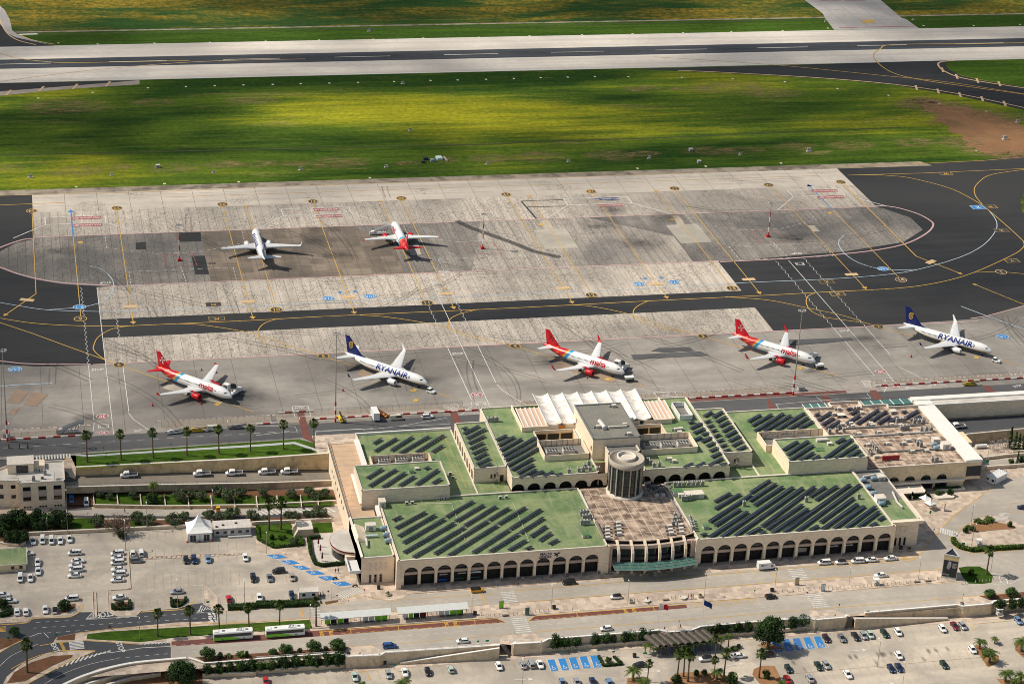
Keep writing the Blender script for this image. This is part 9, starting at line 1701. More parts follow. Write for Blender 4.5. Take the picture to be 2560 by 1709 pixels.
for i,(t,u,v,z,h_,l,mt,w_,hh)in enumerate((('A1',1268,1445,ZP,2.6,'green parking sign left of the row under the ramp wall',AD_,.9,.7),('A1',2028,1205,ZF,1.5,'small green sign on the lay-by, left one of two',AD_,.7,.6),('A1',2112,1195,ZF,1.3,'small green sign on the lay-by, right one of two',AD_,1.1,.6),('A2',458,1325,ZP,2.4,'green sign above the first blue bay of the left group',AD_,.5,.5),('A2',540,1318,ZP,2.4,'green sign above the second blue bay of the left group',AD_,.5,.5),('A2',620,1310,ZP,2.4,'green sign above the third blue bay of the left group',AD_,.6,.6),('A2',704,1303,ZP,2.4,'green sign above the fourth blue bay of the left group',AD_,.6,.5),('A2',786,1308,ZP,2.4,'green sign at the hedged bed right of the left blue bays',AD_,.8,.6),('A2',925,1310,ZP,2.,'tilted green sign by the small tree',AD_,.9,.6),('A2',1212,1320,ZP,1.8,'wide green sign in the shrubs by the shelter',AD_,1.3,.6),('A2',2213,760,ZF,2.2,'small green sign on the right median',AD_,.5,.5),('A2',1522,1050,ZF,2.6,'pole with a small green plate behind the shelter',AD_,.3,.5),('A3',255,1100,ZP,1.,'little green sign above the right blue bays, leftmost',AD_,.6,.5),('A3',340,1092,ZP,1.,'little green sign above the right blue bays, middle one',AD_,.6,.5),('A3',447,1082,ZP,1.,'little green sign above the right blue bays, rightmost',AD_,.6,.5),('A3',908,925,ZF,1.4,'green sign on the wall right of the stairs',AD_,1.1,.6),('A3',645,895,ZF,2.6,'green sign beside the right lower zebra crossing',AD_,.4,.7),('A3',612,955,ZF,1.,'green sign on the right bastion',AD_,.5,.5),('A3',1775,815,ZF,3.,'thin pole with a small green plate below the poster tower',AD_,.3,.4),('A3',1640,620,ZF,2.2,'small green sign in front of the poster tower',AD_,.4,.8),('A3',1780,310,ZF,1.5,'green circular sign behind the bright hedge',AD_,1.2,1.1),('B3',1480,1560,ZF,1.8,'green banner by the white tents',AD_,.7,1.2),('A3',1512,195,ZF,2.,'blue road sign beside the slanting street, left one',BO_,.5,.5),('A3',1722,240,ZF,1.5,'blue road sign beside the slanting street, right one',BO_,.5,.5),('A3',355,770,ZF,2.,'blue road sign beside the right lower zebra crossing',BO_,.6,.6),('A3',200,515,ZF,2.2,'blue road sign beside the right upper zebra crossing',BO_,.5,.5),('A1',2210,712,ZF,2.2,'blue road sign beside the left upper zebra crossing',BO_,.5,.6),('A0',1900,850,ZF,1.7,'green sign at the right car park exit',AD_,1.,.6),('A0',515,1135,ZF,1.2,'green sign on the traffic island at the left',AD_,.6,.8),('A0',78,1165,ZF,1.2,'green sign under the clipped round tree',AD_,.8,.8),('B0',1565,945,0,1.8,'small teal sign on the garden lawn edge',AD_,.6,.5),('B0',945,990,0,2.2,'white post with a dark plate at the lawn corner',AO_,.5,.4),('A1',660,770,ZF,2.4,'dark sign beside the scooters',AO_,.6,.6),('A1',740,790,ZF,1.6,'round no entry sign left of the slanting crossing',BA_,.5,.5),('A1',990,740,ZF,1.7,'round no entry sign right of the slanting crossing',BA_,.5,.5),('A1',948,1300,ZF,.9,'dark square plate on the bastion by the blue car',AO_,.7,.5))):
 Iz(t,u,v,z,h_,l,mt,w_,hh)
Iz('B3',1993,1150,ZF,4.2,'big green direction sign beside the gatehouse',AD_,1.2,1.)
def bin_(t,u,v,z,Dq):
 r=Bq('litter_bin',Dq,'litter bin',G(t,u,v,z));b=MB();b.box(0,0,.6,.95,.8,1.1,0,0,1.12);Aq('body',b,[BG_],r);b=MB();b.box(0,0,1.2,1.1,.9,.12);Aq('lid',b,['black'],r)
for t,u,v,z,l in(('A2',383,880,ZF,'black litter bin beside the lamp on the median'),('A3',35,722,ZF,'black litter bin beside the right median lamp'),('A1',845,1312,ZF,'black litter bin on the bastion by the blue car'),('A1',1175,1383,ZP,'black litter bin at the foot of the left ramp'),('A1',2000,935,ZF,'black twin bins right of the bus shelters'),('A3',1770,855,ZF,'black litter bin on the bastion at the right'),('A2',1118,1320,ZP,'black litter bin left of the shelter palms'),('A2',2070,1238,ZP,'black litter bin right of the shelter palms'),('A3',1212,335,ZF,'black litter bin by the east end of the arches'),('A1',1120,700,ZF,'dark bin at the west end of the arches')):bin_(t,u,v,z,l)
def planter(t,u,v,z,Dq,mat=EM_,s=1.,plant=True,box=False):
 r=Bq(DU_,Dq,DU_,G(t,u,v,z));b=MB()
 if box:b.box(0,0,.45*s,1.3*s,1.3*s,.9*s)
 else:b.lathe([(.55*s,0),(1.*s,.3*s),(1.05*s,.6*s),(.9*s,.6*s),(.85*s,.45*s)],(0,0,0),18)
 Aq('pot',b,[mat],r)
 if plant:b=MB();leafball(b,(0,0,.9*s),.55*s,.55*s,.5*s,110,.14*s);Aq('plant',b,[BH_],r)
planter('A1',1207,755,ZF,'round stone planter at the west end of the arches');planter('A3',1290,345,ZF,'round stone planter at the east end of the arches');planter('A2',1087,825,ZF,'square planter with a small palm by the left median lamp',box=True);planter('A2',1718,775,ZF,'square planter with a small palm by the right median lamp',box=True)
planter('A2',1228,815,ZF,'white round bench planter near the left median lamp',AA_,1.15,False);planter('A2',1563,787,ZF,'white round bench planter near the people on the median',AA_,1.15,False)
for i,(u,v)in enumerate(((860,575),(940,562),(1110,568),(1232,565),(1305,555),(1355,550),(1420,540),(1525,520),(1660,508),(1185,566))):planter('A2',u,v,ZF,'white tapered pot in front of the entrance, %s from the left'%ORD[sorted((860,940,1110,1232,1305,1355,1420,1525,1660,1185)).index(u)+1],AA_,.55,i%3==0)
for i,(u,v)in enumerate(((905,558),(1020,560),(1500,525),(1605,512))):
 r=Bq('bench','pale stone bench in front of the entrance, %s from the left'%ORD[i+1],'bench',G('A2',u,v,ZF),0,'benches by the entrance');b=MB();b.box(0,0,.45,1.6,.5,.1);Aq('seat',b,[AA_],r);b=MB();b.box(-.6,0,.2,.15,.45,.4);b.box(.6,0,.2,.15,.45,.4);Aq('supports',b,[BM_],r)
for i,(t,u,v,z)in enumerate((('A3',1358,640,ZF),('A3',1460,632,ZF),('A2',1405,803,ZF),('A1',2275,945,ZF))):
 r=Bq('bench','dark flat bench on the median, %s from the left'%ORD[(3,4,2,1)[i]],'bench',G(t,u,v,z),.05,'benches on the median');b=MB();b.box(0,0,.45,2.2,.7,.12);Aq('seat',b,[BM_],r);b=MB();b.box(-.8,0,.2,.15,.6,.4);b.box(.8,0,.2,.15,.6,.4);Aq('supports',b,[BM_],r)
A=G('A3',1580,597,ZF);B=G('A3',1718,622,ZF);Cc=Ve((A.x+4.6,A.y+3.6,ZF));r=Bq('poster_tower','tall three-sided poster tower with a dark poster and a gold frieze','advertising tower',tuple(A));HT=9.6
b=MB();b.prism([A.xy[:],B.xy[:],Cc.xy[:]],ZF,ZF+HT-.8,0,1);pw('frame',b,[AE_,ER_],r)
d=(B-A);e=d.normalized();n_=Ve((e.y,-e.x,0))*.06;b=MB();f=lambda s,z:A+d*s+n_+Ve((0,0,z));b.add([f(.04,.9),f(.96,.9),f(.96,7.1),f(.04,7.1)],[(0,1,2,3)]);pz=pw(BE_,b,[ER_],r)
b=MB();n2=n_*1.5;g_=lambda s,z:A+d*s+n2+Ve((0,0,z));b.add([g_(.25,4.2),g_(.42,3.6),g_(.55,5.),g_(.52,6.8),g_(.36,6.9),g_(.3,5.6)],[(0,1,2,3,4,5)]);obj(HP_,b.mesh(HP_,[GK_],tuple(r.location)),pz)
b=MB();[b.add([g_(.62,6.2-k*.28),g_(.62+(.3,.26,.28,.2)[k%4],6.2-k*.28),g_(.62+(.3,.26,.28,.2)[k%4],6.3-k*.28),g_(.62,6.3-k*.28)],[(0,1,2,3)])for k in range(7)];[b.add([g_(.07,1.9-k*.2),g_(.5,1.9-k*.2),g_(.5,1.97-k*.2),g_(.07,1.97-k*.2)],[(0,1,2,3)])for k in range(3)];obj(HQ_,b.mesh(HQ_,[AE_],tuple(r.location)),pz)
b=MB();b.add([f(.02,7.3),f(.98,7.3),f(.98,8.7),f(.02,8.7)],[(0,1,2,3)]);pw('frieze',b,[ES_],r);b=MB()
for p1,p2 in((A,B),(B,Cc),(Cc,A)):b.bar(Ve((p1.x,p1.y,ZF+HT-.6)),Ve((p2.x,p2.y,ZF+HT-.6)),.25,.5)
pw('crown_frame',b,[AE_],r)
for t,u,v,l,kind in(('A2',1328,1082,'white and red flag on a tall pole by the lower street',0),('A2',1733,1045,'blue flag on a tall pole by the lower street',1)):
 r=Bq('flagpole',l,'flagpole',G(t,u,v,ZF));b=MB();b.tube([(0,0,0),(0,0,10.2)],[.07,.04],8);Aq('pole',b,[AM_],r);b=MB();b.lathe([(.02,10.2),(.09,10.28),(.02,10.38)],(0,0,0),8);Aq('finial',b,[AH_],r)
 b=MB();nx=12;w_,hh=2.9,1.9
 P_=lambda i,j:(.05+w_*i/nx*(.92 if kind else .98),.35*sin(i*.9+j*.3)*i/nx,10.-hh*j/4-(.05*i if kind==0 else .13*i))
 for i in range(nx):
  for j in range(4):b.add([P_(i,j),P_(i+1,j),P_(i+1,j+1),P_(i,j+1)],[(0,1,2,3),(3,2,1,0)],0 if(i<nx/2 or kind)else 1)
 Aq('flag',b,['flag_blue']if kind else['flag_white','flag_red'],r)
Iq(HR_,(.085,.07,.055),.5,var=.4)
qa=G('A2',1290,1200,-8.6);qb=G('A2',1810,1150,-8.6);n=9;r=Bq('barrel_roof_shelter','row of brown barrel shaped roofs over the walkway behind the palms','canopy',(qa.x,qa.y,ZP))
for k in range(n):
 c=qa+(qb-qa)*(k/(n-1));b=MB();rr=(qb-qa).length/(n-1)/2*.97;b.loft([[Ve((c.x+rr*cos(a)+dx,c.y+dy,-8.1+1.*rr*.95*sin(a)))for a in[pi*j/10 for j in range(11)]]for dx,dy in((1.2,-3.4),(0,0),(-1.2,3.4))],0,False,True,False);pw('barrel_roof',b,[HR_],r)
 for dy in(-3,3):b=MB();x_=c.x-rr-dy*.2;b.bar((x_,c.y+dy,ZP),(x_,c.y+dy,-8.1),.14);pw('post',b,[BO_],r)
b=MB();[b.bar((qa.x-1.5-dy*.2,qa.y+dy,-8.15),(qb.x+1.5-dy*.2,qb.y+dy,-8.15),.2)for dy in(-3,3)];pw('beam',b,[AC_],r)
q0=G('A0',1715,270,ZF);q1=G('A0',1940,262,ZF);w_=q1.x-q0.x;r=Bq('pagoda_tent','big white pagoda tent with glass doors at the back of the car park','tent',(q0.x,q0.y,ZF));cx,cy=w_/2,w_/2-.2;b=MB();rings=[]
for f,z in((1.04,3.2),(.8,3.75),(.55,4.5),(.32,5.6),(.15,6.9),(.05,7.9),(.015,8.3)):rings.append([Ve((cx+s*w_/2*f,cy+t_*w_/2*f,z))for s,t_ in((-1,-1),(0,-1),(1,-1),(1,0),(1,1),(0,1),(-1,1),(-1,0))])
b.loft(rings,0,True,False);Aq('roof',b,[DF_],r);b=MB();b.bx(.1,w_-.1,.1,w_-.4,0,3.2);Aq('walls',b,[DF_],r)
for x in(1.3,2.3,w_-2.3,w_-1.3):b=MB();b.bx(x-.42,x+.42,.02,.08,.1,2.3);Aq('glass_door',b,[AJ_],r)
for x in(.05,w_/2,w_-.05):b=MB();b.bar((x,.03,0),(x,.03,3.2),.14);Aq('post',b,[AC_],r)
for k,t_ in enumerate(((1710,275),(1820,270),(1940,262))):q=G('A0',*t_,ZF);b=MB();b.lathe([(.3,0),(.3,.35),(.1,.5)],(0,0,0),8);solo('tent_weight',b,[BA_],'red weight at the foot of the white tent, %s from the left'%ORD[k+1],'weight',None,'tent weights').location=q
def cabin(t,a,c,z,dp,hh,Dq,roofm,wallm=AE_,wins=3,trim=None,rz=.0):
 p=G(t,*a,z);e=G(t,*c,z);L_=(e-p).length;ang=math.atan2(e.y-p.y,e.x-p.x);r=Bq('portable_cabin',Dq,'cabin',p,ang);b=MB();b.bx(0,L_,0,dp,.15,hh);Aq('walls',b,[wallm],r);b=MB();b.bx(-.12,L_+.12,-.12,dp+.12,hh,hh+.16);[b.bx(L_*k/8-.04,L_*k/8+.04,-.1,dp+.1,hh+.16,hh+.22)for k in range(1,8)];Aq('roof',b,[roofm],r)
 for k in range(wins):x=L_*(k+.5)/wins;b=MB();b.bx(x-.55,x+.55,-.05,-.005,1.1,2.);Aq(AW_,b,[AJ_],r)
 b=MB();b.bx(L_*.4-.45,L_*.4+.45,-.06,-.01,.15,2.2);Aq('door',b,[AM_],r)
 if trim:b=MB();[b.bar(x,y,.12)for x,y in(((0,0,0),(0,0,hh)),((L_,0,0),(L_,0,hh)),((0,-.02,hh+.08),(L_,-.02,hh+.08)),((0,-.02,.1),(L_,-.02,.1)),((0,dp,hh+.1),(0,0,hh+.1)))];Aq('trim',b,[trim],r)
 return r,L_
r,L_=cabin('A0',(1955,225),(2295,205),ZF,5.6,2.9,'long grey white portable office right of the white tent',BL_,AE_,5);b=MB();b.bx(4.6,L_,-1.5,-.3,0,.5);b.bar((4.6,-1.5,1.4),(L_,-1.5,1.4),.06);[b.bar((4.6+k,-1.5,.4),(4.6+k,-1.5,1.4),.05)for k in range(int(L_-4.6)+1)];Aq('access_ramp',b,[AE_],r)
for k,x in enumerate((1.,3.2,7.6)):b=MB();b.box(x,1.2+.9*k,3.25,.8,.5,.4);Aq('roof_vent',b,[BG_],r)
cabin('A1',(395,795),(570,785),ZF,2.6,2.5,'small white cabin with red edges behind the long hedge',BL_,AM_,2,BA_);cabin('B3',(1990,1255),(2070,1290),ZF,7.6,2.6,'white gate cabin with dark red edges right of the gatehouse',BN_,AM_,2,CI_)
q=G('A0',-160,560,ZF);q1=G('A0',240,545,ZF);r=Bq('taxi_kiosk','green roofed kiosk at the left edge of the car park','kiosk',(q.x,q.y,ZF));L_=q1.x-q.x;b=MB();b.bx(0,L_,0,9.6,0,2.6);Aq('walls',b,[BU_],r);b=MB();b.add([(-.3,-.4,2.9),(L_+.4,-.4,2.9),(L_+.4,9.8,3.1),(-.3,9.8,3.1)],[(0,1,2,3)]);Aq('roof',b,[AR_],r);b=MB();b.bar((-.3,-.45,2.8),(L_+.4,-.45,2.8),.2,.35);b.bar((L_+.4,-.4,2.8),(L_+.4,9.8,3.),.2,.35);Aq('fascia',b,[AA_],r)
for x in(L_-4.2,L_-1.6):b=MB();b.bx(x-.5,x+.5,-.05,0,.9,2.);Aq(AW_,b,[AJ_],r)
b=MB();b.box(L_-3,-.4,.5,.9,.5,.8);Aq(HE_,b,[AG_],r)
q=G('A1',385,225,ZF);q1=G('A1',520,215,ZF);r=Bq('stone_hut','small beige stone hut with a sloping end on the forecourt lawn','hut',(q.x,q.y,ZF));L_=q1.x-q.x;b=MB();b.bx(0,L_,0,6,0,2.6);b.add([(-1.5,0,0),(0,0,0),(0,0,2.6),(-1.5,6,0),(0,6,0),(0,6,2.6)],[(0,1,2),(0,2,5,3),(3,5,4)]);Aq('walls',b,[AL_],r);b=MB();b.bx(-.1,L_+.1,-.1,6.1,2.6,2.8);Aq('roof',b,[AA_],r);b=MB();b.bx(L_,L_+.06,.4,1.6,0,2.2);Aq('door',b,[CI_],r)
for i,(u,v)in enumerate(((570,312),(588,375),(605,445))):
 r=Bq('folded_parasol','folded dark red parasol on the cafe terrace, %s'%('farthest','middle','nearest')[i]+' of the three','parasol',G('A1',u,v,ZF),0,'folded parasols');b=MB();b.tube([(0,0,0),(0,0,3.6)],.05,6);Aq('pole',b,[AH_],r);b=MB();b.lathe([(.12,1.),(.34,1.2),(.26,2.2),(.1,3.4),(.02,3.6)],(0,0,0),8);Aq('canopy',b,[CI_],r);b=MB();b.box(0,0,.1,.8,.8,.2);Aq('base',b,[AE_],r)
for i,(u,v,l)in enumerate(((1430,1455,'white pagoda gazebo in front of the arched building, farther one'),(1475,1500,'white pagoda gazebo in front of the arched building, nearer one'))):
 r=Bq('gazebo',l,'tent',G('B3',u,v,ZF),.4,'white gazebos');b=MB();b.loft([[Ve((s*1.6*f,t_*1.6*f,z))for s,t_ in((-1,-1),(1,-1),(1,1),(-1,1))]for f,z in((1.05,2.3),(.6,2.7),(.25,3.2),(.02,3.9))],0,True,False);Aq('roof',b,[DF_],r)
 for s in(-1.5,1.5):
  for t_ in(-1.5,1.5):b=MB();b.bar((s,t_,0),(s,t_,2.3),.08);Aq('leg',b,[AM_],r)
q=G('B3',1605,1395,ZF);b=MB();b.prism([(q.x-4,q.y-.6),(q.x-3,q.y-1.8),(q.x+3,q.y-1.8),(q.x+4.2,q.y-.4),(q.x+3,q.y+1.2),(q.x-3.2,q.y+1.2)],ZF,ZF+.6);solo(FD_,b,[AA_],'low pale planter wall round the clipped bushes of the arched building',DU_,(q.x,q.y,ZF))
for t,u,v,z,l in(('A3',985,660,ZF,'small white framed kiosk on the median behind the bollards'),('A3',1925,300,ZF,'small white framed kiosk on the plaza behind the bright hedge'),('A3',2110,935,ZF-2.4,'small white roofed shelter by the right shrubs')):
 r=Bq('glass_kiosk',l,'kiosk',G(t,u,v,z));b=MB();b.box(0,0,2.3,2.,1.5,.14);Aq('roof',b,[BN_],r);b=MB();[b.bar((x,y,0),(x,y,2.3),.08)for x in(-.85,.85)for y in(-.6,.6)];Aq('frame',b,[AM_],r);b=MB();b.box(0,0,.6,1.6,1.1,1.);Aq('counter',b,[AE_],r)
r=Bq('stone_office','two storey beige stone office with dark windows at the left edge',DR_,(-12,664,ZF));q1=G('B0',600,1485,ZF);q0=G('B0',182,1500,ZF);q2=G('B0',65,1470,ZF);x0,x1,yf=q0.x,q1.x,q1.y;HO=9.8;zt=ZF+HO
b=MB();b.prism([(x0,yf),(x1,yf),(x1,yf+15),(x0+2,yf+15),(x0-4,yf+13),(x0-12,yf+8),(x0-9,yf+4),(x0-3.6,yf+2.2),(x0,yf+2.2)],ZF,zt,0,1);pw('wall',b,[BV_,BL_],r)
pp=[(x0,yf),(x1,yf),(x1,yf+15),(x0+2,yf+15),(x0-4,yf+13),(x0-12,yf+8),(x0-9,yf+4),(x0-3.6,yf+2.2),(x0,yf+2.2)];b=MB();parapet(b,pp,zt,.6,.35);pw(BI_,b,[AA_],r)
W_=x1-x0
for k,f in enumerate((.17,.51,.84)):
 for z,hh in((ZF+3.2,1.5),(ZF+7.1,1.5)):
  b=MB();b.bx(x0+W_*f-1.3,x0+W_*f+1.3,yf-.06,yf-.01,z,z+hh);pw(AW_,b,[AJ_],r)
 b=MB();b.bx(x0+W_*f-1.4,x0+W_*f+1.4,yf-.03,yf+.0,ZF+4.75,ZF+7.05);pw('window_panel',b,[CR_],r)
 for j in(-1,0,1):b=MB();b.bx(x0+W_*f+j*.95-.3,x0+W_*f+j*.95+.3,yf-.07,yf-.01,ZF+.5,ZF+1.1);pw('basement_window',b,[BW_],r)
for z in(ZF+3.4,ZF+7.2):b=MB();b.bx(x0-2.6,x0-1.1,yf+2.12,yf+2.19,z,z+1.3);pw(AW_,b,[AJ_],r)
for z in(ZF+3.2,ZF+7.):
 b=MB();a_=Ve((x0-9,yf+4,z));c_=Ve((x0-3.6,yf+2.2,z));d_=c_-a_;o_=Ve((-.03,-.09,0));b.add([a_+d_*.2+o_,a_+d_*.7+o_,a_+d_*.7+o_+Ve((0,0,1.6)),a_+d_*.2+o_+Ve((0,0,1.6))],[(0,1,2,3)]);pw(AW_,b,[AJ_],r)
b=MB();b.bx(x0-3.5,x0+5.2,yf+8,yf+14,zt,zt+3.4);pw('penthouse',b,[BV_],r);b=MB();b.bx(x0-3.7,x0+5.4,yf+7.8,yf+14.2,zt+3.4,zt+3.65);pw('penthouse_roof',b,[AA_],r)
b=MB();b.bx(x0-.6,x0+3.4,yf+7.9,yf+7.97,zt+.2,zt+3.);pw('penthouse_window',b,[AJ_],r)
b=MB();b.bx(x0+5.2,x0+9,yf+10,yf+14.4,zt,zt+1.6);pw('stair_head',b,[BV_],r)
b=MB();[b.bar((pp[i][0],pp[i][1]+.5,zt+1.1),(pp[(i+1)%9][0],pp[(i+1)%9][1]+.5,zt+1.1),.06)for i in(0,8,7)];[b.bar((x0+k*1.5,yf+.5,zt),(x0+k*1.5,yf+.5,zt+1.1),.05)for k in range(int(W_/1.5)+1)];pw('roof_railing',b,[AO_],r)
b=MB();b.lathe([(1.25,0),(1.,.12),(.5,.2),(.01,.22)],(x1-3.4,yf+2.2,zt+2.),16,ax='x');solo('satellite_dish',b,[AM_],'white satellite dish on the corner of the stone office roof','satellite dish',(x1-3.4,yf+2.2,zt+.9));b=MB();b.bar((x1-3.3,yf+2.2,zt),(x1-3.3,yf+2.2,zt+2),.1);solo('dish_post',b,[AH_],'thin post carrying the white satellite dish','post',(x1-3.3,yf+2.2,zt))
for k,(dx,dy)in enumerate(((3.6,1.8),(6.5,3.),(7.5,6.),(5.6,8.6))):Cq(A1_ if k%2 else A2_,(x0+dx+1.5,yf+dy,zt),0,'rooftop unit on the stone office, %s from the left'%ORD[(1,3,4,2)[k]],'units on the office roof')
yb=MB();gsn=Bq('airfield_sign','proto','sign');b=MB();b.box(0,0,.75,1.3,.25,.9);Aq('panel',b,[AE_],gsn);b=MB();b.box(0,0,.1,1.8,.8,.2);Aq('base',b,[AA_],gsn)
for i,(t,u,v,s)in enumerate((('D1',1362,695,1.6),('D1',2262,640,1.8),('D0',1694,145,1.2),('D0',140,815,1.4),('D0',513,805,1.),('D0',980,792,1.),('D0',1380,780,1.2),('D0',1772,768,1.1),('D0',2235,752,1.),('D1',260,742,1.1),('D1',630,727,1.1),('D1',1048,710,1.1),('D1',1438,100,1.),('D1',1840,93,1.),('D0',1848,385,1.2),('D0',1882,600,1.2),('D1',2320,562,1.4))):
 q=G(t,u,v,0);Cq(gsn,q,.1,'small airfield marker sign standing in the grass, marker %s from the left'%ORD[i+1],'airfield marker signs',s)
lt=Bq('runway_light','proto','light');b=MB();b.box(0,0,.06,2.6,2.6,.12);Aq('pad',b,[AA_],lt);b=MB();b.lathe([(.25,.12),(.2,.45),(.05,.5)],(0,0,0),8);Aq('lamp',b,[CJ_],lt)
LT=[('D0',u,v)for u,v in((268,198),(448,203),(709,199),(963,195),(1219,190),(1464,185),(1713,181),(1943,176),(2198,172),(678,404),(853,398),(985,394),(1117,391),(1251,388),(1380,385),(1511,382),(1643,379),(1808,375),(1975,370),(2100,368),(2230,365),(176,451),(425,425),(350,857),(755,843),(1095,835),(1697,816))]+[('D1',u,v)for u,v in((81,166),(322,161),(553,156),(785,151),(1007,147),(1241,141),(1450,130),(1888,118),(2118,118),(2330,113),(8,361),(132,357),(256,355),(380,352),(534,353),(779,356),(1013,363),(1252,376),(1493,407),(1727,438),(1960,475),(2174,511),(576,773),(889,763),(1235,749),(2130,693))]
for i,(t,u,v)in enumerate(LT):o=Cq(lt,G(t,u,v,.03),0,'small concrete light pad in the grass beside the runway or apron','airfield light pads',(.42,.6,.5))
cn_=Bq('traffic_cone','proto','cone');b=MB();b.lathe([(.22,.04),(.05,.75),(.02,.78)],(0,0,0),10);Aq('cone',b,[BA_],cn_);b=MB();b.box(0,0,.03,.5,.5,.06);Aq('base',b,['black'],cn_)
for i,(t,u,v,l)in enumerate((('B0',1842,240,'behind the wing of the leftmost aeroplane, left one'),('B0',1975,262,'behind the wing of the leftmost aeroplane, right one'),('B0',1395,562,'under the near wing of the leftmost aeroplane'),('B0',1838,548,'below the red engine of the leftmost aeroplane'),('B1',795,425,'in front of the left navy aeroplane wing'),('B2',690,312,'below the red engine of the middle aeroplane'),('B3',1308,118,'in front of the wing of the rightmost aeroplane'),('B3',1730,88,'beside the engine of the rightmost aeroplane'))):Cq(cn_,G(t,u,v,.05),0,'small red cone '+l,'traffic cones',1.5)
q=G('D0',2000,735,0);r=Bq('equipment_compound','cluster of green and blue equipment boxes in the grass north of the apron','equipment',q)
for dx,dy,sx,sy,sz,mt in((-5,1,2.6,2,1.4,BG_),(-2,-1.5,2,2,1.2,EL_),(2,2,3,4,1.,AY_),(5,1,.8,6,.6,EM_),(-7,-3,2,1.5,1.,BG_)):b=MB();b.box(dx,dy,sz/2,sx,sy,sz,.1,0,.9);Aq('box',b,[mt],r)
for t,u,v,l in(('D0',724,768,'grey cabinet in the grass left of the first dirt strip'),('D1',820,693,'grey cabinet in the grass above the light slabs'),('D1',858,748,'grey round drum lying in the grass above the apron')):Uq(t,u,v,0,1.8,1.4,1.3,AE_,l,'cabinet',0,AE_,'cabinet')
for i,(u,v)in enumerate(((2040,960),(2075,980),(2110,950),(2160,940),(2190,955),(2170,985))):
 r=Bq('transformer_rack','grey electrical rack in the substation yard, %s from the left'%ORD[i+1],'electrical equipment',G('B3',u,v,ZF),0,'substation racks');b=MB();[b.bar((x,y,0),(x,y,3.),.12)for x in(-.7,.7)for y in(-.6,.6)];b.bar((-.9,0,3),(.9,0,3),.15);b.bar((-.9,0,2.2),(.9,0,2.2),.12);Aq('frame',b,[AH_],r);b=MB();[b.lathe([(.08,3.),(.14,3.2),(.08,3.4),(.14,3.6),(.05,3.8)],(x,0,0),8)for x in(-.6,0,.6)];Aq('insulators',b,[AE_],r)
Lq('substation_yard',[(q.x,q.y)for q in GX([('B3',1860,940),('B3',2200,910),('B3',2240,1010),('B3',1930,1045)],ZF)],AF_,ZF+.03);q=G('B3',1945,950,ZF);Vq('gas_tank',[q+Ve((-2.2,0,1)),q+Ve((2.2,0,1))],.75,BN_,'white horizontal tank beside the substation yard')
Fz(FP_,'low beige wall between the substation yard and the lane',[G('B3',1940,1042,ZF+1),G('B3',2185,1010,ZF+1),G('B3',2500,985,ZF+1)],ZF,.4,(AL_,AA_));Fz(FP_,'beige wall in front of the lane right of the gatehouse',[G('B3',1950,1125,ZF+1.2),G('B3',2339,1095,ZF+1.2),G('B3',2600,1080,ZF+1.2)],ZF,.4,(AL_,AA_));Fz(FP_,'square ochre planter wall under the cypress trees',[G('B3',2235,980,ZF+1.4),G('B3',2339,975,ZF+1.4),G('B3',2500,968,ZF+1.4)],ZF,.4,(BU_,AA_))
Kq('gatehouse_lane',[('B3',1950,1075),('B3',2339,1030),('B3',2600,1010),('B3',2600,1080),('B3',2339,1095),('B3',2020,1115)],CD_,ZF+.03)
ob=Bq('collection_box','orange yellow box on the terrace road by the olive trees','box',G('B0',1993,1530,ZF));b=MB();b.box(0,0,.9,1.3,1.,1.8);Aq('body',b,[DE_],ob);b=MB();b.box(0,0,1.86,1.4,1.1,.12);Aq('lid',b,[CJ_],ob)
def kerbline(name,t,pts,Dq,w_=.5,h_=.25,z=ZF,mat='kerb'):
 b=MB();q=GX([(t,*p_)for p_ in pts],z)
 for i in range(len(q)-1):b.bar(q[i]+Ve((0,0,h_/2)),q[i+1]+Ve((0,0,h_/2)),w_,h_)
 o=Qq(name,b,[mat]);return o
kerbline('kerb','A0',[(1165,360),(1185,700),(1012,708)],'',.8,.3);kerbline('kerb','A0',[(980,705),(990,890),(1060,945),(1245,943),(1290,900),(1620,880),(1720,850)],'',.35,.2);kerbline('kerb','A0',[(1320,430),(1700,410),(2200,385),(2205,375),(1700,388),(1330,408)],'',.25,.15)
Kq('striped_walkway',[('A0',1320,430),('A0',2200,385),('A0',2205,375),('A0',1330,405)],AF_,ZF+.06);hm=MB()
for k in range(20):u=1335+k*44;hm.strip([G('A0',u,428-k*2.1,ZF+.09),G('A0',u+18,408-k*1.7,ZF+.09)],.35)
Qq('walkway_stripes',hm,[BS_]);kerbline('kerb','A0',[(845,725),(855,965),(885,965),(875,730)],'',.3,.3);kerbline('kerb','A0',[(1855,660),(1860,840),(1985,890),(1985,780),(1900,690),(1855,660)],'',.3,.2)
Kq(DZ_,[('A0',845,725),('A0',855,965),('A0',885,965),('A0',875,730)],AF_,ZF+.05);Kq(DZ_,[('A0',1855,670),('A0',1860,840),('A0',1985,890),('A0',1985,780)],AF_,ZF+.05)
Kq(DZ_,[('A0',980,705),('A0',1012,710),('A0',1025,890),('A0',1245,905),('A0',1245,943),('A0',1060,945),('A0',990,890)],AF_,ZF+.05);Kq(DZ_,[('A0',690,735),('A0',745,770),('A0',745,840),('A0',700,900),('A0',640,940),('A0',310,960),('A0',240,1000),('A0',0,1010),('A0',0,960),('A0',240,945),('A0',560,925),('A0',690,860)],AF_,ZF+.05)
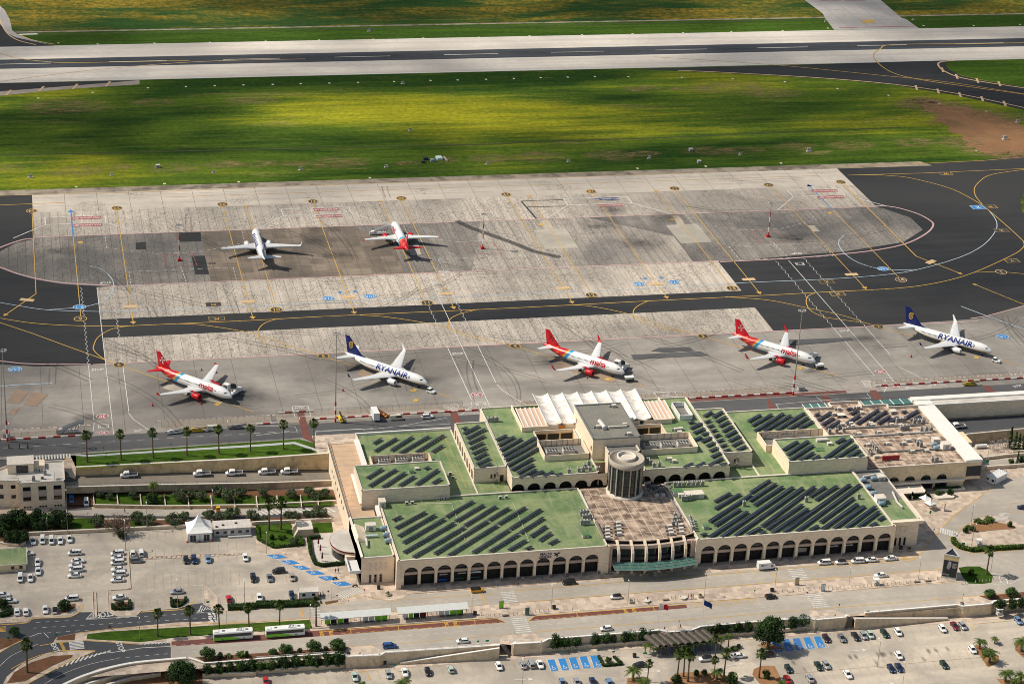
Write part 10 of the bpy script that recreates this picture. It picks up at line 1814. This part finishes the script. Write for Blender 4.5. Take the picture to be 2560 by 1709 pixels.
Kq(BD_,[('A0',550,925),('A0',560,860),('A0',690,830),('A0',690,865),('A0',620,910)],AQ_,ZF+.08);Kq(BD_,[('A0',1040,890),('A0',1040,830),('A0',1180,815),('A0',1185,885)],AQ_,ZF+.08);Kq(BD_,[('A0',1575,862),('A0',1570,790),('A0',1690,785),('A0',1640,858)],AQ_,ZF+.08);Kq(BD_,[('A1',625,815),('A1',750,800),('A1',745,815),('A1',640,840)],AQ_,ZF+.08)
Kq('terminal_forecourt',[('A1',960,690),('A1',1340,700),('A1',1400,745),('A1',1330,790),('A1',1220,803),('A1',1100,785),('A1',985,752)],AF_,ZF+.05);Lq('arcade_pavement',[(112,591.4),(180,592.2),(211,593),(283,591.2),(283,600),(110,600)],AF_,ZF+.1)
Lq(FQ_,[(104,573.6),(143,573.4),(143,581.),(104,581.2)],AF_,ZF+.07);Lq(FQ_,[(147,573.4),(243,573.2),(243,580.9),(147,581.)],AF_,ZF+.07);Lq(FQ_,[(247.5,573.),(296,574),(293,581.6),(247.5,581)],AF_,ZF+.07);Lq('shelter_platform',[(79.6,575.2),(104,574.4),(104,581.2),(79.6,581.2)],AF_,ZF+.07);kerbline('kerb','A1',[(560,1058),(1300,1020),(2200,962)],'',.3,.2)
def person_proto(name_,walk,top,legs,hairm='hair'):
 r=Bq('person','proto','person');st=.28 if walk else .08
 J=[((0,0,.95),.13),((0,0,1.15),.125),((0,0,1.38),.15),((0,0,1.50),.06),((.02,0,1.60),.085),((.02,0,1.70),.095)];E=[(0,1),(1,2),(2,3),(3,4),(4,5)]
 def chain(p,pts):
  for q,rr in pts:J.append((q,rr));E.append((p,len(J)-1));p=len(J)-1
  return p
 for s in(-1,1):
  f=s*st;chain(0,[((0,s*.1,.88),.1),((f*.5+.03,s*.11,.5),.065),((f-.02*(f<0),s*.11,.09),.045),((f+.16,s*.12,.04),.035)])
  w_=chain(2,[((0,s*.19,1.42),.065),((-f*.35,s*.24,1.15),.045),((-f*.8+.05,s*.25,.92),.03),((-f*.85+.07,s*.25,.84),.032)])
  for k in range(4):chain(w_,[((-f*.85+.04+k*.022,s*.255,.80),.011),((-f*.85+.05+k*.022,s*.245,.765-.006*abs(k-1.5)),.009)])
  chain(w_,[((-f*.85+.105,s*.235,.83),.012),((-f*.85+.12,s*.22,.80),.01)])
 me=bpy.data.meshes.new('body');me.from_pydata([j[0]for j in J],E,[]);o=bpy.data.objects.new('body',me);COL.objects.link(o);md=o.modifiers.new('s','SKIN');
 for v_,j in zip(me.skin_vertices[0].data,J):v_.radius=(j[1],j[1]);
 me.skin_vertices[0].data[0].use_root=True
 o.modifiers.new('u','SUBSURF').levels=1;dg=bpy.context.evaluated_depsgraph_get();m2=bpy.data.meshes.new_from_object(o.evaluated_get(dg));bpy.data.objects.remove(o)
 for k in('skin',top,legs):m2.materials.append(M[k])
 for p_ in m2.polygons:z=p_.center.z;y=abs(p_.center.y);p_.material_index=2 if z<.93 and y<.2 else(1 if z<1.5 and z>.9 else 0)
 m2.name='body';obj('body',m2,r)
 b=MB();b.lathe([(.09,-.02),(.105,.03),(.085,.09),(.02,.12)],(.0,0,1.70),12);Aq('hair',b,[hairm],r)
 b=MB();b.box(.115,0,1.66,.03,.025,.04);[b.box(.108,s*.035,1.69,.015,.02,.012)for s in(-1,1)];b.box(.106,0,1.615,.015,.05,.012);[b.box(.02,s*.092,1.67,.03,.015,.05)for s in(-1,1)];Aq('face_features',b,['skin'],r);return r
PR=[person_proto('a',True,CS_,CS_),person_proto('b',True,EO_,CS_),person_proto('c',False,'cloth_red',EO_),person_proto('d',False,GH_,CS_)]
for i,(t,u,v,z,k,a,l)in enumerate((('A0',997,1065,ZF,0,0,'walker in dark clothes on the verge beside the road, left one of two'),('A0',1013,1072,ZF,0,.2,'walker in dark clothes on the verge beside the road, right one of two'),('A1',727,555,ZF,0,1.2,'person in dark clothes on the paving near the blue bays, left one of two'),('A1',752,550,ZF,1,1.2,'person in dark clothes on the paving near the blue bays, right one of two'),('A2',57,675,ZF,0,3.1,'person in black walking along the arcade by the kerb'),('A2',97,630,ZF,3,1.5,'person in pale clothes under the middle arches'),('A2',278,625,ZF,1,0,'person in blue walking under the airport name'),('A2',1610,793,ZF,2,0,'person in red on the median by the white planter'),('A2',1635,790,ZF,0,1,'person in black on the median beside the person in red, left one'),('A2',1652,788,ZF,0,2,'person in black on the median, right one of the group'),('A2',1238,810,ZF,0,1,'person sitting out by the round white planter in dark clothes'),('A2',1537,1062,ZF,0,0,'person in black by the railing behind the shelter'),('A2',1393,1085,ZF,0,2,'person in dark clothes by the railing post'),('A1',1885,935,ZF,0,2,'person in dark clothes at the right end of the bus shelters'),('B0',1140,1480+60,ZF,0,0,'person in black on the terrace road below the office'))):Cq(PR[k],G(t,u,v,z)+Ve((0,0,.08)),a,l,'people on foot')
#light, camera
purge()
w=bpy.data.worlds.new('World');scene.world=w;w.use_nodes=True;t=w.node_tree;bg=t.nodes['Background']
sky=t.nodes.new('ShaderNodeTexSky');sky.sky_type='NISHITA';sky.sun_disc=False
sd=Ve((-.952*cos(rad(49)),.306*cos(rad(49)),sin(rad(49))))
sky.sun_elevation=rad(49);sky.sun_rotation=math.atan2(sd.x,sd.y);sky.air_density=1.;sky.dust_density=2.;sky.ozone_density=1.;sky.altitude=350
t.links.new(Pq(t,1.,sky.outputs[0],(1.,.95,.83),AB_),bg.inputs[0]);bg.inputs[1].default_value=.112
sn=bpy.data.lights.new('sun','SUN');sn.energy=5.;sn.angle=rad(.53);sn.color=(1.,.92,.79)
so=bpy.data.objects.new('sun',sn);COL.objects.link(so);so.rotation_euler=sd.to_track_quat('Z','Y').to_euler();so.location=(0,700,400)
cam=bpy.data.cameras.new('camera');co=bpy.data.objects.new('camera',cam);COL.objects.link(co)
cam.sensor_width=36;cam.lens=FPX/2560*36;cam.clip_start=1;cam.clip_end=20000
co.matrix_world=Matrix(((CR.x,CU.x,-CF.x,CAM.x),(CR.y,CU.y,-CF.y,CAM.y),(CR.z,CU.z,-CF.z,CAM.z),(0,0,0,1)))
scene.camera=co
cl=MB();HC=1500;off=sd*(HC/sd.z);cl.add([(off.x-900,off.y+300,HC),(off.x+1100,off.y+300,HC),(off.x+1100,off.y+1700,HC),(off.x-900,off.y+1700,HC)],[(0,1,2,3)])  # unseen sheet above the view, added to throw cloud shade on the ground
m,t,b=nt(FR_);v=pos_node(t);mp=Nq(t,EB_);mp.inputs['Location'].default_value=(-off.x,-off.y,0);t.links.new(v,mp.inputs[AZ_]);sp=Nq(t,CB_);t.links.new(mp.outputs[0],sp.inputs[0])
def soft(o,a,b_):n=Nq(t,'ShaderNodeMapRange',interpolation_type='SMOOTHSTEP');n.inputs[1].default_value=a;n.inputs[2].default_value=b_;t.links.new(o,n.inputs[0]);return n.outputs[0]
bank=Oq(t,AB_,soft(sp.outputs[0],110,-30),soft(sp.outputs[1],760,690));bank2=Oq(t,AB_,soft(sp.outputs[0],60,-40),soft(sp.outputs[1],960,860))  # alpha banks set over the ground areas to be darkened
nz=Mq(t,Fq(t,Gq(t,mp.outputs[0],.006,.009,0),1.,4,.55),[(.42,.0),(.58,1.)])
far=Oq(t,AB_,soft(sp.outputs[1],900,1010),nz)
b3=Oq(t,AB_,Oq(t,AB_,soft(sp.outputs[0],150,330),soft(sp.outputs[1],990,1030)),soft(sp.outputs[1],1105,1070));b3=Oq(t,BJ_,b3,Oq(t,AB_,soft(sp.outputs[1],1075,1112),soft(sp.outputs[1],1150,1118)));far=Oq(t,BJ_,far,Oq(t,AB_,b3,.85))
d=Oq(t,BJ_,Oq(t,AB_,bank,.5),Oq(t,AB_,bank2,.5));d=Oq(t,BJ_,d,Oq(t,AB_,far,.72));d=Oq(t,BJ_,d,Oq(t,AB_,nz,.22))
t.links.new(d,b.inputs['Alpha']);b.inputs[AP_].default_value=(.9,.9,.9,1);b.inputs[AN_].default_value=1;M[FR_]=m;Qq('cloud_shade_sheet',cl,[FR_])
scene.view_settings.view_transform='Standard';scene.view_settings.look='None';scene.view_settings.exposure=0;scene.view_settings.gamma=1
scene.cycles.pixel_filter_type='BLACKMAN_HARRIS';scene.cycles.filter_width=.95;scene.cycles.max_bounces=5;scene.cycles.transparent_max_bounces=12
